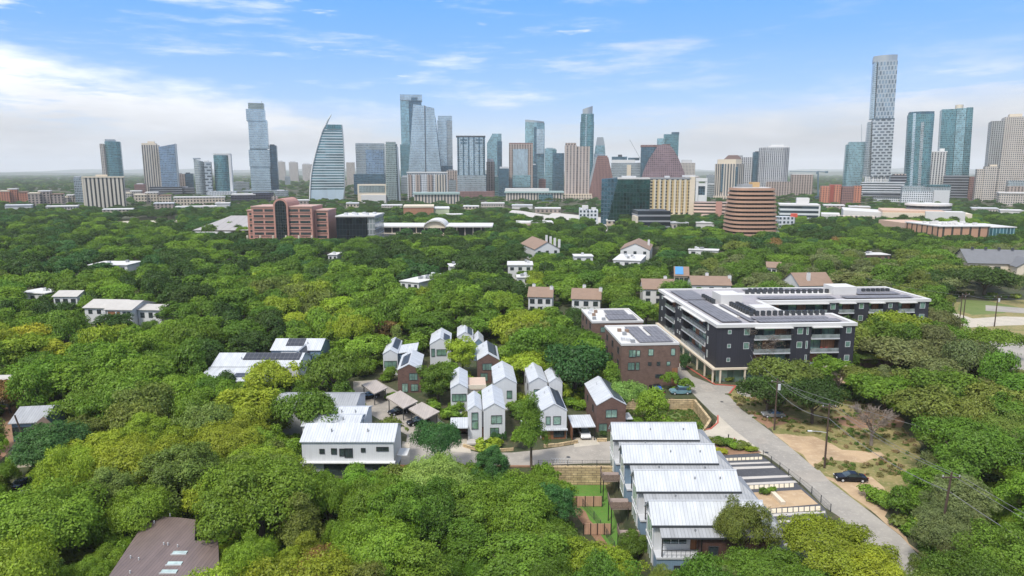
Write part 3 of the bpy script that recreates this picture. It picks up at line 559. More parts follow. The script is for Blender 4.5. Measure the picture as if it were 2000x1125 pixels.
    st('apartment_tower', 'huge grey beige ribbed tower cut by the right edge of the photo', 1180, 1966, [
        ('shaft', FC('rib_dark', (.10, .12, .13), (.30, .30, .29), 3.6, 3.2, .45, .2, metal=.4), 1938, 1963, 235, dict(dep=50, u0b=1923, u1b=1948)), ('shaft', gBeigeG, 1962, 2012, 228, dict(dep=46, dy=2, u0b=1947, u1b=1995)), ('roof_plant', CREAM, 1966, 1990, 222.5, dict(vb=229, dy=10, dep=22))])
    st('apartment_block', 'low tan and grey block at the right edge below the ribbed tower', 1060, 1988, [('wall', gTanV, 1969, 2012, 364, dict(dep=30)), ('roof', gGrey, 1969, 2012, 353, dict(vb=364.2, dep=28, dy=2))], 'apartment block')
skyline()
def infill():
    for i, (u0, u1, v, D, m_, lab) in enumerate((
        (655, 676, 352, 1900, gBeigeG, 'low hazy beige block seen through the gap right of the sail tower'), (556, 566, 345, 2300, gGrey, 'low grey block between the two left hazy blocks'), (610, 622, 350, 1900, gTanV, 'low tan block behind the left foot of the sail tower'),
        (783, 800, 345, 1500, gGrey, 'grey mid rise at the left foot of the tallest centre tower'), (872, 893, 333, 1500, gTanV, 'brown mid rise between the striped hotel and the dark framed tower'), (876, 890, 352, 1380, gGrey, 'small grey block left of the foot of the dark framed tower'),
        (944, 956, 340, 1500, gDark, 'dark mid rise just right of the dark framed tower'), (964, 976, 345, 1460, gTeal, 'short teal block in the gap below the slant shouldered tower'), (984, 997, 338, 1640, gGrey, 'grey block behind the small dark one left of the brown framed building'),
        (1038, 1050, 322, 1500, gDark, 'dark slab between the brown framed building and the curved crown tower'), (1052, 1066, 350, 1420, gRedV, 'small reddish block at the foot of the curved crown tower'), (1150, 1166, 335, 1700, gTeal, 'teal slab filling the gap right of the pinkish tower'),
        (1184, 1198, 330, 1700, gGrey, 'grey slab behind the right slope of the reddish tower'), (1236, 1256, 325, 1640, gTanV, 'tan slab left of the stepped brown pyramid'), (1322, 1334, 330, 1750, gGrey, 'thin grey slab right behind the stepped brown pyramid'),
        (1356, 1366, 345, 1700, gBeigeG, 'small beige block above the white arched building'), (1380, 1398, 342, 1900, gGrey, 'hazy grey block left of the tan pyramid roofed hotel'), (1455, 1473, 345, 1550, gBeigeG, 'beige mid rise between the tan hotel and the slim dark tower'),
        (1600, 1652, 372, 1500, gTanV, 'long tan block behind the orange apartments'), (1905, 1925, 352, 1500, gDark, 'dark block left of the beige stepped apartments'), (700, 752, 372, 1300, gTanV, 'tan base block behind the beige framed hotel'),
        (345, 378, 366, 1500, gBandD, 'dark banded low block between the slanted blue and thin curved towers'), (455, 486, 356, 1700, gGrey, 'grey frame of a building under construction left of the stacked tower'), (240, 262, 372, 1500, gBeigeG, 'beige low rise behind the cream slotted slab'))):
        t = Tower('mid_rise', lab, 'office block', D, (u0 + u1) / 2, 'mid rise blocks in the gaps of downtown'); t.blk('wall', m_, u0, u1, v, dep=24); t.blk('roof_plant', (LGREY, MGREY, DGREY)[i % 3], u0 + (u1 - u0) * .2, u0 + (u1 - u0) * .7, v - 2, v + .2, dy=5, dep=12)
infill()

def low_band():
    for i, (u0, u1, v, D, lab) in enumerate((
        (905, 935, 404, 900, 'pale flat roof left end of the green park strip below the dark framed tower'), (940, 985, 398, 980, 'long cream low block below the slant shouldered tower'), (1000, 1040, 402, 930, 'white flat roof right of the long cream low block at centre'),
        (1045, 1095, 408, 840, 'tan flat roof beside the far road at centre'), (1185, 1200, 432, 640, 'small cream base block left of the dark green glass block'), (1310, 1345, 436, 560, 'white flat roof right of the charcoal louvred block'),
        (1360, 1395, 436, 600, 'pale grey low roof below the pinkish parking decks'), (565, 602, 392, 1000, 'cream low block left of the sail tower foot'), (676, 700, 398, 960, 'white low block right of the sail tower foot'),
        (745, 785, 402, 900, 'grey low block below the grey green slab tower'), (420, 448, 398, 950, 'cream low block right of the two long cream buildings'), (300, 338, 398, 930, 'cream low block left of the two long cream buildings'),
        (200, 258, 410, 840, 'brown low roof below the cream slotted slab'), (90, 150, 404, 840, 'dull pink low roofs left of the cream slotted slab'), (10, 60, 402, 860, 'grey low roofs at the far left under the tan apartments'),
        (1610, 1650, 402, 900, 'grey low roof above the sprawling white roofs at right'), (1660, 1700, 405, 850, 'cream low roof left of the white columned podium'), (1900, 1950, 408, 840, 'pale low roof below the beige stepped apartments'), (1955, 2000, 412, 780, 'grey low roof at the right edge beyond the school'))):
        t = Tower('low_building', lab, 'low building', D, (u0 + u1) / 2, 'low pale buildings at the foot of downtown'); m_ = (gLow, gBeigeG, gRoofW, gTanV)[i % 4]
        t.blk('wall', m_, u0, u1, v, dep=22); t.blk('roof', (gRoofW, gRoof, LGREY)[i % 3], u0 - .6, u1 + .6, v - 1.6, v + .2, dy=-.5, dep=23); t.blk('roof_plant', LGREY, u0 + 6, u0 + 12, v - 3.4, v - 1.5, dy=5, dep=6)
        PROTECT_FAR.append((u0, v - 3, u1, v + 5, D - 2)); BLOCK_FAR.append((t.root.location.x, D, (u1 - u0) / 2 * D / F + 3))
PROTECT_FAR, BLOCK_FAR = [], []
low_band()
# ------------------------------------------------------------------ windows and shared house parts
WGREEN = glassmat('window_glass_green', (.30, .48, .42), .6)
WDARK = glassmat('window_glass_dark', (.09, .12, .13), .6)
WFR = plain('window_frame_dark', (.05, .05, .055), .5, .2, .05)
def win(root, p0, dx, nr, x, z, w, h, mat=None, mull=1, frame=None, fr=True, name='window'):
    """one window on a wall: p0 wall origin, dx along the wall, nr outward; (x, z) centre"""
    p0, dx, nr = Vector(p0), Vector(dx).normalized(), Vector(nr).normalized(); up = Vector((0, 0, 1))
    def bar(m, a0, a1, b0, b1, t0, t1):
        c = [p0 + dx * (x + a) + up * (z + b) + nr * t for t in (t0, t1) for a, b in ((a0, b0), (a1, b0), (a1, b1), (a0, b1))]
        m.rings([c[:4], c[4:]])
    m = MB(); bar(m, -w / 2, w / 2, -h / 2, h / 2, .0, .03); g = m.build(name, mat or WGREEN, root)
    if fr:
        k = .08; m = MB()
        bar(m, -w / 2 - k, -w / 2, -h / 2 - k, h / 2 + k, 0, .1); bar(m, w / 2, w / 2 + k, -h / 2 - k, h / 2 + k, 0, .1)
        bar(m, -w / 2, w / 2, h / 2, h / 2 + k, 0, .098); bar(m, -w / 2, w / 2, -h / 2 - k, -h / 2, 0, .098)
        for i in range(1, mull + 1):
            c = -w / 2 + w * i / (mull + 1); bar(m, c - .035, c + .035, -h / 2, h / 2, .03, .07)
        m.build('window_frame', frame or WFR, g)
    return g
RSEAM = ribbed('white_standing_seam', (.50, .52, .54), .45, .045, .6, 0, .17, .70)
RSEAM2 = ribbed('pale_grey_standing_seam', (.31, .32, .33), .45, .06, .6, 0, .2, .7)
RBROWN = ribbed('brown_standing_seam', (.19, .14, .125), .42, .05, .45, .2, .2, .62)
SIDW = ribbed('white_siding', (.60, .61, .62), .3, .02, .6, 0, .06, .90)
SIDBL = ribbed('blue_grey_siding', (.17, .25, .33), .3, .03, .6, 0, .06, .88)
SIDBK = ribbed('charcoal_cladding', (.034, .034, .044), .28, .10, .55, .1, .1, .8)
SIDBR = ribbed('dark_brown_cladding', (.085, .045, .035), .25, .14, .6, .0, .2, .75)
SIDC = ribbed('cedar_boards', (.26, .115, .055), .14, .2, .7, 0, .2, .7)
BRK = brick('brown_brick', (.16, .095, .07), (.12, .07, .052), (.16, .12, .10))
BRK2 = brick('dark_brown_brick', (.145, .078, .06), (.105, .056, .044), (.12, .09, .075))
PINKS = plain('pink_granite', (.44, .23, .18), .75, 0, .08, .2)
SOLAR = facade('solar_cells', (.028, .032, .045), (.16, .165, .17), 1.05, 1.7, .05, .04, metal=.1, rough=.4, var=.12, big=.1)
SOLARG = facade('solar_cells_grey', (.135, .13, .14), (.30, .30, .30), 1.05, 1.7, .08, .06, metal=.05, rough=.6, var=.15, big=.15)
SHING = plain('brown_shingles', (.24, .165, .12), .9, 0, .12, .5, 12)
SHINGG = plain('grey_shingles', (.15, .155, .165), .9, 0, .12, .5, 12)
LIME = brick('limestone_blocks', (.56, .43, .25), (.42, .31, .17), (.14, .105, .07), 1.3, .42, .9, 1.0)
TILE = None

def gable(root, x0, y0, x1, y1, ze, zr, wall, roof, axis='y', over=.18, z0=-.3, solar=None, name_w='wall', ridge=.5, thick=.14):
    """pitched volume; axis is the ridge direction. solar = (side, t0, t1, s0, s1)"""
    m = MB()
    if axis == 'y':
        c = x0 + (x1 - x0) * ridge; sec = lambda y: [(x0, y, z0), (x1, y, z0), (x1, y, ze), (c, y, zr), (x0, y, ze)]
        m.rings([sec(y1), sec(y0)])
    else:
        c = y0 + (y1 - y0) * ridge; sec = lambda x: [(x, y0, z0), (x, y1, z0), (x, y1, ze), (x, c, zr), (x, y0, ze)]
        m.rings([sec(x0), sec(x1)])
    m.build(name_w, wall, root)
    sol = []
    for side in (0, 1):
        if axis == 'y':
            xe = x0 if side == 0 else x1; sl = (zr - ze) / abs(c - xe); d = -over if side == 0 else over
            pe = (xe + d, ze - over * sl); pr = (c, zr); q = lambda s, t: (pe[0] + (pr[0] - pe[0]) * s, y0 - over + (y1 - y0 + 2 * over) * t, pe[1] + (pr[1] - pe[1]) * s)
        else:
            yo = y0 if side == 0 else y1; sl = (zr - ze) / abs(c - yo); d = -over if side == 0 else over
            pe = (yo + d, ze - over * sl); pr = (c, zr); q = lambda s, t: (x0 - over + (x1 - x0 + 2 * over) * t, pe[0] + (pr[0] - pe[0]) * s, pe[1] + (pr[1] - pe[1]) * s)
        pts = [q(0, 0), q(0, 1), q(1, 1), q(1, 0)]
        up = [(a, b, z + thick + .02) for a, b, z in pts]
        rp = MB().slab(up, thick).build('roof', roof, root)
        if solar and solar[0] == side:
            _, t0, t1, s0, s1 = solar; pp = [q(s0, t0), q(s0, t1), q(s1, t1), q(s1, t0)]
            MB().slab([(a, b, z + thick + .16) for a, b, z in pp], .06).build('solar_panel', SOLAR, rp)
def bbox_protect(x0, x1, y, z0, z1): pass
PROTECT = list(PROTECT_FAR)      # (u0, v0, u1, v1, Y): parts of the picture no nearer tree may cover
BLOCK = []        # world rectangles / polygons where no tree stands
def blockrect(x0, y0, x1, y1): BLOCK.append([(x0, y0), (x1, y0), (x1, y1), (x0, y1)])

# ------------------------------------------------------------------ buildings between downtown and the wood
def midground():
    # red arched office
    t = Tower('arched_office', 'pinkish red office building with a tall black arched window in its centre', 'office building', 462, 557)
    Y = 462; zt = ZA(405, Y); x = lambda u: XA(u, Y, 12) - t.x
    dark = WDARK
    def wing(u0, u1, vt, vb, dy, rows, bays, dep=26):
        z1, z0 = ZA(vt, Y + dy), 0; X0, X1 = x(u0), x(u1)
        MB().box(X0, dy, z0, X1, dy + dep, z1).build('wall', PINKS, t.root)
        fh = 3.9
        for r in range(rows):
            zz = z1 - 2.1 - r * fh
            bw = (X1 - X0 - 1.6) / bays
            for b in range(bays):
                win(t.root, (X0 + .8, dy, 0), (1, 0, 0), (0, -1, 0), bw * (b + .5), zz, bw - 1.1, 1.7, dark, 0, fr=False)
                a = X0 + .8 + bw * b + .3
                MB().box(a, dy - .5, zz - 1.35, a + bw - .6, dy, zz - .95).build('sill_band', PINKS, t.root)
        MB().box(X0 - .3, dy - .4, z1, X1 + .3, dy + dep, z1 + .8).build('parapet', plain('pink_cap', (.46, .30, .25), .8), t.root)
    wing(493, 541, 405, 468, 0, 6, 2); wing(560, 611, 405, 468, 0, 6, 2); wing(477, 493, 412, 462, 7, 5, 1); wing(611.5, 638, 412, 468, 5, 6, 1, 22)
    X0, X1 = x(541.5), x(561.5); zz = ZA(402, Y); c = (X0 + X1) / 2; rr = (X1 - X0) / 2
    arch = lambda r, top, y: [(c - r, y, 1), (c + r, y, 1)] + [(c + r * math.cos(math.pi * k / 12), y, top + r * math.sin(math.pi * k / 12)) for k in range(13)]
    MB().rings([arch(rr + 1.5, zz, 24), arch(rr + 1.5, zz, -1.6)]).build('arch_wall', PINKS, t.root)
    MB().rings([arch(rr + .25, zz, -1.0), arch(rr + .25, zz, -1.9)]).build('arched_window', facade('arch_glass', (.015, .025, .03), (.03, .04, .04), 1.6, 1.9, .14, .12, metal=.3), t.root)
    for k in range(6): MB().box(x(486 + k * 25) - .5, -4, 0, x(486 + k * 25) + .5, -3, ZA(460, Y - 4)).build('plinth_post', CREAM, t.root)
    blockrect(t.x - 32, 455, t.x + 32, 492); PROTECT.append((477, 400, 638, 462, 450)); PROTECT.append((385, 424, 477, 452, 520)); PROTECT.append((640, 424, 657, 450, 520))
    # palmer style faceted hall
    t = Tower('hall', 'wide low hall with a faceted grey pyramid roof behind the pinkish arched office', 'hall', 560, 500)
    X0, X1 = XA(378, 520, 5) - t.x, XA(662, 520, 5) - t.x; za = ZA(421, 560)
    MB().box(X0 + 4, -38, 0, X1 - 4, 38, 6).build('wall', CREAM, t.root)
    rf = MB(); c1 = (XA(452, 560, za) - t.x, 0, za); c2 = (XA(560, 560, za) - t.x, 0, za)
    b = [(X0, -42, 6), (X1, -42, 6), (X1, 42, 6), (X0, 42, 6)]; mid = ((X0 + c1[0]) / 2, -42, 6.0)
    rf.add(b + [c1, c2], [(0, 1, 5, 4), (1, 2, 5), (2, 3, 4, 5), (3, 0, 4), (0, 3, 2, 1)]); rf.build('roof', ribbed('grey_hall_roof', (.34, .32, .31), 6.0, .06, .7, 0, .1, .86), t.root)
    MB().box(X0 - 3, -47, 4, X0 + 30, -42.2, 5).build('canopy', gRoofW, t.root)
    # dark glass cube
    t = Tower('glass_cube', 'black glass cube with a pale flat roof right of the pinkish arched office', 'office building', 458, 690)
    x = lambda u, y=458, z=12: XA(u, y, z) - t.x
    z = ZA(424, 458); X0, X1 = x(657), x(717)
    MB().box(X0, 0, 0, X1, 34, z).build('wall', facade('black_glass', (.018, .028, .04), (.02, .03, .035), 2.2, 3.8, .06, .05, rough=.08, metal=.5), t.root)
    MB().box(X1 + .02, .6, 0, x(732), 33, z - .2).build('side_wall', facade('grey_side', (.3, .33, .34), (.34, .35, .35), 2.2, 3.8, .2, .2, metal=.4), t.root)
    MB().box(X0 - .4, -.5, z + .02, x(732) + .4, 34.5, z + .9).build('roof', gRoofW, t.root)
    for k in range(6): MB().box(X0 + 3 + k * 3.6, 10 + (k % 2) * 8, z + .92, X0 + 5 + k * 3.6, 13 + (k % 2) * 8, z + 2.2).build('roof_unit', LGREY, t.root)
    blockrect(t.x - 18, 452, t.x + 20, 496); PROTECT.append((657, 415, 735, 458, 450))
    # brick stage box, green box
    t = Tower('brick_stage_house', 'windowless orange brick box beside a pale green block, behind the long white roof', 'theatre', 700, 820)
    t.blk('wall', brick('orange_brick', (.36, .17, .09), (.30, .14, .08), (.3, .2, .14), .6, .25), 788, 847, 405, dep=30); t.blk('parapet', CREAM, 787.5, 847.5, 402, 405.3, dy=-.5, dep=31)
    t.blk('green_block', plain('pale_green_wall', (.36, .40, .26), .8), 848, 878, 408, dy=2, dep=26); t.blk('parapet', WHITE, 847.6, 878.6, 406, 408.3, dy=1.6, dep=27)
    t.blk('low_wing', gDark, 868, 902, 421, dy=-14, dep=14); t.blk('low_roof', gRoofW, 867, 903, 419, 421.2, dy=-15, dep=16); t.blk('plinth', CREAM, 786, 815, 428, dy=-6, dep=6)
    t.blk('low_wing', CREAM, 769, 788, 430, dy=-2, dep=16, shape='bow')
    # long white roofed centre with the arch
    t = Tower('arts_centre', 'long low building with a white roof edge and a white arch over its glass entrance', 'civic building', 505, 860)
    x = lambda u, y=505, z=8: XA(u, y, z) - t.x
    zt = ZA(441, 505); MB().box(x(742), 0, 0, x(945), 26, zt - 1).build('wall', FC('long_dark_glass', (.035, .045, .05), (.42, .36, .30), 6, 60, .12, .0, metal=.5), t.root)
    MB().box(x(735), -2, zt - .98, x(962), 30, zt).build('roof', gRoofW, t.root)
    cx = x(850); rr = x(870) - cx
    arc = [(cx + rr * 1.06 * math.cos(math.pi * k / 16), 0, zt - 1.5 + rr * .66 * math.sin(math.pi * k / 16)) for k in range(17)]
    for i in range(16):
        a, b2 = arc[i], arc[i + 1]
        MBa = MB(); MBa.rings([[(a[0], -4, a[2]), (b2[0], -4, b2[2]), (b2[0], -4, b2[2] + 1.1), (a[0], -4, a[2] + 1.1)], [(a[0], 22, a[2]), (b2[0], 22, b2[2]), (b2[0], 22, b2[2] + 1.1), (a[0], 22, a[2] + 1.1)]])
        if i == 0: allm = MBa
        else: allm.add(MBa.v, MBa.f)
    allm.build('arch_roof', gRoofW, t.root)
    face = [(cx + rr * math.cos(math.pi * k / 16), -2.4, max(zt - 3.5, zt - 1.5 + rr * .62 * math.sin(math.pi * k / 16))) for k in range(17)]
    MB().rings([[(p[0], -1.6, p[2]) for p in face], face]).build('arch_glass', CREAM, t.root)
    MB().box(x(842), -9, 0, x(856), -2.6, zt - 5).build('entrance', CREAM, t.root)
    MB().box(x(748), -7, 0, x(842), -.02, 5.2).build('low_wall', CREAM, t.root); MB().box(x(856), -7, 0, x(892), -.02, 5.2).build('low_wall', CREAM, t.root)
    for k in range(7): win(t.root, (x(862), -7, 0), (1, 0, 0), (0, -1, 0), 1.5 + k * 1.6, 3.2, .8, 1.6, WDARK, 0, fr=False)
    blockrect(x(735) + t.x, 495, x(962) + t.x, 536); PROTECT.append((740, 430, 905, 456, 490))
    # elevated road / garage
    t = Tower('parking_garage', 'curved tan parking deck at the right end of the long white roof', 'parking garage', 560, 1020)
    t.blk('decks', FC('deck_bands', (.05, .045, .04), (.48, .38, .30), 400, 3.2, 0, .5, metal=0, rough=.9), 1006, 1082, 437, dy=0, dep=30, shape='bow'); t.blk('roof', gRoof, 1008, 1081, 434.5, 437.2, dy=4, dep=24)
    # left beige low buildings
    for (u0, u1, vt, D, n, lab) in ((340, 438, 386, 1010, 12, 'long cream building with small square windows, upper of two below the teal tower'), (343, 421, 405, 900, 10, 'long cream building with small square windows, lower of two left of the purple office')):
        t = Tower('long_cream_building', lab, 'building', D, (u0 + u1) / 2)
        t.blk('wall', gLow, u0, u1, vt, dep=20); t.blk('roof', gRoof, u0 - 1, u1 + 1, vt - 2, vt + .3, dy=-.6, dep=22)
    for (u0, u1, vt, D, mat, lab) in ((262, 335, 381, 1080, gLow, 'low white arcade at the foot of the beige and slanted blue towers'),
            (0, 55, 374, 1100, gOrange, 'rambling tan apartments at the far left edge of the skyline'), (55, 125, 378, 1000, gTanV, 'tan and brown apartment row right of the rambling tan ones, far left'),
            (120, 160, 386, 1050, gBeigeG, 'small grey beige block touching the cream slotted slab on its left'),
            (235, 300, 378, 1250, gBeigeG, 'beige low block directly right of the cream slotted slab')):
        t = Tower('low_apartments', lab, 'apartment block', D, (u0 + u1) / 2); n = 3
        for k in range(n):
            a = u0 + (u1 - u0) * k / n; b = u0 + (u1 - u0) * (k + 1) / n - .4; dv = (0, -4, 2)[k]
            t.blk('wall', mat, a, b, vt + dv, dep=26, dy=(0, 6, 3)[k]); t.blk('roof', (CREAM, gRoof, SHING)[k], a - .4, b + .4, vt + dv - 1.8, vt + dv + .2, dy=(0, 6, 3)[k] - .4, dep=27)
    # right side: striped round tower
    D = 488; t = Tower('round_office', 'brown banded tower with rounded corners and dark window strips, right of centre', 'office building', D, 1477)
    zt = ZA(368, D); x = lambda u, z=20: XA(u, D, z) - t.x; nfl = 13; fh = zt / nfl
    def ov(k, g=0):
        f = 1 - .16 * max(0, (k - 3.0) / (nfl - 3)) ** 1.6; a = (x(1523) - x(1431)) / 2 * f + g; b = 17 * f + g; c0 = (x(1523) + x(1431)) / 2 + 1.5
        pts = []
        for q in range(24):
            th = 2 * math.pi * q / 24; cs, sn = math.cos(th), math.sin(th)
            pts.append((c0 + a * math.copysign(abs(cs) ** .55, cs), 17 + b * math.copysign(abs(sn) ** .55, sn)))
        return pts
    for k in range(nfl):
        z0 = k * fh
        m = MB(); m.rings([[(a, b, z0 + .02) for a, b in ov(k, -.6)], [(a, b, z0 + fh * .45) for a, b in ov(k, -.6)]]); m.build('window_strip', facade('strip_glass', (.03, .025, .025), (.06, .04, .04), 2.2, 60, .1, 0, metal=.4), t.root)
        m = MB(); m.rings([[(a, b, z0 + fh * .46) for a, b in ov(k, .5)], [(a, b, z0 + fh * .98) for a, b in ov(k + .6, .1)]]); m.build('spandrel', plain('brown_stone', (.31, .185, .125), .8, 0, .08), t.root)
    m = MB(); m.rings([[(a, b, zt + .02) for a, b in ov(nfl, -2)], [(a, b, zt + .5) for a, b in ov(nfl, -2)]]); m.build('roof', gRoof, t.root)
    MB().box(x(1456), 12, zt + .52, x(1478), 22, zt + 2.6).build('roof_plant', MGREY, t.root); MB().box(x(1478), 12, zt + .54, x(1492), 20, zt + 4.2).build('stair_tower', plain('ochre_box', (.50, .33, .16), .8), t.root)
    blockrect(t.x - 20, 480, t.x + 20, 526); PROTECT.append((1428, 365, 1523, 450, 480))
    st = stack
    st('parking_garage', 'pinkish parking decks between the cream apartments and the brown banded tower', 680, 1393, [('decks', gPark, 1356, 1430, 396, dict(dep=30)), ('stair_tower', PINKS, 1399, 1411, 394, dict(dy=-1, dep=6)), ('base', CREAM, 1350, 1396, 423, dict(dy=-12, dep=10))], 'parking garage')
    st('office_block', 'white office with dark horizontal window bands right of the brown banded tower', 610, 1564, [('wall', gBand, 1524, 1601, 402, dict(dep=30)), ('roof', gRoofW, 1523, 1602, 399.5, dict(vb=402.2, dy=-.5, dep=31)), ('upper_floor', gRoofW, 1548, 1572, 387, dict(vb=399.7, dy=12, dep=14)), ('end_pier', WHITE, 1599.5, 1602.5, 402, dict(dy=-.6, dep=6))], 'office block')
    t = st('parking_garage', 'low white parking block in front of the white banded office', 560, 1540, [('wall', gWhiteGrid, 1522, 1552, 424, dict(dep=14))], 'parking garage')
    sg = Tower('red_sign_block', 'small bright red block on a roof right of the brown banded tower', 'sign', 565, 1552); sg.blk('panel', plain('red_panel', (.62, .10, .06), .6), 1547, 1558, 417, 424.5, dep=3); sg.blk('post', MGREY, 1551.5, 1553.5, 424.5, None, dep=1, dy=1)
    st('convention_hall', 'sprawling low complex of white roofs beyond the woods at right', 640, 1740, [
        ('wall', gRoofW, 1602, 1640, 421, dict(dep=30)), ('hall', gRoofW, 1638, 1726, 412, dict(vt2=416, dep=60, dy=10)), ('wall', CREAM, 1724, 1890, 415, dict(dep=50)), ('roof', plain('tan_roof', (.52, .36, .26)), 1722, 1840, 411, dict(vb=415.3, dep=50, dy=2)),
        ('drum', gBandD, 1752, 1838, 401, dict(dy=24, dep=40, shape='round')), ('drum_roof', gRoofW, 1750, 1840, 397.5, dict(vb=401.2, dy=23, dep=42, shape='round')), ('step', gRoofW, 1810, 1882, 412, dict(dy=-4, dep=20)), ('front_wing', gLow, 1640, 1720, 424, dict(dy=-8, dep=12))], 'hall')
    t = Tower('school', 'low orange brick school with white roof clutter and a teal ribbed end', 'school', 470, 1912)
    x = lambda u, y=470, z=6: XA(u, y, z) - t.x; zt = ZA(443, 470)
    MB().box(x(1832), 0, 0, x(1931), 40, zt).build('wall', FC('orange_school', (.08, .07, .06), (.48, .27, .17), 6.2, 60, .75, 0, metal=.2), t.root)
    MB().box(x(1930.5), -1.5, 0, x(1978), 30, zt - .5).build('teal_wing', FC('teal_ribs', (.08, .22, .26), (.25, .4, .42), 2.4, 60, .25, 0, metal=.4), t.root)
    MB().box(x(1831), -.8, zt + .02, x(1931), 41, zt + .7).build('roof', gRoofW, t.root); MB().box(x(1930.8), -2, zt - .48, x(1980), 31, zt + .1).build('roof', gRoof, t.root)
    MB().box(x(1835), 41.2, 0, x(1905), 80, zt - .6).build('back_wing', plain('tan_roof', (.52, .36, .26)), t.root)
    rnd = random.Random(4)
    for k in range(16): a = rnd.uniform(x(1840), x(1925)); b = rnd.uniform(5, 36); MB().box(a, b, zt + .72, a + rnd.uniform(1.2, 3), b + 2.2, zt + rnd.uniform(1.5, 2.6)).build('roof_unit', gRoofW, t.root)
    blockrect(x(1825) + t.x, 464, x(1985) + t.x, 555); PROTECT.append((1835, 432, 1978, 455, 460))
    st('office_block', 'low white banded block at the very right edge beyond the teal tower', 1000, 1985, [('wall', gBeigeG, 1953, 2010, 378, dict(dep=30)), ('roof', gRoof, 1952, 2010, 376, dict(vb=378.3, dy=-1, dep=32))], 'office block')
midground()

# ------------------------------------------------------------------ roofs half hidden in the wood
def flatroof(label, u0, u1, v, z, dep, wall=WHITE, rot=0, units=3, parts=None, zf=.5, roof=None, nwin=4):
    A, B = P(u0, v, z), P(u1, v, z); w = (B - A).length; rz = rot
    t = thing('flat_roofed_house', label, 'house', (A.x, A.y, 0), rz)
    MB().box(0, 0, -.2, w, dep, z - .35).build('wall', wall, t); MB().box(-.4, -.4, z - .33, w + .4, dep + .4, z).build('roof', roof or gRoofW, t)
    for k in range(nwin): win(t, (0, 0, 0), (1, 0, 0), (0, -1, 0), w * (k + .5) / nwin, z - 1.9, w / nwin * .4, 1.3, WDARK, 1)
    rnd = random.Random(int(u0))
    for k in range(units):
        a = rnd.uniform(.1, .8) * w; b = rnd.uniform(.2, .8) * dep; MB().box(a, b, z + .02, a + 1.3, b + 1.2, z + 1.1).build('roof_unit', MGREY if k % 2 else LGREY, t)
    c, s = math.cos(rz), math.sin(rz); BLOCK.append([(A.x + x * c - y * s, A.y + x * s + y * c) for x, y in ((-2, -2), (w + 2, -2), (w + 2, dep + 2), (-2, dep + 2))])
    PROTECT.append((u0 + 2, v - 2, u1 - 2, v + 4, A.y - 6)); return t
def tanhouse(label, u0, u1, vr, ve, ze, zr, dep, wall=WHITE, roof=SHING, rot=0, chim=((.5, .5),), axis='x', pv=None, wins=True):
    A, B = P(u0, ve, ze), P(u1, ve, ze); w = (B - A).length
    t = thing('gabled_house', label, 'house', (A.x, A.y, 0), rot); gable(t, 0, 0, w, dep, ze, zr, wall, roof, axis, .4)
    for (cx, cy) in chim:
        ch = MB().box(w * cx - .6, dep * cy - .5, ze - 2, w * cx + .6, dep * cy + .5, zr + .5).build('chimney', wall, t); MB().box(w * cx - .4, dep * cy - .3, zr + .52, w * cx + .4, dep * cy + .3, zr + .8).build('chimney_cap', MGREY, ch)
    if wins:
        for k in range(3):
            win(t, (0, 0, 0), (1, 0, 0), (0, -1, 0), w * (k + .5) / 3, ze - 1.7, 1.5, 1.5, WDARK, 1); win(t, (0, 0, 0), (1, 0, 0), (0, -1, 0), w * (k + .5) / 3, ze - 4.6, 1.5, 1.8, WDARK, 1)
    c, s = math.cos(rot), math.sin(rot); BLOCK.append([(A.x + x * c - y * s, A.y + x * s + y * c) for x, y in ((-2, -2), (w + 2, -2), (w + 2, dep + 2), (-2, dep + 2))])
    PROTECT.append(pv or (u0 + 4, vr + 3, u1 - 4, ve + 5, A.y - 3)); return t
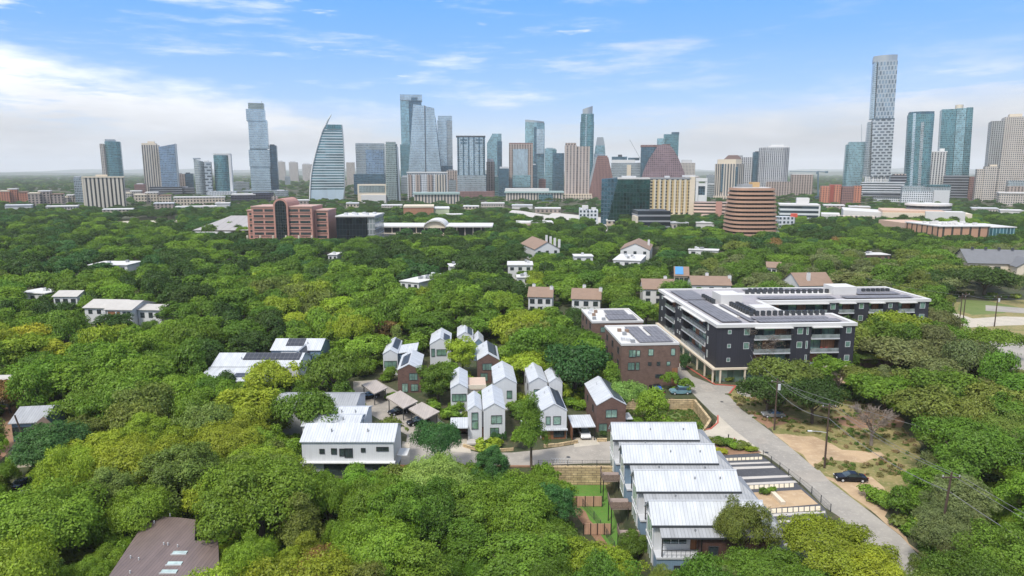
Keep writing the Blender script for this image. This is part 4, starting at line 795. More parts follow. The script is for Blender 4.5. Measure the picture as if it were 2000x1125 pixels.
def woods_houses():
    flatroof('white flat roof showing among dark trees, far left of the wood', 172, 248, 517, 6, 14, units=2)
    flatroof('low white flat roof at the far left edge beside the small hipped house', 38, 100, 570, 5, 9, rot=-.25, units=1, nwin=3)
    t = tanhouse('small white house with a hipped grey roof left of the big white two storey one', 104, 150, 566, 579, 6.2, 7.6, 8, WHITE, plain('grey_beige_roof', (.42, .40, .37), .8), chim=())
    # big white two-storey house
    A = P(160, 597, 6.4); t = thing('white_villa', 'large white two storey house with balconies and pale hipped roof, left in the wood', 'house', (A.x, A.y, 0), -.08)
    rf = plain('grey_beige_roof', (.42, .40, .37), .8); w = 19
    gable(t, 0, 1, 12, 12, 5.6, 7.3, WHITE, rf, 'x', .5); gable(t, 10.5, -3, 19, 9, 6.0, 7.8, WHITE, rf, 'x', .6); gable(t, 19.2, 0, 27, 8, 5.4, 6.4, WHITE, rf, 'x', .5)
    MB().box(11.3, -3.1, .2, 14.4, -3.0, 2.3).build('ground_opening', WDARK, t)
    for zz in (3.0,): MB().box(10.8, -5.2, zz, 15.2, -3.02, zz + .2).build('balcony', WHITE, t); MB().box(11, -3.12, zz + .25, 15, -3.03, zz + 2.3).build('balcony_door', SIDC, t)
    for k in range(9): MB().box(10.85 + k * .5, -5.18, 3.2, 10.9 + k * .5, -5.13, 4.2).build('baluster', DGREY, t)
    for a in (10.9, 15.1): MB().box(a - .15, -5.15, 0, a + .15, -4.85, 5.6).build('post', WHITE, t)
    for a, z in ((16.5, 4.4), (18, 4.4), (16.5, 1.6), (18, 1.6)): win(t, (0, -3, 0), (1, 0, 0), (0, -1, 0), a, z, .9, 1.5, WDARK, 0)
    for a in (2, 5, 8): win(t, (0, 1, 0), (1, 0, 0), (0, -1, 0), a, 4.2, 1.2, 1.2, WDARK, 1)
    for a in (20.7, 23.5, 26): win(t, (0, 0, 0), (1, 0, 0), (0, -1, 0), a, 3.6, 1.2, 1.6, WDARK, 1)
    BLOCK.append([(A.x - 2, A.y - 9), (A.x + 29, A.y - 9), (A.x + 29, A.y + 14), (A.x - 2, A.y + 14)]); PROTECT.append((164, 584, 320, 622, A.y - 6))
    tanhouse('white house glimpsed low at the left edge above the brown gravel yard', -22, 12, 742, 752, 5, 6, 7, CREAM, rf, chim=())
    flatroof('long white roof with vents lying diagonally in the middle of the wood', 782, 826, 548, 6, 24, rot=-.5, units=7, nwin=3)
    flatroof('small white roof piece right of the diagonal white roof', 880, 905, 520, 6, 10, units=2, rot=.2, nwin=2)
    flatroof('white flat roof on a white house left of the pale roofed one with brown gable', 992, 1040, 517, 7, 13, units=2, nwin=3)
    flatroof('small white roof with two dark vents below the white flat roofed house', 1010, 1034, 541, 6, 7, units=3, nwin=2)
    flatroof('tiny white house between the trees at left centre behind the lower wood', 641, 658, 497, 6, 12, units=1, nwin=2)
    flatroof('white boxy house with a porch under the tan gable with white ribs', 1122, 1158, 500, 6.5, 9, units=1, nwin=2)
    flatroof('low white roof with vents right of the white boxy house', 1198, 1250, 507, 5.5, 26, rot=-.3, units=6, nwin=3)
    t = tanhouse('tan roofed building with white raised ribs at the upper centre of the wood', 1045, 1095, 468, 487, 7, 11, 34, WHITE, SHING, .22, (), 'y')
    for k in range(4): MB().box(14.2 + k * .0, 2 + k * 9, 7.4, 15.4, 3 + k * 9, 12).build('party_wall', WHITE, t)
    t = tanhouse('tan roofed building with a white ridge wall right of the white ribbed one', 1212, 1268, 468, 487, 7, 10.5, 30, WHITE, SHING, -.25, ((.9, .6),), 'y')
    flatroof('white roof strip in trees left of the brown banded tower base', 1345, 1400, 487, 6, 8, rot=-.35, units=4, nwin=3)
    tanhouse('white walled tan roofed house with two chimneys, left of the similar one', 1032, 1078, 566, 579, 6, 8.6, 10, WHITE, SHING, -.12, ((.15, .8), (.95, .4)), pv=(1036, 563, 1086, 596, P(1032, 579, 6).y - 4))
    tanhouse('white walled tan roofed house with two chimneys above the flat brick block', 1117, 1172, 566, 583, 6, 8.8, 10, WHITE, SHING, -.14, ((.4, .95), (1.0, .4)), pv=(1121, 565, 1180, 598, P(1117, 583, 6).y - 4))
    tanhouse('tan roofed house with white balconies at the left end of the black apartment roof', 1256, 1316, 543, 564, 7.0, 9.8, 12, WHITE, SHING, -.1, ((.8, .8),), pv=(1258, 543, 1284, 588, P(1256, 564, 7).y - 4))
    tanhouse('tan roofed house with a white chimney stack behind the black apartment building', 1352, 1426, 537, 556, 7.0, 9.5, 12, WHITE, SHING, -.1, ((.5, .9), (1.02, .4)))
    t = tanhouse('house with a bright blue tarpaulin on its roof', 1318, 1344, 520, 538, 6, 9, 12, CREAM, SHING, -.2, ())
    MB().slab([(.2, .4, 6.55), (3.6, .4, 6.55), (3.6, 5.6, 9.15), (.2, 5.6, 9.15)], .05).build('roof_tarpaulin', plain('blue_tarp', (.06, .24, .48), .6, 0, .1), t)
    tanhouse('tan hipped roof with a white dormer behind the middle of the black apartments', 1562, 1632, 541, 558, 6, 10, 14, WHITE, SHING, .1, ((.35, .2),))
    tanhouse('pale tan roof corner in the trees right of the yellow green tree', 1498, 1524, 512, 522, 5, 7, 10, WHITE, SHING, -.3, ())
    flatroof('long low house with pale roof and brick walls in the right wood', 1684, 1738, 497, 4, 10, units=2, wall=BRK, roof=gRoof)
    # big grey roof at right
    A = P(1892, 512, 5.5); t = thing('church_hall', 'large grey shingled roof building at the right edge behind the big oak', 'building', (A.x, A.y, 0), -.22)
    gable(t, 0, 0, 34, 20, 5.5, 11, CREAM, SHINGG, 'x', .8); gable(t, 18, -8, 28, 6, 5, 8.5, CREAM, SHINGG, 'y', .6); 
    for k in range(5): MB().box(4 + k * 6, 8.5, 11.2, 5 + k * 6, 9.5, 12.2).build('roof_vent', DGREY, t)
    for k in range(3): win(t, (0, 0, 0), (1, 0, 0), (0, -1, 0), 3 + k * 5, 2.6, 2.4, 2.2, WDARK, 2)
    BLOCK.append([(A.x - 2, A.y - 10), (A.x + 45, A.y - 14), (A.x + 45, A.y + 20), (A.x - 2, A.y + 22)]); PROTECT.append((1888, 490, 1985, 516, A.y - 10))
    A = P(1966, 534, 0); t = thing('chequered_wall', 'tan wall with a white diamond brick pattern at the right edge beside the grey roof', 'wall', (A.x, A.y, 0), -.45)
    MB().box(0, 0, 0, 16, 1, 5).build('wall', plain('tan_brick', (.42, .27, .18), .85), t)
    for i in range(9):
        for j in range(3):
            cx, cz = 1 + i * 1.8, .9 + j * 1.6; MB().rings([[(cx - .6, -.06, cz), (cx, -.06, cz - .6), (cx + .6, -.06, cz), (cx, -.06, cz + .6)], [(cx - .6, -.0, cz), (cx, -.0, cz - .6), (cx + .6, -.0, cz), (cx, -.0, cz + .6)]]).build('brick_diamond', CREAM, t)
    PROTECT.append((1962, 508, 2000, 532, A.y - 4))
woods_houses()
# ------------------------------------------------------------------ streets, lots, lawns (thin sheets stacked by 4 mm steps over the ground)
ASPH = patchy('old_asphalt', [(.33, .305, .265), (.27, .25, .22), (.39, .36, .31)], .12, .93, 9, 1.6, .1)
ASPD = patchy('dark_asphalt', [(.075, .077, .085), (.06, .062, .07), (.1, .1, .105)], .2, .9, 8, 2.5, .1)
APRON = patchy('driveway_concrete', [(.47, .42, .34), (.41, .37, .30), (.52, .46, .38)], .2, .9, 8, 1.2, .1)
LOTC = patchy('lot_concrete', [(.34, .305, .26), (.28, .255, .22), (.39, .35, .30)], .3, .9, 8, 1.2, .1)
SAND = patchy('sandy_dirt', [(.46, .33, .20), (.36, .25, .15), (.50, .38, .25)], .2, .95, 9, 1.1, .5)
DIRT = patchy('brown_dirt', [(.27, .15, .09), (.20, .12, .07), (.34, .21, .12)], .25, .95, 9, 1.0, .5)
GRASS = patchy('grass', [(.10, .15, .03), (.13, .17, .045), (.2, .17, .07)], .22, .95, 9, 1.8, .6)
LAWN = patchy('green_lawn', [(.075, .18, .02), (.095, .21, .028), (.14, .17, .04)], .3, .95, 9, 2.2, .6)
DRYG = patchy('dry_grass', [(.24, .20, .075), (.15, .155, .045), (.38, .28, .15)], .22, .95, 9, 1.4, .6)
REDP = plain('red_kerb_paint', (.42, .10, .07), .8, 0, .2)
ROADPOLY = []
def sheet(name, mat, pix, lv, z=0.0, keep=True, kind='structure', label=None, jag=0):
    """flat ground patch given by its outline in the photograph, laid on the ground at height z + 4 mm * lv"""
    pts = [P(u, v, z) for u, v in pix]
    if jag:
        rnd = random.Random(len(pix) * 7 + lv); q = []
        for i, p in enumerate(pts):
            n = pts[(i + 1) % len(pts)]; d = (n - p).length; k = max(1, int(d / 2.2))
            for j in range(k):
                c = p.lerp(n, j / k); q.append(Vector((c.x + rnd.uniform(-jag, jag), c.y + rnd.uniform(-jag, jag), 0)))
        pts = q
    m = MB().rings([[(p.x, p.y, z + .004 * lv - .003) for p in pts], [(p.x, p.y, z + .004 * lv) for p in pts]])
    o = m.build(name, mat, kind=kind, label=label)
    # the outline is mostly clockwise in the world: make the top face up
    import bmesh
    bm = bmesh.new(); bm.from_mesh(o.data); bmesh.ops.recalc_face_normals(bm, faces=bm.faces); bmesh.ops.triangulate(bm, faces=[f for f in bm.faces if len(f.verts) > 4]); bm.to_mesh(o.data); bm.free()
    if keep: ROADPOLY.append([(p.x, p.y) for p in pts])
    return pts
MAINR = [(1318, 700), (1352, 735), (1395, 752), (1437, 755), (1423, 772), (1448, 800), (1502, 840), (1562, 889), (1627, 945), (1702, 1002), (1759, 1047), (1808, 1100), (1860, 1160),
         (1700, 1160), (1640, 1010), (1611, 991), (1570, 949), (1525, 911), (1476, 874), (1430, 838), (1392, 808), (1352, 768), (1330, 740), (1292, 700), (1245, 655), (1290, 655)]
sheet('road', ASPH, MAINR, 6)
for a, b in (((1423, 771), (1437, 754)), ((1395, 751), (1436, 754)), ((1322, 704), (1396, 751))):
    A, B = P(*a), P(*b); d = (B - A).normalized(); n = Vector((-d.y, d.x, 0)) * .18
    m = MB().rings([[(q.x, q.y, -.05) for q in (A - n, B - n, B + n, A + n)], [(q.x, q.y, .14) for q in (A - n, B - n, B + n, A + n)]]); m.build('kerb', REDP if a[0] > 1300 else CONC, kind='structure')
# side street opening on the right of the junction and street by the black block
sheet('road', ASPH, [(1437, 752), (1440, 768), (1476, 782), (1470, 757)], 5)
sheet('driveway', APRON, [(1404, 812), (1432, 838), (1478, 874), (1505, 893), (1480, 885), (1440, 868), (1400, 860), (1330, 870), (1300, 845), (1370, 845), (1395, 832)], 7)
sheet('street', LOTC, [(1330, 880), (1250, 905), (1150, 905), (1070, 908), (1000, 912), (900, 908), (862, 895), (845, 872), (880, 872), (935, 884), (1000, 884), (1060, 878), (1140, 866), (1230, 858), (1330, 850)], 5)
sheet('carport_court', LOTC, [(690, 745), (735, 742), (800, 778), (860, 820), (880, 836), (905, 880), (860, 915), (800, 925), (790, 900), (795, 850), (728, 812), (690, 785)], 4)
sheet('driveway', APRON, [(883, 848), (914, 848), (920, 885), (880, 882)], 8)
sheet('driveway', APRON, [(1118, 855), (1160, 852), (1172, 868), (1122, 874)], 8)
sheet('footpath', APRON, [(786, 862), (800, 865), (800, 925), (780, 925)], 9)
# right-hand verge
sheet('verge', DRYG, [(1423, 772), (1437, 755), (1500, 760), (1700, 790), (1790, 860), (1800, 940), (1730, 1000), (1702, 1002), (1627, 945), (1562, 889), (1502, 840), (1448, 800)], 1, jag=.8)
sheet('dirt_patch', SAND, [(1506, 845), (1540, 848), (1590, 853), (1622, 868), (1650, 880), (1722, 884), (1728, 893), (1690, 903), (1612, 897), (1592, 905), (1588, 918), (1566, 889)], 2, keep=True, jag=.5)
sheet('dirt_patch', SAND, [(1600, 925), (1640, 938), (1700, 930), (1722, 950), (1742, 985), (1735, 1010), (1780, 1060), (1830, 1110), (1812, 1104), (1759, 1047), (1702, 1002), (1627, 945)], 3, jag=.5)
sheet('dirt_patch', DIRT, [(1455, 800), (1486, 806), (1560, 818), (1500, 838)], 2, jag=.4)
sheet('dirt_patch', DIRT, [(1630, 815), (1700, 803), (1760, 812), (1765, 835), (1700, 838), (1640, 830)], 3, jag=.7)
for i, pix in enumerate(([(1475, 858), (1492, 856), (1500, 866), (1484, 868)], [(1452, 812), (1470, 810), (1476, 818), (1460, 820)], [(1545, 921), (1600, 919), (1622, 940), (1570, 944)], [(1425, 790), (1433, 789), (1447, 806), (1440, 808)], [(1366, 752), (1385, 750), (1398, 764), (1380, 766)])):
    sheet('road_patch', (LOTC, ASPH, LOTC, LOTC, LOTC)[i], pix, 8, keep=False, jag=.15)
for (u, v) in ((1497, 884), (1410, 785), (1110, 893)): q = P(u, v); MB().cyl(q.x, q.y, .02, .035, .38, 12).build('manhole', DGREY, kind='structure')
# parking lot by the terrace
sheet('parking_lot', ASPD, [(1395, 889), (1480, 885), (1535, 925), (1575, 960), (1612, 995), (1625, 1040), (1640, 1100), (1400, 1100), (1440, 990), (1400, 930)], 8)
for pix in ([(1400, 905), (1502, 902), (1506, 905), (1404, 909)], [(1408, 913), (1510, 910), (1516, 914), (1412, 918)], [(1438, 932), (1542, 928), (1548, 932), (1442, 937)], [(1447, 944), (1553, 939), (1559, 943), (1452, 948)],
            [(1490, 1005), (1612, 998), (1612, 1003), (1494, 1010)], [(1506, 1017), (1590, 1012), (1590, 1017), (1510, 1022)], [(1520, 1046), (1575, 1043), (1580, 1047), (1524, 1052)], [(1530, 1062), (1560, 1060), (1560, 1066), (1533, 1068)]):
    sheet('concrete_strip', CONC, pix, 10, keep=False)
PAVE = plain('cream_paver', (.60, .52, .38), .85, 0, .15, 1.0)
for (ua, va, ub, vb, h, n) in ((1408, 898.5, 1490, 895, 5, 10), (1454, 953, 1552, 948, 7.5, 10), (1485, 1000, 1604, 993, 8.5, 11)):
    for k in range(n):
        a, b = k / n, (k + .82) / n
        q = [P(ua + (ub - ua) * t, va + (vb - va) * t + dv + 0, 0) for t, dv in ((a, h / 2), (b, h / 2), (b, -h / 2), (a, -h / 2))]
        pv = MB().rings([[(p.x, p.y, .03) for p in q], [(p.x, p.y, .075) for p in q]]).build('paver', PAVE)
        tag(pv, ('leftmost', 'second', 'third', 'fourth', 'fifth', 'sixth', 'seventh', 'eighth', 'ninth', 'tenth', 'last')[k if k < n - 1 else 10] + ' cream paving slab counted from the left in the row ' + {1408: 'by the planting bed', 1454: 'above the sandy plot', 1485: 'below the sandy plot'}[ua], 'paving slab', 'cream paving slabs in the row ' + {1408: 'by the planting bed', 1454: 'above the sandy plot', 1485: 'below the sandy plot'}[ua])
sheet('sand_plot', SAND, [(1460, 963), (1565, 957), (1598, 985), (1485, 995)], 11)
A, B = P(1505, 962), P(1530, 987); d = (B - A).normalized(); n = Vector((-d.y, d.x, 0)) * .35
tag(MB().rings([[(q.x, q.y, 0) for q in (A - n, B - n, B + n, A + n)], [(q.x, q.y, .55) for q in (A - n, B - n, B + n, A + n)]]).build('low_wall', CREAM), 'low cream stone wall crossing the sandy plot beside the terrace', 'wall')
sheet('planting_bed', DIRT, [(1385, 868), (1430, 862), (1470, 873), (1488, 885), (1400, 890), (1385, 885)], 12)
# lawns of the lower gardens and the sunk lawn
sheet('lawn', LAWN, [(1085, 948), (1182, 945), (1205, 972), (1250, 1030), (1290, 1090), (1190, 1080), (1140, 1005), (1100, 972)], 3, z=-3.0)
sheet('dirt_path', DIRT, [(1120, 975), (1142, 1000), (1205, 1085), (1185, 1085), (1112, 992)], 5, z=-3.0, jag=.2)
sheet('dirt_patch', DIRT, [(905, 915), (1050, 918), (1050, 950), (1100, 960), (960, 962)], 1, z=-1.2, jag=.6)
sheet('lawn', GRASS, [(1236, 776), (1300, 786), (1345, 790), (1378, 812), (1384, 838), (1300, 836), (1238, 834)], 3, z=-2.2)
sheet('gravel_yard', DIRT, [(0, 770), (30, 775), (40, 860), (0, 900)], 3)
sheet('road', ASPH, [(18, 1040), (45, 1020), (60, 1090), (50, 1140), (0, 1140)], 4)
sheet('road', ASPH, [(22, 960), (52, 935), (60, 980), (50, 1030), (30, 1040)], 5)
sheet('clearing', GRASS, [(380, 815), (440, 818), (440, 842), (385, 850)], 3)
sheet('footpath', APRON, [(240, 432), (345, 430), (350, 446), (235, 450)], 3)
sheet('field', GRASS, [(225, 432), (350, 429), (355, 448), (228, 452)], 2)
sheet('clearing', DIRT, [(236, 565), (262, 560), (268, 585), (232, 588)], 3)
# streets and grass far right
sheet('field', DRYG, [(1865, 590), (2010, 585), (2040, 800), (1940, 760), (1880, 700), (1850, 640)], 1)
sheet('road', APRON, [(1845, 605), (1868, 612), (1900, 622), (1960, 618), (2030, 620), (2030, 634), (1960, 636), (1890, 640), (1855, 625)], 4)
sheet('road', ASPH, [(1900, 672), (1975, 655), (2030, 665), (2030, 720), (1975, 730), (1930, 712), (1905, 695)], 5)
sheet('road', ASPH, [(1925, 596), (2030, 604), (2030, 614), (1925, 607)], 5)
sheet('clearing', GRASS, [(1878, 585), (1930, 588), (1990, 600), (1960, 612), (1900, 615), (1870, 606)], 2)
sheet('clearing', SAND, [(1620, 728), (1700, 732), (1800, 740), (1790, 760), (1700, 765), (1640, 750)], 2, keep=False, jag=1)
sheet('roadside_ground', CONC, [(1080, 415), (1180, 425), (1190, 455), (1110, 440), (1060, 428)], 4)
sheet('motorway', CONC, [(1000, 410), (1020, 412), (1100, 425), (1060, 432), (990, 418)], 5, z=6)

# ------------------------------------------------------------------ retaining walls
def wallrun(name, label, pts, z0, z1, t=.45, mat=LIME, cat='retaining wall'):
    m = MB(); q = [Vector((p.x, p.y, 0)) for p in pts]; L, Rr = [], []
    for i, p in enumerate(q):
        d = (q[min(i + 1, len(q) - 1)] - q[max(i - 1, 0)]).normalized(); n = Vector((-d.y, d.x, 0)) * t / 2; L.append(p - n); Rr.append(p + n)
    for i in range(len(q) - 1):
        c = [L[i], L[i + 1], Rr[i + 1], Rr[i]]; m.rings([[(a.x, a.y, z0) for a in c], [(a.x, a.y, z1) for a in c]])
    return tag(m.build(name, mat), label, cat)
wallrun('retaining_wall', 'long stepped limestone retaining wall above the lower green lawn', [Vector((4.4, 110.0, 0)), Vector((10.0, 110.1, 0)), Vector((10.4, 110.05, 0)), Vector((17.2, 110.0, 0))], -3.2, .3, .7)
wallrun('retaining_wall', 'rough brown retaining wall running left from the pale limestone one, behind the round dark bush', [Vector((-9, 109.2, 0)), Vector((-3, 110.6, 0)), Vector((4.0, 110.6, 0))], -2.6, .12, .5, DIRT)
wallrun('retaining_wall', 'tall yellowish limestone wall below the parked blue car and pickup', [Vector((33.2, 145.1, 0)), Vector((40.3, 145.1, 0))], -2.5, .15, .5)
wallrun('retaining_wall', 'grey limestone wall below the dark pickup, left of the yellowish one', [Vector((25, 145.2, 0)), Vector((33.0, 145.2, 0))], -2.5, .12, .4)
wallrun('retaining_wall', 'curved limestone wall stepping down along the drive beside the grass', [Vector((40.4, 144.8, 0)), Vector((40.4, 138, 0)), Vector((40.4, 132.5, 0)), Vector((38.6, 129, 0)), Vector((36.6, 125.6, 0)), Vector((34.4, 122.2, 0))], -2.5, .3, .5)
wallrun('kerb_line', 'faded red kerb around the curved limestone wall', [P(1402, 812), P(1402, 826), P(1388, 838), P(1345, 846)], 0, .14, .3, REDP, 'kerb')
wallrun('planter_wall', 'low curved stone planter wall in front of the white twin gabled house', [P(905, 872), P(930, 880), P(970, 882), (P(1003, 880))], 0, .5, .4, LIME, 'planter')
wallrun('planter_wall', 'low stone planter wall in front of the white gabled house with brick base', [P(1062, 874), P(1090, 872), P(1128, 865)], 0, .6, .4, LIME, 'planter')
wallrun('planter_wall', 'short stone planter wall in front of the brown gabled house by the van', [P(1166, 862), P(1185, 862)], 0, .6, .4, LIME, 'planter')

# ------------------------------------------------------------------ small gabled houses of the cluster
ROT = R(4)
def ghouse(label, uL, uR, ve, ze, dep, wall=SIDW, rise=.29, wins=(), solar=None, base=None, door=None, pv=None, roof=RSEAM, low=0, extra=None, sidew=2):
    A, B = P(uL, ve, ze), P(uR, ve, ze); w = (B - A).length; z0 = T(A.x, A.y)
    t = thing('gabled_house', label, 'house', (A.x, A.y, z0), ROT); ze = ze - z0; zr = ze + rise * w * (1 if w > 3.5 else 1.3)
    gable(t, 0, 0, w, dep, ze, zr, wall, roof, 'y', .1, solar=solar)
    for (fx, z, ww, hh, mu) in wins: win(t, (0, 0, 0), (1, 0, 0), (0, -1, 0), w * fx, z, ww, hh, WGREEN, mu)
    if base:
        MB().box(.08, -.06, -.2, w - .08, -.004, base).build('lower_wall', SIDC, t); MB().box(-.15, -.7, base + .02, w + .15, -.01, base + .22).build('canopy', RSEAM, t)
    if door: MB().box(w * door - .5, -.09, 0, w * door + .5, -.062, 2.1).build('door', SIDC, t)
    for k in range(sidew):
        win(t, (0, 0, 0), (0, 1, 0), (-1, 0, 0), dep * (k + .6) / (sidew + .2), ze - 1.8, .9, 1.3, WDARK, 0); win(t, (w, 0, 0), (0, 1, 0), (1, 0, 0), dep * (k + .6) / (sidew + .2), ze - 1.8, .9, 1.3, WDARK, 0)
    rp = MB().cyl(w * .3, dep * .7, ze + .5, ze + rise * w * .75 + .5, .09, 8).build('vent_pipe', LGREY, t)
    if extra: extra(t, w, dep, ze)
    c, s = math.cos(ROT), math.sin(ROT); g = 1.6
    BLOCK.append([(A.x + x * c - y * s, A.y + x * s + y * c) for x, y in ((-g, -g), (w + g, -g), (w + g, dep + g), (-g, dep + g))])
    _, vr = PROJ(A.x, A.y + dep, zr); PROTECT.append((*(pv or (uL, vr, uR, ve + 38, 0))[:4], A.y - 1)); return t
def ex1(t, w, d, ze):
    MB().box(w + .05, 1.5, 0, w + 4.4, 9, ze - .6).build('side_wing', SIDBL, t); MB().slab([(w - .1, 1.2, ze - .1), (w + 4.7, 1.2, ze + .5), (w + 4.7, 9.4, ze + .5), (w - .1, 9.4, ze - .1)], .2).build('wing_roof', RSEAM, t)
ghouse('white gabled house with a blue grey wing, farthest left in the small house cluster', 748, 776, 692, 5.4, 13, wins=((.5, 2.8, 3, 1.6, 2),), solar=(1, .25, .95, .15, .85), extra=ex1, pv=(748, 662, 806, 700, 150))
ghouse('brown gabled house behind the middle carport', 776.5, 821, 723, 5.4, 12.6, BRK2, .25, ((.68, 3.8, 1.8, 1.5, 2), (.72, 1.2, 1.5, 1.5, 1), (.3, 1.2, 1.2, 1.9, 1)), (0, .1, .75, .25, .9), pv=(778, 684, 820, 760, 140))
ghouse('white gabled house with right slope solar panels, behind the brown house and round tree', 839.5, 880, 673, 5.4, 12, wins=((.15, 3.2, .8, 2, 0), (.55, 3.2, 2.4, 1.6, 1)), solar=(1, .05, .6, .15, .7), pv=(840, 653, 878, 698, 165))
ghouse('white gabled house mostly hidden behind the round tree at the top of the cluster', 893, 924, 658, 5.6, 11, wins=((.5, 3.4, 1.8, 1.4, 1),), solar=(1, .0, .7, .15, .7), pv=(893, 643, 924, 662, 170))
ghouse('small white gabled house with a blue front at the top of the cluster', 925, 945, 672, 4.6, 9, SIDBL, .4, ((.5, 2.4, 1.2, 1.2, 0),), pv=(925, 648, 945, 676, 165))
ghouse('brown gabled house with a solar roof and the highest ridge in the cluster', 932.5, 975, 704, 5.7, 12.5, BRK2, .3, ((.45, 4.1, 2.2, 1.5, 2), (.3, 1.6, 1.6, 1.8, 1), (.75, 1.4, 1.0, 2.4, 0)), (1, .15, .95, .2, .95), pv=(934, 668, 975, 748, 150))
def ex6(t, w, d, ze):
    MB().box(w + .05, 2, 0, w + 3.9, 10, ze - 1.0).build('side_wing', CREAM, t); MB().box(w, 1.8, ze - .98, w + 4.0, 10.2, ze - .8).build('wing_roof', plain('pinkish_roof_deck', (.50, .38, .30), .8), t)
    MB().box(w + .05, 1.78, ze - .78, w + 3.98, 1.9, ze + .1).build('parapet', CREAM, t); MB().box(-1.3, -2.6, 0, w + .4, -.2, .5).build('porch_slab', WHITE, t)
ghouse('white gabled house with a four pane window and a flat roof deck at right', 880, 913, 759, 5.3, 12, wins=((.5, 3.3, 2.9, 1.5, 3),), extra=ex6, pv=(880, 720, 940, 790, 125))
ghouse('white gabled house right of the flat roof deck, with one small dark window', 965, 1009, 750, 5.6, 12.5, wins=((.68, 3.2, 1.0, 1.6, 0),), pv=(962, 714, 1009, 784, 135), extra=lambda t, w, d, ze: MB().box(-.3, -.8, 0, w + .4, -.02, .35).build('plinth', WHITE, t))
def ex8(t, w, d, ze):
    x0, x1 = -2.95, -.35
    gable(t, x0, .3, x1, 9, ze - .2, ze + .75, SIDW, RSEAM, 'y', .06); MB().box(-.35, 1.2, 0, .0, 8, ze - .6).build('link_wall', SIDW, t)
    for z in (4.55, 2.9): win(t, (x0, .3, 0), (1, 0, 0), (0, -1, 0), 1.3, z, 1.1, 1.5, WGREEN, 0)
    MB().box(x1 + .02, .9, 0, -.02, 1.18, 2.1).build('door', SIDC, t); MB().box(-3.2, -2.3, 0, .6, -.1, .32).build('porch_slab', CONC, t)
ghouse('tall white twin gabled house at the front with a narrow left bay', 944.5, 986.5, 801, 5.9, 11.5, wins=((.6, 4.0, 1.9, 1.5, 1), (.5, 1.4, 1.5, 1.8, 1)), extra=ex8, rise=.30, pv=(914, 748, 988, 858, 112))
def ex9(t, w, d, ze):
    gable(t, w + .4, -1.3 + 1.5, w + 3.3, 8.6, ze - .2, ze + .8, SIDW, RSEAM, 'y', .06); win(t, (w + .4, .2, 0), (1, 0, 0), (0, -1, 0), 1.4, 3.0, .8, 1.2, WDARK, 0); MB().box(w - .02, 1.5, 0, w + .42, 7, ze - .8).build('link_wall', CREAM, t)
ghouse('white twin gabled house with a lower right half, directly behind the brick based white one', 1034, 1069, 748, 5.5, 11.5, wins=((.5, 3.2, 1.8, 1.6, 2),), extra=ex9, pv=(1026, 708, 1096, 780, 128))
ghouse('white gabled house on a brick base with a dark solar strip on its right slope', 1057, 1107.5, 804, 5.5, 10.8, wins=((.27, 3.7, .75, 1.5, 0), (.62, 3.7, 1.3, 1.5, 0)), solar=(1, .05, .95, .1, .8), base=1.9, door=.12, pv=(1045, 755, 1109, 858, 110),
       extra=lambda t, w, d, ze: (win(t, (0, -.06, 0), (1, 0, 0), (0, -1, 0), w * .7, 1.1, 1.9, 1.2, WDARK, 2), MB().box(-3.6, .2, 2.4, -.25, 3.4, 2.6).build('side_canopy', RSEAM, t), MB().box(-3.5, 3.0, 0, -.4, 3.3, 2.38).build('side_wall', SIDC, t)))
ghouse('brown gabled house with a dark solar strip beside the white van carport', 1166, 1223.5, 792, 5.4, 13.5, BRK2, .28, ((.5, 3.7, 2.1, 1.5, 1), (.22, .9, 1.5, 1.5, 1), (.75, 1.1, 1.6, 1.5, 1)), (1, .05, .95, .1, .8), pv=(1150, 738, 1224, 848, 116),
       extra=lambda t, w, d, ze: MB().box(w + .02, .5, 2.2, w + 1.6, 4, 2.36).build('side_canopy', RSEAM, t))

# ------------------------------------------------------------------ long pitched houses at left
def longhouse(label, uA, uB, vr, zr, ze, run, x_rot=0.0, wall=SIDW, roof=RSEAM, pv=None, solar=None, lower=None, wins=(), sidewall=None, z0=-.3):
    A, B = P(uA, vr, zr), P(uB, vr, zr); w = (B - A).length
    t = thing('long_house', label, 'house', (A.x, A.y - run, 0), x_rot)
    gable(t, 0, 0, w, run * 2, ze, zr, wall, roof, 'x', .25, solar=solar)
    for (fx, z, ww, hh, mu) in wins: win(t, (0, 0, 0), (1, 0, 0), (0, -1, 0), w * fx, z, ww, hh, WDARK, mu)
    for k in (.3, .7): MB().cyl(w * k, run * .5, ze + .3, ze + (zr - ze) * .5 + .7, .11, 8).build('vent_pipe', MGREY, t)
    if lower: lower(t, w)
    BLOCK.append([(A.x - 1.5, A.y - run - 1.5), (B.x + 1.5, A.y - run - 1.5), (B.x + 1.5, A.y + run + 1), (A.x - 1.5, A.y + run + 1)])
    if pv: PROTECT.append((*pv[:4], A.y - run - 1))
    return t
def lowL1(t, w):
    MB().box(3.5, -.05, 0, w - .3, -.02, 2.45).build('lower_wall', WDARK, t)
    MB().box(w * .53, -.09, 0, w * .68, -.052, 2.3).build('door_panel', SIDC, t); MB().box(-.1, -.9, 2.5, w + .3, -.02, 2.65).build('canopy', WHITE, t)
    MB().box(w - 5.5, -3.5, 0, w + .6, -.92, .16).build('patio', CONC, t)
    for a in (w - .1, w - 5.2): MB().box(a - .07, -.85, 0, a + .07, -.75, 2.48).build('post', BLACK, t)
    MB().box(w + .28, 1.5, 2.8, w + 2.0, 4.5, 2.95).build('side_canopy', WHITE, t); MB().box(w + .3, .3, 0, w + 2.6, .5, 1.7).build('garden_screen', SIDC, t)
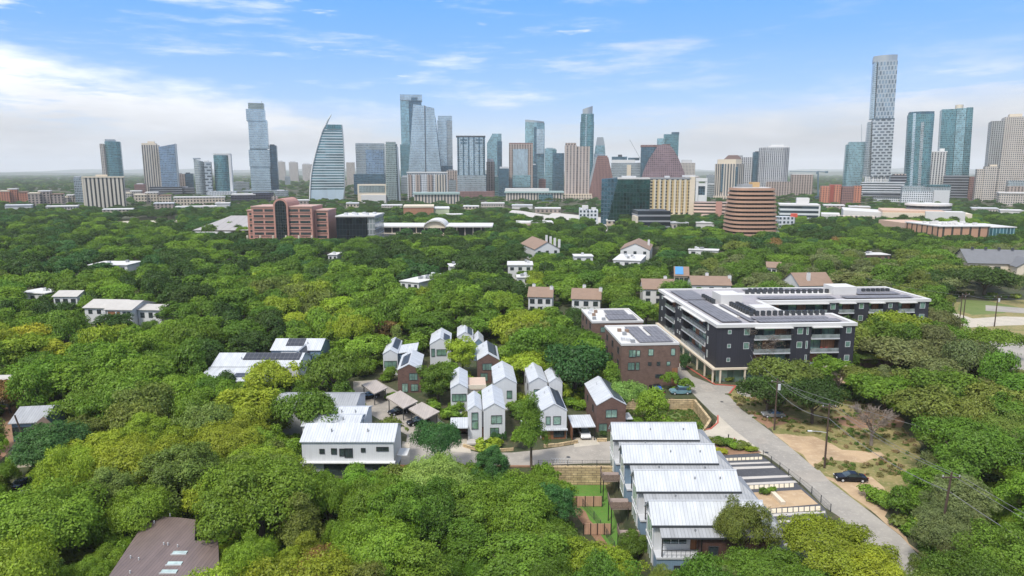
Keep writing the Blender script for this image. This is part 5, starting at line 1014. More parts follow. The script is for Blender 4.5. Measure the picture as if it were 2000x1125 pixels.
longhouse('long white house with a seamed pale roof at the front left of the cluster', 601, 775, 828, 7.6, 6.0, 3.8, pv=(596, 828, 782, 905, 96), lower=lowL1,
          wins=((.22, 4.3, .7, .7, 0), (.35, 4.3, .8, .9, 0), (.44, 4.1, .8, 1.2, 0), (.51, 4.0, 1.2, 1.5, 1), (.67, 4.5, .6, .6, 0), (.88, 4.7, 1.9, .6, 1)))
longhouse('low white seamed roof directly behind the long white front house', 600, 706, 812, 6.4, 5.6, 3.0, pv=(660, 812, 706, 822, 104))
longhouse('short white seamed roof second behind the long white front house', 652, 718, 796, 6.4, 5.4, 3.4, pv=(664, 797, 720, 808, 108))
longhouse('large pale seamed roof third behind the long white front house, partly streaked grey', 548, 702, 770, 6.6, 5.2, 5.0, roof=RSEAM2, pv=(548, 770, 704, 792, 116))
def lowL5(t, w):
    for fx in (.82,): win(t, (0, 0, 0), (1, 0, 0), (0, -1, 0), w * fx, 4.4, 1.4, 1.4, WGREEN, 0)
    MB().box(-.2, -7.6, 0, w * .86, -.1, 4.2).build('front_wing', SIDBR, t)
    MB().slab([(-.6, -7.9, 4.35), (w * .87, -7.9, 4.35), (w * .87, -.05, 5.3), (-.6, -.05, 5.3)], .25).build('wing_roof', RSEAM, t)
    MB().slab([(w * .35, -5.9, 4.66), (w * .6, -5.9, 4.66), (w * .6, -3.6, 4.94), (w * .35, -3.6, 4.94)], .06).build('solar_panel', SOLAR, t)
    MB().box(w * .87, -2.4, 0, w * .9, -.1, 4.2).build('brick_pier', BRK, t)
    MB().slab([(-3.2, -7.4, 2.9), (-.65, -7.4, 3.1), (-.65, -4, 3.1), (-3.2, -4, 2.9)], .12).build('porch_roof', RSEAM, t)
    for y in (-7.2, -4.2): MB().box(-3.1, y, 0, -2.95, y + .15, 2.8).build('porch_post', BLACK, t)
longhouse('wide white roofed house with a long dark solar strip, upper left of the cluster', 431, 594, 690, 7.2, 5.4, 5.0, pv=(426, 690, 595, 725, 128), solar=(0, .32, .97, .45, .97), lower=lowL5)
def lowL6(t, w):
    gable(t, w * .52, -4.2, w * .80, 5, 4.6, 6.6, SIDBL, RSEAM, 'y', .2, solar=(1, .0, .6, .1, .85)); win(t, (w * .52, -4.2, 0), (1, 0, 0), (0, -1, 0), w * .14, 3.2, 1.6, 1.5, WGREEN, 1)
    MB().slab([(w * .2, -3.6, 4.3), (w * .52, -3.6, 4.3), (w * .52, -.1, 5.2), (w * .2, -.1, 5.2)], .2).build('porch_roof', RSEAM, t); MB().box(w * .22, -1.2, 2.6, w * .5, -.9, 4.0).build('porch_wall', SIDC, t)
    win(t, (0, 0, 0), (1, 0, 0), (0, -1, 0), w * .1, 3.4, 1.6, 1.6, WGREEN, 1)
longhouse('blue grey house with a cross gable and white solar roof, top left of cluster', 541, 634, 662, 7.4, 5.6, 4.6, wall=SIDBL, pv=(540, 661, 640, 702, 148), solar=(0, .27, .62, .35, .95), lower=lowL6)

# ------------------------------------------------------------------ carports and what stands below them
SLAB = ribbed('carport_roof', (.40, .35, .31), .5, .05, .7, 0, .12, .86)
def carport(label, pix, z=2.9):
    q = [P(u, v, z) for u, v in pix]; c = sum(q, Vector()) / 4
    t = thing('carport', label, 'carport', (c.x, c.y, 0)); q = [Vector((p.x - c.x, p.y - c.y, 0)) for p in q]
    MB().rings([[(p.x, p.y, z - .22) for p in q], [(p.x, p.y, z + (.12 if i in (0, 1) else 0)) for i, p in enumerate(q)]]).build('roof', SLAB, t)
    for i, p in enumerate(q): pp = p * .82; MB().box(pp.x - .09, pp.y - .09, 0, pp.x + .09, pp.y + .09, z - .23).build('post', DGREY, t)
    a, b = q[1] * .86, q[2] * .86; d = (b - a).normalized(); n = Vector((-d.y, d.x, 0)) * .06
    MB().rings([[(p.x, p.y, 0) for p in (a - n, b - n, b + n, a + n)], [(p.x, p.y, 1.9) for p in (a - n, b - n, b + n, a + n)]]).build('back_screen', CONC, t)
    us = [p[0] for p in pix]; vs_ = [p[1] for p in pix]; PROTECT.append((min(us) + 6, min(vs_) + 2, max(us) - 6, max(vs_) + 10, c.y - 4)); return t
carport('left carport with a flat tan slab roof', [(706, 752), (734, 742.5), (757, 757), (731, 769)]); carport('middle carport with a flat tan slab roof', [(754, 776), (782, 763.5), (816.5, 783.5), (788, 797.5)]); carport('right carport with a flat tan slab roof', [(798, 799), (824, 786), (859, 803.5), (829.5, 819)])
def flatport(label, u0, u1, v0, v1, z, back=SIDC):
    A, B, Cc = P(u0, v1, z), P(u1, v1, z), P(u0, v0, z); w = (B - A).length; d = Cc.y - A.y
    t = thing('carport', label, 'carport', (A.x, A.y, 0), ROT); MB().slab([(0, 0, z), (w, 0, z), (w, d, z + .15), (0, d, z + .15)], .18).build('roof', RSEAM, t)
    for x in (.1, w - .25): MB().box(x, .15, 0, x + .14, .3, z - .2).build('post', BLACK, t)
    MB().box(.1, d - .2, 0, w - .1, d - .05, z - .1).build('back_wall', back, t); MB().box(0, .3, 0, .09, d - .2, z - .1).build('side_wall', back, t); PROTECT.append((u0, v0, u1, v1 + 22, A.y - 3)); return t
flatport('small white roofed carport left of the tall twin gabled house', 879, 914, 817, 836, 2.9); flatport('small white roofed carport sheltering a white van', 1118, 1164, 812, 834, 2.8)

# ------------------------------------------------------------------ vehicles
def car(name, label, loc, rz, paint, L=4.6, Wd=1.82, Hh=1.45, style='sedan', group=None, cat='car'):
    t = thing(name, label, cat, loc, rz, group); w = Wd / 2
    if style == 'sedan': low = [(-.5, .42), (-.49, .74), (-.44, .88), (-.28, .97), (.22, .95), (.42, .84), (.495, .66), (.5, .42)]; cab = [(-.30, .94), (-.17, 1.38), (.06, 1.42), (.24, .93)]
    elif style == 'suv': low = [(-.5, .5), (-.5, .95), (-.49, 1.08), (.24, 1.08), (.46, 1.0), (.495, .8), (.5, .5)]; cab = [(-.49, 1.06), (-.46, 1.72), (.10, 1.74), (.22, 1.06)]
    else: low = [(-.5, .5), (-.5, 1.05), (-.49, 1.12), (.22, 1.12), (.46, 1.02), (.495, .8), (.5, .5)]; cab = [(-.10, 1.1), (-.08, 1.78), (.12, 1.78), (.24, 1.1)]
    def ext(prof, w0, w1, z0):
        zt = max(p[1] for p in prof); rings = []
        for y, k in ((-1, .0), (-.86, 1), (.86, 1), (1, .0)):
            rings.append([(x * L * (1 if k else .985), y * (w0 if z < z0 + .25 else w0 + (w1 - w0) * (z - z0) / (zt - z0)), z if k else z * .97 + .01) for x, z in prof])
        return rings
    m = MB(); m.rings(ext(low + [(-.0, .24)], w, w * .96, .2)); m.sm = False; b = m.build('body', paint, t)
    m = MB(); m.rings(ext(cab, w * .93, w * .74, .9)); m.build('window_glass', WDARK, t)
    tp = [c for c in cab if c[1] > 1.2]; m = MB(); zt = tp[0][1]; m.rings([[(tp[0][0] * L - .02, -w * .73, zt + .005), (tp[1][0] * L + .02, -w * .73, zt + .03), (tp[1][0] * L + .02, w * .73, zt + .03), (tp[0][0] * L - .02, w * .73, zt + .005)],
        [(tp[0][0] * L + .1, -w * .66, zt + .05), (tp[1][0] * L - .1, -w * .66, zt + .07), (tp[1][0] * L - .1, w * .66, zt + .07), (tp[0][0] * L + .1, w * .66, zt + .05)]]); m.build('roof', paint, t)
    for sx in (-.31, .31):
        for sy in (-1, 1):
            m = MB(); ring = lambda y, r: [(sx * L + r * math.cos(a), y, .33 + r * math.sin(a)) for a in [math.pi * 2 * k / 14 for k in range(14)]]
            m.rings([ring(sy * (w - .2), .33), ring(sy * (w + .015), .33)]); wh = m.build('wheel', BLACK, t); m = MB(); m.rings([ring(sy * (w + .016), .19), ring(sy * (w + .03), .17)]); m.build('rim', LGREY, wh)
    for sy in (-1, 1):
        MB().box(L * .485, sy * w * .7 - .17, .62, L * .502, sy * w * .7 + .17, .78).build('headlight', WHITE, t); MB().box(-L * .505, sy * w * .7 - .17, .7, -L * .49, sy * w * .7 + .17, .86).build('tail_light', REDP, t)
        MB().box(L * .14, sy * (w + .02) - .08, .98, L * .14 + .14, sy * (w + .02) + .08, 1.1).build('mirror', paint, t)
    if style == 'pickup':
        MB().box(-L * .48, -w * .85, 1.125, -L * .12, w * .85, 1.16).build('load_bed', BLACK, t)
    return t
cp = lambda n, c, m=.5: plain(n, c, .22, m, .03)
PB, PS, PW, PBL = cp('black_paint', (.012, .014, .02)), cp('silver_paint', (.5, .51, .52), .7), cp('white_car_paint', (.74, .74, .74), .1), cp('light_blue_paint', (.20, .36, .42), .3)
q = P(1661, 938); car('parked_car', 'black saloon car parked on the sandy verge right of the road', q, R(175), PB, 5.0, 1.85)
q = P(1510, 814); car('parked_car', 'silver grey car parked on dirt under the dark oak', q, R(176), PS, 4.6, 1.82)
q = P(1328, 769); car('parked_suv', 'light blue boxy off road car parked above the limestone wall', (q.x, q.y, .02), R(183), PBL, 4.7, 1.9, 1.8, 'suv')
q = P(1283, 766); t = car('pickup_truck', 'dark pickup with blue things in its bed beside the light blue car', (q.x, q.y, .02), R(100), PB, 5.4, 1.95, 1.8, 'pickup', None, 'pickup')
tag(MB().box(q.x - .7, q.y - 2.3, 1.2, q.x + .7, q.y - .5, 1.62).build('blue_tarpaulin', plain('blue_sheet', (.03, .09, .35), .5)), 'blue tarpaulin bundle lying in the bed of the dark pickup', 'tarpaulin')
q = P(1141, 852); car('parked_van', 'white car under the small carport beside the brown gabled house', q, R(-86), PW, 4.5, 1.85, 1.6, 'suv')
for (u, v, lab, pm) in ((721, 778, 'dark car under the left carport', PB), (779, 808, 'black car with a glossy rear under the middle carport', PB), (816, 828, 'dark car under the right carport', PB)):
    q = P(u, v); car('parked_car', lab, q, R(212), pm, 4.5, 1.8)
q = P(46, 950); car('parked_car', 'dark blue car on the street at the left edge among trees', q, R(80), cp('navy_paint', (.02, .04, .1)), 4.5, 1.8)
q = P(52, 975); car('parked_car', 'white car on the street at the left edge below the dark blue one', q, R(80), PW, 4.5, 1.8)
for (u, v, ax, lab, c_) in ((1100, 436, 3, 'small red car far away on the road left of the white office block', PB), (1112, 440, 0, 'small white car far away on the road left of the white office block', PW), (1090, 430, 0, 'silver car farthest up the road left of the white office block', PS)):
    q = P(u, v); car('distant_car', lab, q, R(120), REDP if ax else c_, 4.6, 1.8)

# ------------------------------------------------------------------ brick blocks
def brickblock(label, A, w, d, z, rz, pv, wins, sol):
    t = thing('brick_block', label, 'apartment block', (A[0], A[1], 0), rz)
    MB().box(0, 0, -.3, w, d, z).build('wall', BRK, t); MB().box(-.12, -.12, z + .003, w + .12, d + .12, z + .16).build('roof', gRoofW, t)
    for (x0, y0, x1, y1) in ((-.12, -.12, w + .12, .2), (-.12, d - .2, w + .12, d + .12), (-.12, .2, .2, d - .2), (w - .2, .2, w + .12, d - .2)): MB().box(x0, y0, z + .165, x1, y1, z + .55).build('parapet', gRoofW, t)
    for (x0, y0, x1, y1) in sol: MB().slab([(x0, y0, z + .5), (x1, y0, z + .5), (x1, y1, z + .62), (x0, y1, z + .62)], .08).build('solar_panel', SOLARG, t)
    for (x, zz, ww, hh, mu, m_) in wins: win(t, (0, 0, 0), (1, 0, 0), (0, -1, 0), x, zz, ww, hh, m_, mu)
    rnd = random.Random(int(w * 10))
    for k in range(6): a, b = rnd.uniform(.8, w * .28), rnd.uniform(1, d - 2); MB().box(a, b, z + .17, a + .9, b + .9, z + .9).build('roof_unit', (MGREY, SHING, LGREY)[k % 3], t)
    for k in range(3):
        for zz in (1.8, 4.9, 8.0): win(t, (0, 0, 0), (0, 1, 0), (-1, 0, 0), d * (k + .5) / 3, zz, 1.4, 1.5, WDARK, 1)
    c, s = math.cos(rz), math.sin(rz); BLOCK.append([(A[0] + x * c - y * s, A[1] + x * s + y * c) for x, y in ((-2, -2), (w + 2, -2), (w + 2, d + 2), (-2, d + 2))]); PROTECT.append(pv); return t
t = brickblock('three storey brick block with solar panels on its flat roof beside the drive', (25.6, 154.8), 13.6, 19, 9.9, R(4), (1180, 640, 1320, 745, 150),
    [(2.6, 8.0, 1.5, 1.6, 1, WGREEN), (4.0, 8.0, .8, 1.4, 0, WGREEN), (7.0, 8.2, 1.1, 1.5, 0, WGREEN), (12.3, 8.2, .9, 1.6, 0, WGREEN), (2.4, 4.9, 1.5, 1.7, 1, WGREEN), (3.9, 4.9, .8, 1.7, 0, WGREEN), (6.8, 5.4, .7, .7, 0, WDARK), (8.9, 5.4, .7, .8, 0, WDARK), (11.3, 5.4, .8, .9, 0, WGREEN), (9.2, 2.4, 1.8, .7, 1, WDARK)],
    [(4.6, 1.4, 12.8, 7), (4.6, 7.3, 8.2, 17), (9.3, 7.3, 13, 17)])
MB().box(13.62, -.1, 4.5, 13.9, 5, 9.2).build('corner_panel', BRK2, t); MB().box(12.2, -.05, 0, 13.6, -.004, 4.3).build('door_panel', SIDC, t)
brickblock('lower brick block with white roof and solar panels behind the three storey one', (21.8, 181.0), 14, 17, 9.4, R(4), (1132, 604, 1250, 634, 176), [(3, 7.6, 1.3, 1.4, 0, WGREEN), (8, 7.6, 1.3, 1.4, 0, WGREEN)], [(5, 2, 13, 8), (6, 9, 12, 14.5)])

# ------------------------------------------------------------------ black apartment building
def black_building():
    t = thing('black_apartment_building', 'large U shaped black clad apartment building with white roof edge and balconies', 'apartment building', (48.6, 157.5, 0), R(3.7))
    z0, fl, zt = 3.8, (3.8, 7.2, 10.6), 14.0; dp = 2.0
    core = [(dp, dp, 22.5, 49.5), (22.52, dp, 33.8 - .3, 10.98), (22.52, 28.5 + dp, 72 - .3, 49.5)]
    for c in core: MB().box(c[0], c[1], 0, c[2], c[3], zt - .25).build('core_wall', SIDBK, t)
    # south front of the near wing, west front, court front of the far wing : (origin, along, outward, length, bays)
    fronts = [((0, 0), (1, 0), (0, -1), 33.8, [(9, 18), (23, 30)], dp), ((0, 49.5), (0, -1), (-1, 0), 49.5 - .02, [(7.5, 16.5), (23.5, 42)], dp), ((22.6, 28.5), (1, 0), (0, -1), 49.4, [(1.2, 19.5), (22.9, 27.4), (31.7, 35.8), (40.4, 45.2)], dp)]
    for fi, (o, dx, nr, L, bays, d) in enumerate(fronts):
        O = Vector((*o, 0)); X = Vector((*dx, 0)); N = Vector((*nr, 0))
        def bx(a0, a1, n0, n1, b0, b1, nm, mt, par=t):
            p = [O + X * a - N * n for n in (n0, n1) for a in (a0, a1)]; xs = sorted((p[0].x, p[3].x)); ys = sorted((p[0].y, p[3].y))
            return MB().box(xs[0], ys[0], b0, xs[1], ys[1], b1).build(nm, mt, par)
        cuts = [0 if fi != 0 else 0] + [c for b in bays for c in b] + [L]
        for i in range(0, len(cuts), 2):
            a0, a1 = cuts[i], cuts[i + 1]
            if fi == 0 and i == 0: a0 = .0
            if fi == 1 and i == len(cuts) - 2: a1 = L - dp - .01
            bx(a0, a1, 0, d - .003, z0, zt - .003 * fi, 'wall', SIDBK)
        for b0, b1 in bays:
            for k, zf in enumerate(fl):
                bx(b0, b1, -.35, d - .01, zf - .18, zf + .12, 'balcony_slab', LGREY)
                bx(b0 + .05, b1 - .05, -.3, -.24, zf + .16, zf + 1.05, 'balcony_rail', glassmat('rail_glass', (.30, .33, .33), .3, .2))
                n = max(2, int((b1 - b0) / 2.4)); w = (b1 - b0) / n
                for q in range(n):
                    kind = (q * 2 + k + fi) % 3
                    p0 = O + X * b0 - N * (d - .01)
                    if kind == 0: bx(b0 + q * w + .05, b0 + (q + 1) * w - .05, d - .09, d - .012, zf + .13, zf + 2.95, 'cedar_panel', SIDC)
                    else: win(t, p0, X, N, (q + .5) * w, zf + 1.55, w - .35, 2.6, WGREEN if kind == 1 else WDARK, 1, fr=(fi == 0))
            bx(b0 - .1, b1 + .1, -1.1, .6, zt - .62, zt - .4, 'awning', gRoofW)
        pw = {0: [(3.0, (1, 2, 0), .7), (7.2, (1, 2), 1.25), (20.2, (1, 2), 1.2), (22.0, (0, 1, 2), .35), (32.2, (0, 1, 2), 1.1)], 1: [(3.5, (0, 1, 2), .8), (19.5, (0, 1, 2), .6), (21.4, (0, 1, 2), .6), (43.5, (0, 1, 2), .5)], 2: [(21.2, (1, 2), 1.3), (29.5, (1, 2), 1.2), (38, (1, 2), 1.0), (47.5, (0, 1, 2), 1.4)]}[fi]
        for a, ks, w in pw:
            for k in ks: win(t, O, X, N, a, fl[k] + 1.9, w, w * 1.15 if w > .5 else 1.7, WGREEN, 0, frame=LGREY)
    # overhang edge and the glazed ground floor
    MB().box(-.9, -.5, 3.35, 33.8, dp, 3.78).build('first_floor_edge', CREAM, t); MB().box(-.9, dp + .02, 3.35, dp, 49.6, 3.77).build('first_floor_edge', CREAM, t)
    MB().box(.5, .8, 0, 33, dp - .02, 3.3).build('shop_front', facade('shop_glass', (.22, .34, .30), (.12, .14, .13), 1.6, 3.4, .08, .1, metal=.5), t)
    MB().box(.5, dp + .02, 0, dp - .02, 49, 3.3).build('shop_front', facade('shop_glass', (.22, .34, .30), (.12, .14, .13)), t)
    for k in range(9): MB().box(-.7, k * 5.6, 0, -.35, k * 5.6 + .35, 3.34).build('column', CREAM, t)
    for k in range(6): MB().box(1 + k * 6, -.4, 0, 1.35 + k * 6, -.05, 3.34).build('column', CREAM, t)
    MB().box(28, .3, 0, 33.6, .78, 3.2).build('brick_panel', BRK, t)
    # roof
    rf = patchy('gravel_roof', [(.33, .31, .32), (.27, .26, .28), (.42, .40, .38)], .3, .9, 6, 2.0, .1)
    rects = [(0, 0, 22.5, 49.5), (22.5, 0, 33.8, 11), (22.5, 28.5, 72, 49.5)]
    for r in rects: MB().box(r[0] + (.01 if r[0] else 0), r[1], zt - .24, r[2], r[3], zt + .05).build('roof', rf, t)
    edge = [((-.35, -.35), (34.1, .9)), ((-.35, .92), (.9, 49.9)), ((33.0, .92), (34.12, 11.3)), ((22.2, 10.3), (32.98, 11.3)), ((21.6, 11.32), (22.8, 29.2)), ((22.82, 28.1), (72.3, 29.2)), ((71.2, 29.22), (72.3, 49.9)), ((.92, 48.9), (71.18, 49.9))]
    for (a, b) in edge: MB().box(a[0], a[1], zt - .4, b[0], b[1], zt + .38).build('roof_edge', gRoofW, t)
    rnd = random.Random(5)
    for (x0, y0, x1, y1) in ((2.2, 3, 7.2, 30), (2.2, 31.5, 9, 46), (11, 1.9, 31.5, 4.6), (11, 5.4, 30, 7.6), (24, 31, 46, 34.5), (49, 31, 69, 34.5), (56, 37, 69, 46), (25, 45, 50, 47.5), (9, 3, 10.4, 24)):
        MB().slab([(x0, y0, zt + .4), (x1, y0, zt + .4), (x1, y1, zt + .5), (x0, y1, zt + .5)], .08).build('solar_panel', SOLARG, t)
    MB().box(10.5, 26, zt + .06, 16.5, 33, zt + 2.6).build('stair_house', gRoofW, t); MB().box(15, 14, zt + .06, 20, 18.5, zt + 1.4).build('stair_house', gRoofW, t); MB().box(49, 38, zt + .06, 56, 44, zt + 2.4).build('stair_house', gRoofW, t)
    for (x0, y0, x1, y1) in ((8, 9, 12, 26), (22, 39, 70, 43)): MB().box(x0, y0, zt + .055, x1, y1, zt + .12).build('walkway', gRoofW, t)
    first = None
    spots = [(12.5 + k * 1.55, 10.6) for k in range(13)] + [(12.2, 12.5 + k * 1.5) for k in range(8)] + [(13.9, 12.5 + k * 1.5) for k in range(8)] + [(8.7, 27 + k * 1.6) for k in range(6)] + [(24 + k * 1.75, 41) for k in range(15)] + [(26 + k * 1.6, 43.6) for k in range(7)] + [(60 + k * 1.5, 41.2) for k in range(6)]
    for (x, y) in spots:
        if first is None:
            first = MB().box(-.45, -.4, 0, .45, .4, 1.15).build('condenser', DGREY, t); MB().cyl(0, 0, 1.152, 1.2, .33, 12).build('fan_grille', BLACK, first); first.location = (x, y, zt + .13)
        else:
            c = first.copy(); COL.objects.link(c); c.parent = t; c.location = (x, y, zt + .13); g = first.children[0].copy(); COL.objects.link(g); g.parent = c
    c, s = math.cos(R(3.7)), math.sin(R(3.7)); BLOCK.append([(48.6 + x * c - y * s, 157.5 + x * s + y * c) for x, y in ((-8, -3), (36, -3), (36, 12), (24, 12), (24, 26), (74, 26), (74, 52), (-8, 52))])
    PROTECT.extend([(1283, 563, 1398, 745, 150), (1398, 620, 1475, 690, 150), (1475, 620, 1672, 700, 150), (1475, 575, 1700, 620, 183), (1700, 563, 1760, 600, 190), (1775, 575, 1824, 625, 183)])
    # garden terrace at its right end
    A = P(1672, 700, 3.2); g = thing('terrace_roof', 'low flat roof with planting at the right end of the black building', 'roof terrace', (A.x + 2, A.y, 0), R(4))
    MB().box(0, 0, 0, 9, 8, 3.0).build('wall', BRK, g); MB().box(-.4, -.6, 3.02, 10.5, 8.4, 3.35).build('roof_edge', CREAM, g); MB().box(0, -.1, 3.36, 9.6, 8, 3.6).build('planting_soil', GRASS, g); PROTECT.append((1680, 690, 1745, 712, A.y - 3))
    # red chairs on a balcony
    for k, x in enumerate((26.3, 27.5)):
        c, s = math.cos(R(3.7)), math.sin(R(3.7)); px, py = 48.6 + x * c - .7 * s, 157.5 + x * s + .7 * c
        ch = thing('garden_chair', ('left' if k == 0 else 'right') + ' one of two bright red chairs on a balcony of the black building', 'chair', (px, py, 7.33), R(3.7), 'red balcony chairs')
        MB().box(-.28, -.28, .35, .28, .28, .42).build('seat', REDP, ch); MB().slab([(-.28, .3, .95), (.28, .3, .95), (.28, .24, .95), (-.28, .24, .95)], .53).build('backrest', REDP, ch)
        for a in (-.25, .22):
            for b in (-.25, .22): MB().box(a, b, 0, a + .05, b + .05, .35).build('leg', REDP, ch)
black_building()

# ------------------------------------------------------------------ the four terrace houses
def terrace(i, label, base_y, x0, wall):
    t = thing('terrace_house', label, 'house', (x0, base_y, 0)); Lr = 14.2 - .1 * i
    ze, zr, zl = 5.8, 7.6, 4.9
    # local y: porch edge -2, wall front 0, ridge 2.25, back 4.6
    m = MB(); sec = lambda x: [(x, 0, -3.3), (x, 4.6, -3.3), (x, 4.6, ze), (x, 2.3, zr), (x, 0, ze)]; m.rings([sec(0), sec(Lr)]); m.build('wall', wall, t)
    for a, b in (((-.35, ze - .27), (2.3, zr)), ((4.95, ze - .27), (2.3, zr))):
        pts = [(-.35, a[0], a[1] + .2), (-.35, b[0], b[1] + .2), (Lr + .3, b[0], b[1] + .2), (Lr + .3, a[0], a[1] + .2)]
        MB().slab(pts, .16).build('roof', RSEAM, t)
    lo = zl
    MB().box(-.37, -.5, ze - .3, Lr + .32, -.36, ze - .02).build('gutter', DGREY, t); MB().box(.6, -1.95, lo - .16, 15.9, -1.82, lo + .02).build('gutter', DGREY, t)
    MB().box(-.37, 2.2, zr + .19, Lr + .32, 2.4, zr + .25).build('ridge_cap', LGREY, t)
    # hipped lower roof
    lo = zl; k = .44; xe = 15.7; top = lo + 3.6 * k; m = MB()
    A, B, Cc, Dd, E, Fp = (.6, -1.8, lo), (xe, -1.8, lo), (xe, 6.6, lo), (xe - 2.6, 2.4, top - .1), (.6, -.35, lo + 1.45 * k - .02), (Lr, 6.6, lo)
    rp = MB().slab([(.6, -1.8, lo), (Lr + .1, -1.8, lo), (Lr + .1, -.34, lo + 1.46 * k), (.6, -.34, lo + 1.46 * k)], .14)  .build('porch_roof', RSEAM2, t)
    m.add([(Lr + .12, -1.8, lo), (xe + .9, -1.8, lo), (Lr + .34, 2.4, lo + 1.7), (xe + .9, 6.4, lo), (Lr + .34, 6.4, lo), (Lr + .12, -.34, lo + 1.46 * k), (Lr + .34, .2, lo + 1.55 * k)], [(0, 1, 2, 6, 5), (1, 3, 2), (3, 4, 2)]); m.build('hip_roof', RSEAM2, t)
    MB().box(Lr + .02, -.6, -.3, xe + .2, 5.8, lo - .1).build('end_wall', SIDW, t)
    # under the porch
    MB().box(5.6, -1.55, -3.2, Lr, -.012, lo - .16).build('brick_wall', SIDBR, t)
    MB().box(.0, -1.9, 2.0, 5.55, -.02, 2.25).build('porch_floor', LGREY, t); MB().box(.05, -1.75, -3.2, 5.55, -.03, 1.98).build('lower_wall', SIDBL, t)
    win(t, (0, 0, 0), (1, 0, 0), (0, -1, 0), 2.7, 3.7, 3.0, 1.3, WDARK, 2, frame=WHITE); MB().box(4.7, -.08, 2.27, 5.55, -.014, 4.5).build('door', SIDC, t)
    win(t, (5.6, -1.55, 0), (1, 0, 0), (0, -1, 0), 1.6, 3.0, 1.1, 1.1, WDARK, 0); win(t, (5.6, -1.55, 0), (1, 0, 0), (0, -1, 0), 5.4, 3.0, .9, .9, WDARK, 0); win(t, (.05, -1.75, 0), (1, 0, 0), (0, -1, 0), 3.4, .4, 2.2, 1.2, WDARK, 1)
    for a in (.68, 5.6): MB().box(a, -1.72, 2.26, a + .12, -1.6, lo - .15).build('porch_post', BLACK, t)
    for k2 in range(9): MB().box(.75 + k2 * .58, -1.88, 2.26, .79 + k2 * .58, -1.84, 3.2).build('rail_post', DGREY, t)
    MB().box(.7, -1.9, 3.2, 5.55, -1.82, 3.26).build('handrail', DGREY, t)
    # gable end facing left
    win(t, (0, 4.6, 0), (0, -1, 0), (-1, 0, 0), 2.3, 4.0, 3.1, 2.7, WGREEN, 2, frame=WHITE); win(t, (0, 4.6, 0), (0, -1, 0), (-1, 0, 0), 2.3, .8, 3.1, 2.0, WGREEN, 2, frame=WHITE)
    MB().box(-.09, 0, 2.25, -.003, 4.6, 2.55).build('trim_band', WHITE, t)
    for vx in (9.2 - i, 11.8): MB().cyl(vx, 1.2, ze + .6, ze + 1.45, .1, 8).build('vent_pipe', MGREY, t)
    MB().cyl(5.0, -.9, lo + .2, lo + .75, .12, 8).build('vent_pipe', MGREY, t); MB().cyl(12, -1.0, lo + .2, lo + .7, .12, 8).build('vent_pipe', MGREY, t)
    BLOCK.append([(x0 - 6, base_y - 5), (x0 + 18, base_y - 5), (x0 + 18, base_y + 6), (x0 - 6, base_y + 6)])
    return t
def deck(label, x, y, group):
    t = thing('wooden_deck', label, 'deck', (x, y, -3), 0, group); dk = SIDBR; dz = 3.7
    MB().box(-3.0, -1.6, dz - .22, .0, 1.6, dz).build('platform', plain('weathered_boards', (.27, .21, .18), .85, 0, .2, 1), t)
    mesh = facade('rail_mesh', (.30, .22, .18), (.16, .11, .09), .12, .12, .3, .3, metal=0, rough=.8)
    MB().box(-3.02, -1.64, dz + .02, -.02, -1.6, dz + 1.0).build('railing', mesh, t); MB().box(-3.06, -1.6, dz + .02, -3.02, 1.6, dz + 1.0).build('railing', mesh, t)
    for a, b in ((-2.95, -1.6), (-.5, -1.6), (-2.95, 1.5)): MB().box(a, b, 0, a + .13, b + .13, dz + 1.05).build('post', BLACK, t)
    return t
ys = [80.6, 89.9, 99.3, 108.6]
labs = ['front terrace house with porch railing and blue base, nearest the camera', 'second terrace house from the front, white with a row of porch windows', 'third terrace house from the front, with blue grey left end', 'rearmost terrace house, next to the street and planting bed']
for i, (y, lab) in enumerate(zip(ys, labs)): terrace(i, lab, y, 18.1 - .3 * i, SIDBL if i == 2 else SIDW)
PROTECT += [(1262, 978, 1478, 1026, 70), (1280, 1026, 1400, 1085, 76), (1235, 918, 1462, 985, 74), (1215, 870, 1420, 920, 80), (1188, 828, 1385, 880, 90), (1396, 885, 1600, 1000, 74), (1500, 1000, 1590, 1020, 72), (1115, 945, 1185, 1000, 100), (1165, 1000, 1240, 1045, 88), (1165, 880, 1215, 945, 80), (1060, 905, 1185, 940, 92)]
for y, lab in ((86.6, 'wooden deck on tall black posts left of the two front terrace houses'), (96.0, 'middle wooden deck on tall black posts beside the lower lawn'), (105.2, 'rear wooden deck by the limestone wall on tall black posts')): deck(lab, 17.7, y, 'wooden decks beside the terrace houses')
def fence_panel(label, x0, x1, y, z=-3.0, h=1.8, n=4):
    t = thing('wooden_fence', label, 'fence', (x0, y, z)); MB().box(0, 0, .1, x1 - x0, .06, h).build('board_panel', ribbed('orange_boards', (.50, .30, .20), .15, .12, .8, 0, .1, .8), t)
    for k in range(n + 1): a = (x1 - x0) * k / n; MB().box(a - .05, -.08, 0, a + .05, -.002, h + .1).build('post', BLACK, t)
fence_panel('upper orange wooden fence between two lower lawns', 9.0, 14.4, P(1170, 990, -3).y); fence_panel('middle orange wooden fence left of the front terrace house', 10.6, 14.6, P(1210, 1045, -3).y); fence_panel('lowest orange wooden fence, mostly hidden by trees at the bottom', 13.2, 15.5, P(1240, 1090, -3).y)
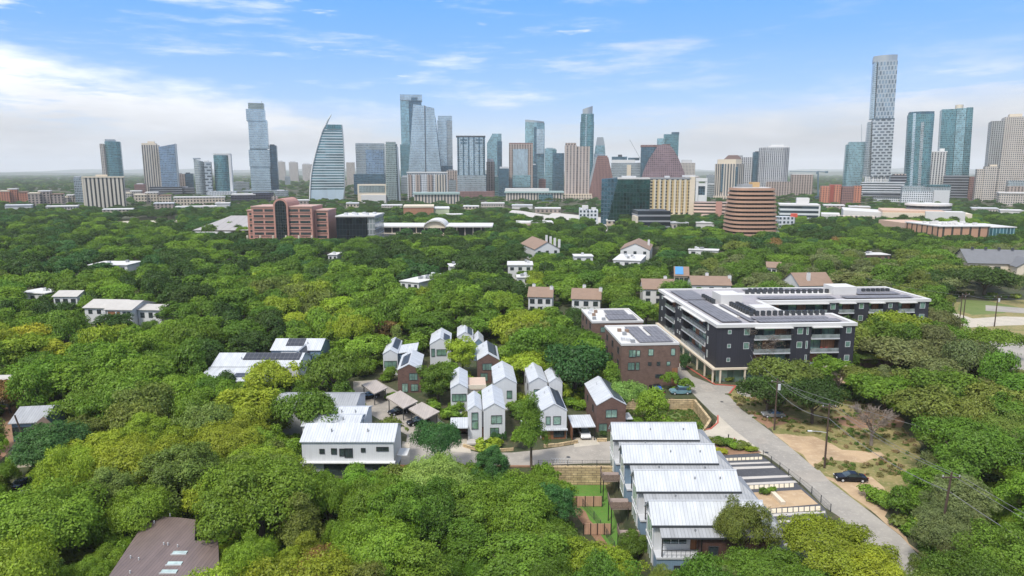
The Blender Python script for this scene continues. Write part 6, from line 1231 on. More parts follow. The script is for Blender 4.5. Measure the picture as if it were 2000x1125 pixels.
def wirefence(label, pts, h=1.2, z=0, step=2.2, name='metal_fence'):
    p0 = pts[0]; t = thing(name, label, 'fence', (p0.x, p0.y, z)); m = MB()
    for i in range(len(pts) - 1):
        a, b = pts[i] - p0, pts[i + 1] - p0; a.z = b.z = 0; L = (b - a).length; n = max(1, int(L / step))
        for k in range(n + (1 if i == len(pts) - 2 else 0)):
            c = a.lerp(b, k / n); MB().box(c.x - .04, c.y - .04, 0, c.x + .04, c.y + .04, h).build('post', DGREY, t)
        for zz in (.15, h * .55, h - .05): m.tube([(a.x, a.y, zz), (b.x, b.y, zz)], .022, 4)
        nb = int(L / .28)
        for k in range(nb): c = a.lerp(b, (k + .5) / nb); m.tube([(c.x, c.y, .15), (c.x, c.y, h - .05)], .012, 3)
    m.build('wire_panel', DGREY, t)
wirefence('thin metal fence between the parking lot and the road', [P(1490, 893), P(1540, 930), P(1585, 965), P(1622, 1000)], 1.3)
wirefence('black metal fence along the left side of the lower lawns', [P(1138, 990, -3), P(1160, 1015, -3), P(1185, 1050, -3), P(1200, 1075, -3)], 1.4, -3.0)
wirefence('metal fence on top of the limestone wall above the lower lawn', [Vector((4.5, 110.0, 0)), Vector((17.0, 110.0, 0))], 1.1, .3, 2.4)
wirefence('thin fence on the sandy verge along the sunk lawn behind the rearmost terrace roof', [P(1240, 838), P(1350, 842)], 1.1, 0)
# bike rack and bollard
A = P(1075, 905); t = thing('bike_rack', 'grey metal rack standing by the street above the limestone wall', 'bike rack', (A.x, A.y, 0))
for k in range(8): MB().tube([(k * .45, 0, 0), (k * .45, 0, .8), (k * .45 + .12, 0, .95), (k * .45 + .3, 0, .95), (k * .45 + .4, 0, .8), (k * .45 + .4, 0, 0)], .035, 5).build('hoop', LGREY, t)
A = P(1422.5, 859); t = thing('bollard', 'short black post standing on the pale concrete apron', 'bollard', (A.x, A.y, 0)); MB().cyl(0, 0, 0, .95, .11, 10).build('post', BLACK, t); MB().cyl(0, 0, .955, 1.05, .14, 10).build('cap', BLACK, t)
A = P(1434, 862); t = thing('hydrant', 'small red fire hydrant near the black post on the apron', 'hydrant', (A.x, A.y, 0)); MB().cyl(0, 0, 0, .55, .13, 10).build('barrel', REDP, t); MB().cyl(0, 0, .552, .7, .09, 10).build('cap', REDP, t); MB().box(-.22, -.05, .3, .22, .05, .4).build('outlet', REDP, t)
for (u, v, lab) in ((1920, 704, 'left of two pale green utility cabinets under the spreading oak'), (1942, 710, 'right of two pale green utility cabinets under the spreading oak')):
    A = P(u, v); t = thing('utility_box', lab, 'utility cabinet', (A.x, A.y, 0), 0, 'green utility cabinets'); MB().box(-1, -.8, 0, 1, .8, 1.7).build('cabinet', plain('pale_green_metal', (.28, .38, .30), .6), t); MB().box(-1.05, -.85, 1.702, 1.05, .85, 1.8).build('lid', LGREY, t)

# ------------------------------------------------------------------ brown roofed building at the bottom left, small left houses
def brown_roof():
    z = 5.2; A = P(205, 1130, z); pts = [(150, 1215), (290, 1003), (350, 1008), (382, 1013), (380, 1055), (426, 1055), (432, 1215)]
    q = [P(u, v, z) for u, v in pts]; o = q[0]; t = thing('brown_roofed_house', 'house with a large brown ribbed metal roof and skylights at the bottom left', 'house', (o.x, o.y, 0))
    q = [p - o for p in q]; ztop = 6.6
    hz = lambda p: 5.0 + .03 * (p.x)
    top = [(p.x, p.y, hz(p)) for p in q]
    MB().rings([[(a * .99, b, 0) for a, b, c in top], [(a, b, c - .3) for a, b, c in top]]).build('wall', MGREY, t)
    m = MB().slab(top, .25); m.build('roof', RBROWN, t)
    for (u, v, w) in ((351, 1080, 1.7), (341, 1101, 1.7), (330, 1117, 1.8)):
        p = P(u, v, z) - o; zz = hz(p); sk = MB().slab([(p.x - w / 2, p.y - .28, zz + .12 - .03), (p.x + w / 2, p.y - .28, zz + .12 - .03), (p.x + w / 2, p.y + .28, zz + .18), (p.x - w / 2, p.y + .28, zz + .18)], .2).build('skylight', glassmat('skylight_glass', (.42, .52, .50), .4, .2), t)
        MB().box(p.x - w / 2 - .08, p.y - .36, zz - .1, p.x + w / 2 + .08, p.y - .29, zz + .14).build('skylight_frame', LGREY, sk)
    for (u, v) in ((301, 1018), (320, 1062), (328, 1063), (347, 1067), (255, 1087), (271, 1091), (254, 1117), (332, 1004)):
        p = P(u, v, z) - o; MB().cyl(p.x, p.y, hz(p) - .05, hz(p) + .35, .08, 8).build('vent_pipe', LGREY, t)
    0 and MB().box(a.x - .02, a.y, hz(a) - .1, a.x + .12, b.y, hz(a) + .22).build('edge_flashing', LGREY, t)
    BLOCK.append([(p.x + o.x, p.y + o.y) for p in q]); PROTECT.append((225, 1003, 428, 1130, 74))
brown_roof()
t = tanhouse('small blue grey house with a light metal roof at the left edge', 22, 78, 806, 826, 4.6, 6.2, 8, SIDBL, RSEAM2, .15, (), pv=(22, 806, 80, 850, 110))
t = tanhouse('small cream gabled house with a dark window below the blue grey one, left edge', 18, 64, 866, 880, 3.2, 5.6, 9, CREAM, SHING, .25, (), 'y', pv=(20, 862, 64, 905, 100), wins=False)
win(t, (0, 0, 0), (1, 0, 0), (0, -1, 0), 2.2, 1.9, 2.0, 1.2, WDARK, 2)

# ------------------------------------------------------------------ poles, wires
def pole(label, u, vb, h, xarm=True, trans=False, lamp=None, lean=(0, 0), mat=POLEW, z=None, name='utility_pole'):
    A = P(u, vb); z = T(A.x, A.y); t = thing(name, label, 'utility pole', (A.x, A.y, z)); lx, ly = lean
    MB().tube([(0, 0, 0), (lx, ly, h)], [.19, .12], 8).build('pole', mat, t)
    if xarm:
        MB().box(lx - 1.2, ly - .07, h - .75, lx + 1.2, ly + .07, h - .6).build('crossarm', mat, t)
        for a in (-1.05, 0, 1.05): MB().cyl(lx + a, ly, h - .6, h - .35, .06, 6).build('insulator', LGREY, t)
    if trans: MB().cyl(lx + .35, ly - .25, h - 2.2, h - 1.1, .28, 10).build('transformer', LGREY, t)
    if lamp:
        ln, zz = lamp; MB().tube([(0, 0, zz - .25), (-ln * .5, -.1, zz), (-ln, -.2, zz + .12)], .05, 6).build('lamp_arm', LGREY, t); MB().box(-ln - .7, -.38, zz + .06, -ln, -.06, zz + .22).build('lamp_head', WHITE, t)
    return Vector((A.x + lx, A.y + ly, z + h))
P1 = pole('tall brown utility pole with a street lamp arm beside the sandy verge', 1610, 914, 11.6, True, False, (2.7, 6.6)); P2 = pole('brown utility pole by the road in front of the dark oak', 1512, 840, 10.5, True, True)
P3 = pole('pole in front of the bare brown tree beside the black building', 1459, 742, 8.6, False, True); P4 = pole('leaning brown pole standing in the thicket at lower right', 1828, 1100, 12.5, True, False, None, (.7, 0))
P5 = pole('left of a pair of poles right of the black building', 1872, 645, 11.5, True); P6 = pole('right of a pair of poles right of the black building', 1879, 643, 12, True); P7 = pole('grey pole with a transformer on the grass at right', 1942, 638, 10.5, True, True)
pole('white topped pole pair behind the black building', 1805, 578, 10, True, False, None, (0, 0), LGREY); pole('dark leaning pole at the left edge by the small cream house', 74, 928, 10.5, False, False, None, (-2.6, 0)); pole('short pole at the bottom left corner on the street', 33, 1132, 6.5, True)
def wire(label, pts, sag=.9, r=.028):
    path = []
    for a, b in zip(pts[:-1], pts[1:]):
        for k in range(9):
            s = k / 9; c = a.lerp(b, s); path.append((c.x, c.y, c.z - sag * 4 * s * (1 - s)))
    path.append(tuple(pts[-1])); tag(MB().tube(path, r, 4).build('power_line', plain('cable', (.16, .16, .17), .6, 0, .05)), label, 'cable')
V3 = Vector
E1 = V3((92, 34, 9)); E2 = V3((70, 40, 6))
wire('highest cable running from the bare tree pole down to the lower right corner', [P3, P2 + V3((0, 0, -.3)), P1 + V3((0, 0, -.3)), P4 + V3((0, 0, -.3)), V3((64, 40, 12))])
wire('second cable parallel to the highest one at lower right', [P2 + V3((1, 0, -.4)), P1 + V3((1, 0, -.4)), P4 + V3((1, 0, -.4)), V3((66, 40, 12))]); wire('thick low cable under the highest one at lower right', [P3 + V3((0, 0, -1.6)), P2 + V3((0, 0, -2.4)), P1 + V3((0, 0, -2.6)), P4 + V3((0, 0, -2.6)), V3((64, 40, 9.5))], 1.1, .045)
wire('cable crossing from the road pole to the thicket at the right edge', [P2 + V3((-1, 0, -.4)), V3((80, 88, 9.5)), V3((100, 70, 9))], .8)
wire('cable between the two poles right of the black building and the grey pole', [P5, P7, V3((P7.x + 45, P7.y - 2, 10.6))], .7); wire('second cable from the pole pair to the grey pole at right', [P6 + V3((0, 0, -.4)), P7 + V3((.5, 0, -1)), V3((P7.x + 45, P7.y - 3, 9.6))], .8)
wire('cable running left over the woods from the pole pair', [P5 + V3((-1, 0, 0)), V3((P5.x - 12, P5.y + 40, 11))], .6)
PROTECT += [(1400, 840, 1480, 885, 92), (1430, 790, 1500, 850, 100), (1490, 840, 1560, 900, 92), (1550, 890, 1640, 960, 82), (1600, 918, 1700, 950, 80), (1620, 950, 1700, 1000, 76), (1700, 1000, 1790, 1080, 66), (1510, 850, 1720, 905, 90), (1480, 798, 1548, 822, 100),
            (1318, 700, 1400, 760, 145), (1240, 765, 1380, 835, 115), (1320, 750, 1420, 800, 135), (885, 860, 1000, 900, 100), (1060, 865, 1180, 905, 100), (735, 770, 880, 850, 105), (1600, 800, 1616, 912, 80),
            (1880, 588, 2000, 640, 150), (1975, 660, 2000, 720, 120), (40, 835, 75, 925, 85), (5, 850, 60, 920, 95), (1836, 910, 1850, 1020, 60), (235, 430, 345, 447, 400)]
# ------------------------------------------------------------------ trees
def leafmat(name, col=None, trans=.32):
    m = bpy.data.materials.new(name); m.use_nodes = True; t = NT(m.node_tree); t.n.clear(); o = t.node('ShaderNodeOutputMaterial')
    at = t.node('ShaderNodeAttribute', attribute_name='shade', attribute_type='GEOMETRY').outputs['Fac']
    oi = t.node('ShaderNodeObjectInfo')
    base = oi.outputs['Color'] if col is None else t.node('ShaderNodeRGB').outputs[0]
    if col is not None: base.default_value = (*col, 1)
    tc = t.node('ShaderNodeTexCoord').outputs['Object']; n = t.noise(tc, .55, 3)
    k = t.m('MULTIPLY', t.ramp(at, 0, 1, .70, 1.34, False), t.ramp(oi.outputs['Random'], 0, 1, .88, 1.12, False))
    warm = t.mix(t.m('MULTIPLY', t.ramp(n, .40, .66), .55), base, t.mix(1.0, base, (1.15, 1.05, .85), 'MULTIPLY'))
    c = t.node('ShaderNodeVectorMath', operation='SCALE', ins={0: warm, 'Scale': k}).outputs[0]
    d = t.node('ShaderNodeBsdfDiffuse', ins={'Color': c}); tr = t.node('ShaderNodeBsdfTranslucent', ins={'Color': c}); g = t.node('ShaderNodeBsdfGlossy', ins={'Color': (.5, .5, .5, 1), 'Roughness': .5})
    s1 = t.node('ShaderNodeMixShader', ins={0: trans, 1: d.outputs[0], 2: tr.outputs[0]}); s2 = t.node('ShaderNodeMixShader', ins={0: .035, 1: s1.outputs[0], 2: g.outputs[0]})
    t.l.new(s2.outputs[0], o.inputs[0]); return m
LEAF = leafmat('leaves')
BARK = plain('bark', (.10, .075, .055), .95, 0, .25, 1.5, 12)
BARKG = plain('pale_bark', (.22, .18, .15), .95, 0, .2, 1.5, 12)
def crown_mesh(name, seed, rad, zb, zt, ncl, clr, nleaf, size, mat, form='round', fill=.14):
    """many small leaf faces set on the skins of irregular clumps spread through the crown"""
    g = np.random.default_rng(seed); C = []
    zc, hh = (zb + zt) / 2, (zt - zb) / 2
    ph = g.uniform(0, 6.28, 6)
    while len(C) < ncl:
        d = g.normal(size=3); d /= np.linalg.norm(d)
        if d[2] < -.55 and g.random() < .75: continue
        r = g.uniform(.2, 1.0) ** .38
        lob = .96 + .24 * math.sin(3 * math.atan2(d[1], d[0]) + ph[0]) + .15 * math.sin(5 * math.atan2(d[1], d[0]) + ph[1]) + .16 * math.sin(4 * d[2] + ph[2])
        p = d * r * lob
        if form == 'cone': k = (1 - (p[2] + 1) / 2) * .85 + .22; p[0] *= k; p[1] *= k
        if form == 'flat': p[2] = p[2] * .75 + .1
        C.append((p[0] * (rad - clr * .75), p[1] * (rad - clr * .75), zc + p[2] * (hh - clr * .6), clr * g.uniform(.6, 1.2)))
    C = np.array(C); wts = C[:, 3] ** 2; wts /= wts.sum(); ci = g.choice(len(C), nleaf, p=wts)
    d = g.normal(size=(nleaf, 3)); d /= np.linalg.norm(d, axis=1)[:, None]
    out = C[ci, :3] - np.array([0, 0, zc - hh * .5]); out /= np.linalg.norm(out, axis=1)[:, None] + 1e-6
    flip = (d * (out * .7 + np.array([0, 0, .6]))).sum(1) < -.25; d[flip] *= -1
    rr = np.where(g.random(nleaf) < fill, g.uniform(.3, 1, nleaf), g.normal(.98, .10, nleaf))
    bump = 1 + .12 * np.sin(d[:, 0] * 7 + ci) + .12 * np.sin(d[:, 1] * 8 + ci * 2.1) + .1 * np.sin(d[:, 2] * 9 + ci * 1.3)
    pos = C[ci, :3] + d * (C[ci, 3] * rr * bump)[:, None] * np.array([1, 1, .82])
    nrm = d * .9 + out * .35 + np.array([0, 0, .3]) + g.normal(size=(nleaf, 3)) * .6; nrm /= np.linalg.norm(nrm, axis=1)[:, None]
    a = np.cross(nrm, g.normal(size=(nleaf, 3))); a /= np.linalg.norm(a, axis=1)[:, None] + 1e-9; b = np.cross(nrm, a)
    s = (size * g.uniform(.6, 1.35, nleaf))[:, None]
    V = np.stack([pos + a * s, pos + b * s * .55 + nrm * s * .12, pos - a * s, pos - b * s * .55 + nrm * s * .12], 1).reshape(-1, 3)
    me = bpy.data.meshes.new(name); n = nleaf
    me.vertices.add(4 * n); me.vertices.foreach_set('co', V.astype(np.float32).ravel()); me.loops.add(4 * n); me.loops.foreach_set('vertex_index', np.arange(4 * n, dtype=np.int32))
    me.polygons.add(n); me.polygons.foreach_set('loop_start', np.arange(0, 4 * n, 4, dtype=np.int32)); me.update(calc_edges=True)
    at = me.attributes.new('shade', 'FLOAT', 'FACE'); cl = g.random(len(C))
    at.data.foreach_set('value', np.clip(.5 * cl[ci] + .5 * g.random(n), 0, 1).astype(np.float32))
    me.materials.append(mat); return me
def trunk_mesh(name, seed, h, r, spread, mat, twigs=0):
    g = random.Random(seed); m = MB(); m.tube([(0, 0, -.4), (.1, 0, h * .25), (g.uniform(-.3, .3), g.uniform(-.3, .3), h * .5)], [r * 1.35, r, r * .8], 7)
    top = Vector(m.v[-1]); ends = []
    for k in range(6):
        a = k * 1.05 + g.uniform(-.3, .3); L = spread * g.uniform(.6, .9); z0 = h * g.uniform(.28, .48)
        p = [Vector((0, 0, z0)), Vector((math.cos(a) * L * .4, math.sin(a) * L * .4, h * .6)), Vector((math.cos(a) * L * .8, math.sin(a) * L * .8, h * g.uniform(.72, .92)))]
        m.tube(p, [r * .6, r * .38, r * .12], 5); ends += [(p[1], a), (p[2], a)]
    for i in range(twigs):
        p, a = ends[i % len(ends)]; q = p
        for s in range(3):
            d = Vector((math.cos(a + g.uniform(-1.4, 1.4)), math.sin(a + g.uniform(-1.4, 1.4)), g.uniform(.1, 1.1))).normalized() * spread * .22; m.tube([q, q + d], [r * .16, r * .07], 4); q = q + d * g.uniform(.5, 1)
    me_o = m.build(name, mat); me = me_o.data; bpy.data.objects.remove(me_o); return me
NEAR, MID, SHR = [], [], []
def protos():
    specs = [('round', 5.0, 2.2, 9.5, 46, 1.55), ('round', 5.4, 2.6, 9.0, 60, 1.3), ('cone', 4.4, 1.6, 11.0, 44, 1.35), ('flat', 6.0, 2.8, 8.4, 52, 1.45), ('round', 4.6, 1.8, 10.2, 70, 1.1), ('round', 5.2, 2.0, 8.6, 38, 1.7)]
    for i, (f, r, zb, zt, nc, cr) in enumerate(specs):
        NEAR.append((crown_mesh('crown_leaves', 11 + i, r, zb, zt, nc, cr, 30000, .125, LEAF, f), trunk_mesh('trunk_wood', 3 + i, zt * .9, .26, r, BARK), r, zt))
        MID.append((crown_mesh('crown_leaves', 31 + i, r, zb, zt, nc, cr * 1.05, 9000, .225, LEAF, f), NEAR[-1][1], r, zt))
    for i in range(3): SHR.append(crown_mesh('bush_leaves', 60 + i, 1.5, .0, 1.7, 16, .55, 3000, .11, LEAF, 'round'))
protos()
COLS = {'dark': (.052, .108, .018), 'mid': (.115, .215, .022), 'bright': (.165, .285, .026), 'yellow': (.265, .355, .028), 'olive': (.165, .215, .038), 'gold': (.38, .40, .03), 'teal': (.058, .15, .036), 'rust': (.26, .17, .055), 'light': (.22, .33, .07), 'grey': (.165, .205, .070)}
WORDS = {'dark': 'dark green', 'mid': 'mid green', 'bright': 'bright green', 'yellow': 'yellow green', 'olive': 'olive green', 'gold': 'golden yellow', 'teal': 'deep cool green', 'rust': 'rust tinged', 'light': 'light green', 'grey': 'grey green'}
TREES = []
def add_tree(x, y, r, h, col, kind=None, label=None, near=None, rnd=random, solo=True):
    TREES.append(dict(x=x, y=y, r=r, h=h, col=col, kind=kind, label=label, near=near))
def make_tree(d, lab, group):
    near = d['y'] < 112 if d['near'] is None else d['near']; lib = NEAR if near else MID
    rnd = random.Random(int(d['x'] * 31 + d['y'] * 17)); k = d['kind'] if d['kind'] is not None else rnd.choice([0, 1, 1, 2, 3, 4, 4, 5, 5])
    cm, tm, r0, zt = lib[k]; sx = d['r'] / r0; sz = d['h'] / zt; z = T(d['x'], d['y'])
    t = thing('tree', lab, 'tree', (d['x'], d['y'], z), rnd.uniform(0, 6.28), group); t.scale = (sx, sx, sz)
    c = bpy.data.objects.new('crown', cm); COL.objects.link(c); c.parent = t; b = COLS[d['col']]; j = rnd.uniform(.85, 1.18); w = rnd.uniform(.88, 1.14); c.color = (b[0] * j * w, b[1] * j, b[2] * j, 1)
    u = bpy.data.objects.new('trunk', tm); COL.objects.link(u); u.parent = t
    return t
def inpoly(x, y, p):
    c = False; n = len(p)
    for i in range(n):
        x1, y1 = p[i]; x2, y2 = p[(i + 1) % n]
        if (y1 > y) != (y2 > y) and x < (x2 - x1) * (y - y1) / (y2 - y1) + x1: c = not c
    return c
def clear(x, y, r, h, pad=.5):
    for p in BLOCK + ROADPOLY:
        xs = [q[0] for q in p]; ysx = [q[1] for q in p]
        if min(xs) - r < x < max(xs) + r and min(ysx) - r < y < max(ysx) + r:
            for dx, dy in ((0, 0), (r * pad, 0), (-r * pad, 0), (0, r * pad), (0, -r * pad)):
                if inpoly(x + dx, y + dy, p): return False
    u, vt = PROJ(x, y, h + T(x, y)); _, vb = PROJ(x, y, h * .25 + T(x, y)); ru = F * r * .93 / ZC(y, 5)
    for (a, b, c, d, Y) in PROTECT:
        if y < Y and u + ru > a and u - ru < c and vb > b and vt < d: return False
    return True
# trees and bushes the photograph sets apart: (u, v) is the crown's centre, r its radius in metres
HERO = [
 (1038, 862, 3.3, 12.5, 'bright', 2, 'tall narrow bright green tree in front of the white gabled house with brick base'), (962, 915, 3.1, 8.5, 'teal', 4, 'round dark green tree by the street above the brown slope'), (855, 868, 4.4, 8.5, 'teal', 3, 'dark blue green tree beside the small left carport, behind the pale round tree'),
 (852, 938, 5.8, 9.5, 'light', 5, 'big round pale green tree below the street, right of the long white house'), (600, 805, 5.6, 10.5, 'mid', 3, 'spreading tree with a visible crooked trunk in front of the long pale roofs'), (650, 725, 6.8, 11, 'mid', 3, 'broad mid green tree between the blue grey house and the carports'),
 (530, 735, 6.0, 10, 'yellow', 1, 'yellow green tree in front of the wide white roofed house'), (475, 800, 6.0, 10.5, 'yellow', 4, 'yellow green tree left of the long pale roofs'), (854, 740, 4.2, 9.0, 'mid', 4, 'round tree right of the brown gabled house behind the carports'), (903, 688, 4.0, 10, 'yellow', 4, 'round yellow green tree between white houses at the top of the cluster'),
 (775, 655, 2.6, 8.5, 'light', 2, 'small pointed pale green tree above the farthest left cluster house'), (912, 640, 3.0, 9.5, 'light', 2, 'pointed pale green tree at the top of the cluster'), (1125, 712, 7.4, 12, 'teal', 5, 'large deep green tree left of the three storey brick block'), (1195, 735, 3.0, 9.5, 'bright', 2, 'pointed bright tree against the corner of the three storey brick block'),
 (1222, 768, 3.8, 8.0, 'light', 1, 'pale green tree in front of the three storey brick block'), (1040, 660, 7.0, 11, 'olive', 3, 'dark olive tree behind the top right of the cluster'), (890, 600, 5.6, 13.5, 'bright', 4, 'tall rounded bright green tree standing above the wood left of centre'), (1035, 625, 6.0, 10, 'yellow', 1, 'yellow green tree left of the lower brick block'),
 (1190, 575, 7.5, 10, 'mid', 3, 'broad tree right of the white house with two chimneys'), (1262, 610, 4.5, 9, 'bright', 4, 'green tree against the left end of the black building'), (1535, 735, 7.6, 10, 'olive', 3, 'wide olive oak in front of the black building, above the silver car'), (1500, 765, 5.6, 8.0, 'dark', 5, 'dark oak beside the road left of the wide olive one'),
 (1590, 775, 6.4, 9.0, 'dark', 3, 'dark oak behind the tall lamp pole'), (1618, 720, 4.5, 8, 'bright', 4, 'bright green tree at the foot of the black building right end'), (1750, 640, 9.0, 12, 'yellow', 3, 'big yellow green tree against the right wing of the black building'), (1760, 690, 9.0, 10, 'grey', 3, 'wide grey green oak right of the black building'),
 (1860, 695, 9.5, 9.5, 'grey', 3, 'widest grey green oak at right below the pair of poles'), (1940, 665, 6.5, 8.5, 'bright', 3, 'spreading bright green oak above the green utility cabinets'), (1925, 545, 12.5, 12.5, 'dark', 3, 'huge dark oak at the right edge casting shade on the grass'), (1810, 545, 9, 10, 'dark', 3, 'dark broad tree left of the huge oak at right'),
 (60, 660, 6.5, 9.5, 'gold', 5, 'golden yellow tree at the left edge'), (105, 690, 5.5, 8.5, 'gold', 4, 'smaller golden tree right of the big golden one at the left edge'), (345, 610, 6.0, 9, 'mid', 4, 'green tree covering the right end of the white two storey house'), (218, 632, 5.5, 8.0, 'dark', 4, 'dark green tree in front of the white two storey house'),
 (100, 870, 6.0, 11, 'teal', 4, 'deep green tree right of the small cream gabled house'), (15, 765, 5, 7.5, 'rust', 1, 'rust coloured tree at the left edge above the gravel yard'), (490, 845, 2.2, 5, 'rust', 4, 'small rust coloured tree left of the long pale roofs'), (625, 1112, 3.2, 6.5, 'rust', 1, 'orange leaved tree at the bottom edge left of centre'),
 (1448, 1035, 3.7, 9.0, 'olive', 3, 'olive tree covering the right of the front terrace house'), (1615, 1066, 6.0, 8.5, 'yellow', 1, 'large yellow green tree at the bottom right over the parking lot'), (1500, 1118, 5.0, 6.5, 'mid', 5, 'mid green tree at the bottom right beside the front terrace house'), (1690, 1112, 4.6, 7.5, 'yellow', 4, 'yellow green tree at the bottom right beside the road'),
 (1232, 1062, 2.2, 5.5, 'mid', 4, 'small green tree against the left corner of the front terrace house'), (1160, 1112, 5.4, 8.0, 'yellow', 1, 'yellow green round tree below the lower lawns'), (1084, 985, 3.6, 8.0, 'teal', 4, 'deep green tree at the left end of the lower lawns'), (1330, 910, 0, 0, 'mid', 0, ''),
 (72, 1015, 7.2, 11.5, 'bright', 5, 'big bright tree left of the brown metal roof'), (505, 965, 7.6, 12.5, 'bright', 5, 'big bright tree right of the brown metal roof'), (250, 905, 6.5, 11, 'yellow', 1, 'yellow green tree above the left end of the brown metal roof'), (345, 930, 6.2, 11.5, 'olive', 4, 'grey olive tree just above the brown metal roof'),
 (1305, 560, 0, 0, 'rust', 4, ''), (1290, 520, 5, 7, 'rust', 1, 'rusty tree behind the tan house with white balconies'), (1820, 800, 8, 10, 'olive', 3, 'olive oak at right above the sandy verge'), (1900, 880, 9, 11.5, 'mid', 3, 'wide oak filling the right edge'), (1730, 760, 6.5, 8, 'bright', 1, 'bright tree right of the bare grey one'),
]
for (u, v, r, h, col, k, lab) in HERO:
    if not r: continue
    z = h * .62; p = P(u, v, z)
    if p.y < 125: p = P(u, v, z + T(p.x, p.y))
    add_tree(p.x, p.y, r, h, col, k, lab)
# fill: jittered grid through the wood
rn = random.Random(42)
def zonecol(x, y, u, v):
    n = math.sin(x * .045 + 1.3) * math.cos(y * .038 + .4) + .5 * math.sin(x * .11 + y * .07) + rn.uniform(-.8, .8)
    if u > 1350 and v > 470 and y < 400: pal = ['dark', 'olive', 'mid', 'grey', 'mid', 'bright']
    elif y < 125: pal = ['mid', 'bright', 'olive', 'bright', 'yellow', 'light']
    elif y < 190: pal = ['dark', 'mid', 'bright', 'bright', 'yellow', 'mid']
    elif y < 290: pal = ['dark', 'dark', 'mid', 'bright', 'mid', 'yellow', 'olive']
    else: pal = ['dark', 'teal', 'dark', 'mid', 'dark', 'bright', 'dark']
    i = int((n + 1.8) / 3.6 * len(pal)); c = pal[min(len(pal) - 1, max(0, i))]
    if u < 620 and v > 850 and rn.random() < .3: c = 'yellow'
    if rn.random() < .0012: c = 'rust'
    return c
def fill(y0, y1, stp, rlo, rhi, hlo, hhi, keepp=1.0):
    y = y0
    while y < y1:
        s = stp * (1 + max(0, y - 250) / 900.0); half = y * .80 + 14; x = -half
        while x < half:
            px, py = x + rn.uniform(-.38, .38) * s, y + rn.uniform(-.38, .38) * s; x += s
            if rn.random() > keepp: continue
            r, h = rn.uniform(rlo, rhi), rn.uniform(hlo, hhi); u, v = PROJ(px, py, h * .6)
            if py < 55 or u < -120 or u > 2120: continue
            if any((px - t['x']) ** 2 + (py - t['y']) ** 2 < (.52 * (r + t['r'])) ** 2 for t in TREES if abs(py - t['y']) < 20): continue
            ok = False
            for q in range(4):
                if clear(px, py, r, h): ok = True; break
                r *= .78; h *= .80
                if r < 1.7: break
            if ok: add_tree(px, py, r, h, zonecol(px, py, u, v))
        y += s * .86
fill(48, 125, 6.4, 3.4, 6.6, 7, 12); fill(125, 300, 7.4, 3.8, 7.8, 7.5, 13); fill(52, 170, 4.2, 1.9, 3.0, 4, 6.5)
fill(300, 640, 9.5, 5.0, 7.6, 8, 12)
BY = sorted(TREES, key=lambda t: (t['label'] is None, -t['r'] / t['y']))
def inframe(t):
    u, v = PROJ(t['x'], t['y'], t['h'] * .6); ru = F * t['r'] / t['y']; return -ru < u < 2000 + ru and v < 1125 + ru
SOLO = [t for t in BY if inframe(t)][:298]; ids = set(id(t) for t in SOLO); REST = [t for t in TREES if id(t) not in ids and inframe(t)]
# landmark phrases for the labels
LM = [(320, 1060, 'the brown metal roof'), (690, 860, 'the long white house'), (510, 715, 'the wide white roofed house'), (590, 680, 'the blue grey house'), (240, 605, 'the white two storey house'), (50, 850, 'the small blue grey house'), (780, 785, 'the carports'), (950, 820, 'the tall twin gabled house'),
      (1080, 810, 'the white house with brick base'), (1195, 790, 'the brown house by the white van'), (1250, 695, 'the three storey brick block'), (1190, 620, 'the lower brick block'), (1350, 930, 'the terrace houses'), (1190, 985, 'the lower lawns'), (1500, 950, 'the parking lot'), (1610, 850, 'the tall lamp pole'),
      (1660, 930, 'the black saloon car'), (1540, 660, 'the black apartment building'), (1940, 690, 'the green utility cabinets'), (1910, 600, 'the grassy corner at right'), (60, 675, 'the golden tree'), (850, 940, 'the big round pale green tree'), (890, 600, 'the tall rounded bright tree'), (1838, 1000, 'the leaning pole in the thicket'),
      (1060, 585, 'the left house with two chimneys'), (1700, 1000, 'the road'), (805, 540, 'the diagonal white roof'), (75, 585, 'the small hipped house'), (500, 600, 'the middle of the left wood'), (1000, 1080, 'the bottom centre of the photo'), (650, 1040, 'the orange leaved tree'), (1950, 1000, 'the lower right corner'), (300, 780, 'the grassy clearing at left'),
      (910, 680, 'the top of the gabled house cluster'), (1930, 820, 'the right edge oaks'), (700, 600, 'the wood above the blue grey house')]
ORD = ['', 'second ', 'third ', 'fourth ', 'fifth ', 'sixth ', 'seventh ', 'eighth ', 'ninth ', 'tenth ', 'eleventh ', 'twelfth ', 'thirteenth ', 'fourteenth ']
cells = {}
for t in SOLO:
    if t['label']: continue
    u, v = PROJ(t['x'], t['y'], t['h'] * .7); u = min(1995, max(5, u)); v = min(1120, v)
    L = min(LM, key=lambda l: (l[0] - u) ** 2 + (l[1] - v) ** 2); du, dv = u - L[0], v - L[1]
    sec = ('right of' if du > 0 else 'left of') if abs(du) > abs(dv) * 1.2 else ('below' if dv > 0 else 'above')
    size = 'small' if t['r'] < 3.2 else ('large' if t['r'] > 5.2 else 'medium')
    cells.setdefault((size, WORDS[t['col']], sec, L[2]), []).append((math.hypot(du, dv), t))
for (size, colw, sec, ph), ls in cells.items():
    ls.sort(key=lambda q: q[0])
    for i, (_, t) in enumerate(ls): t['label'] = (ORD[min(i, 13)] + 'nearest ' if len(ls) > 1 else '') + f'{size} {colw} tree {sec} {ph}'
for t in SOLO: make_tree(t, t['label'], 'trees of the wood around the houses')

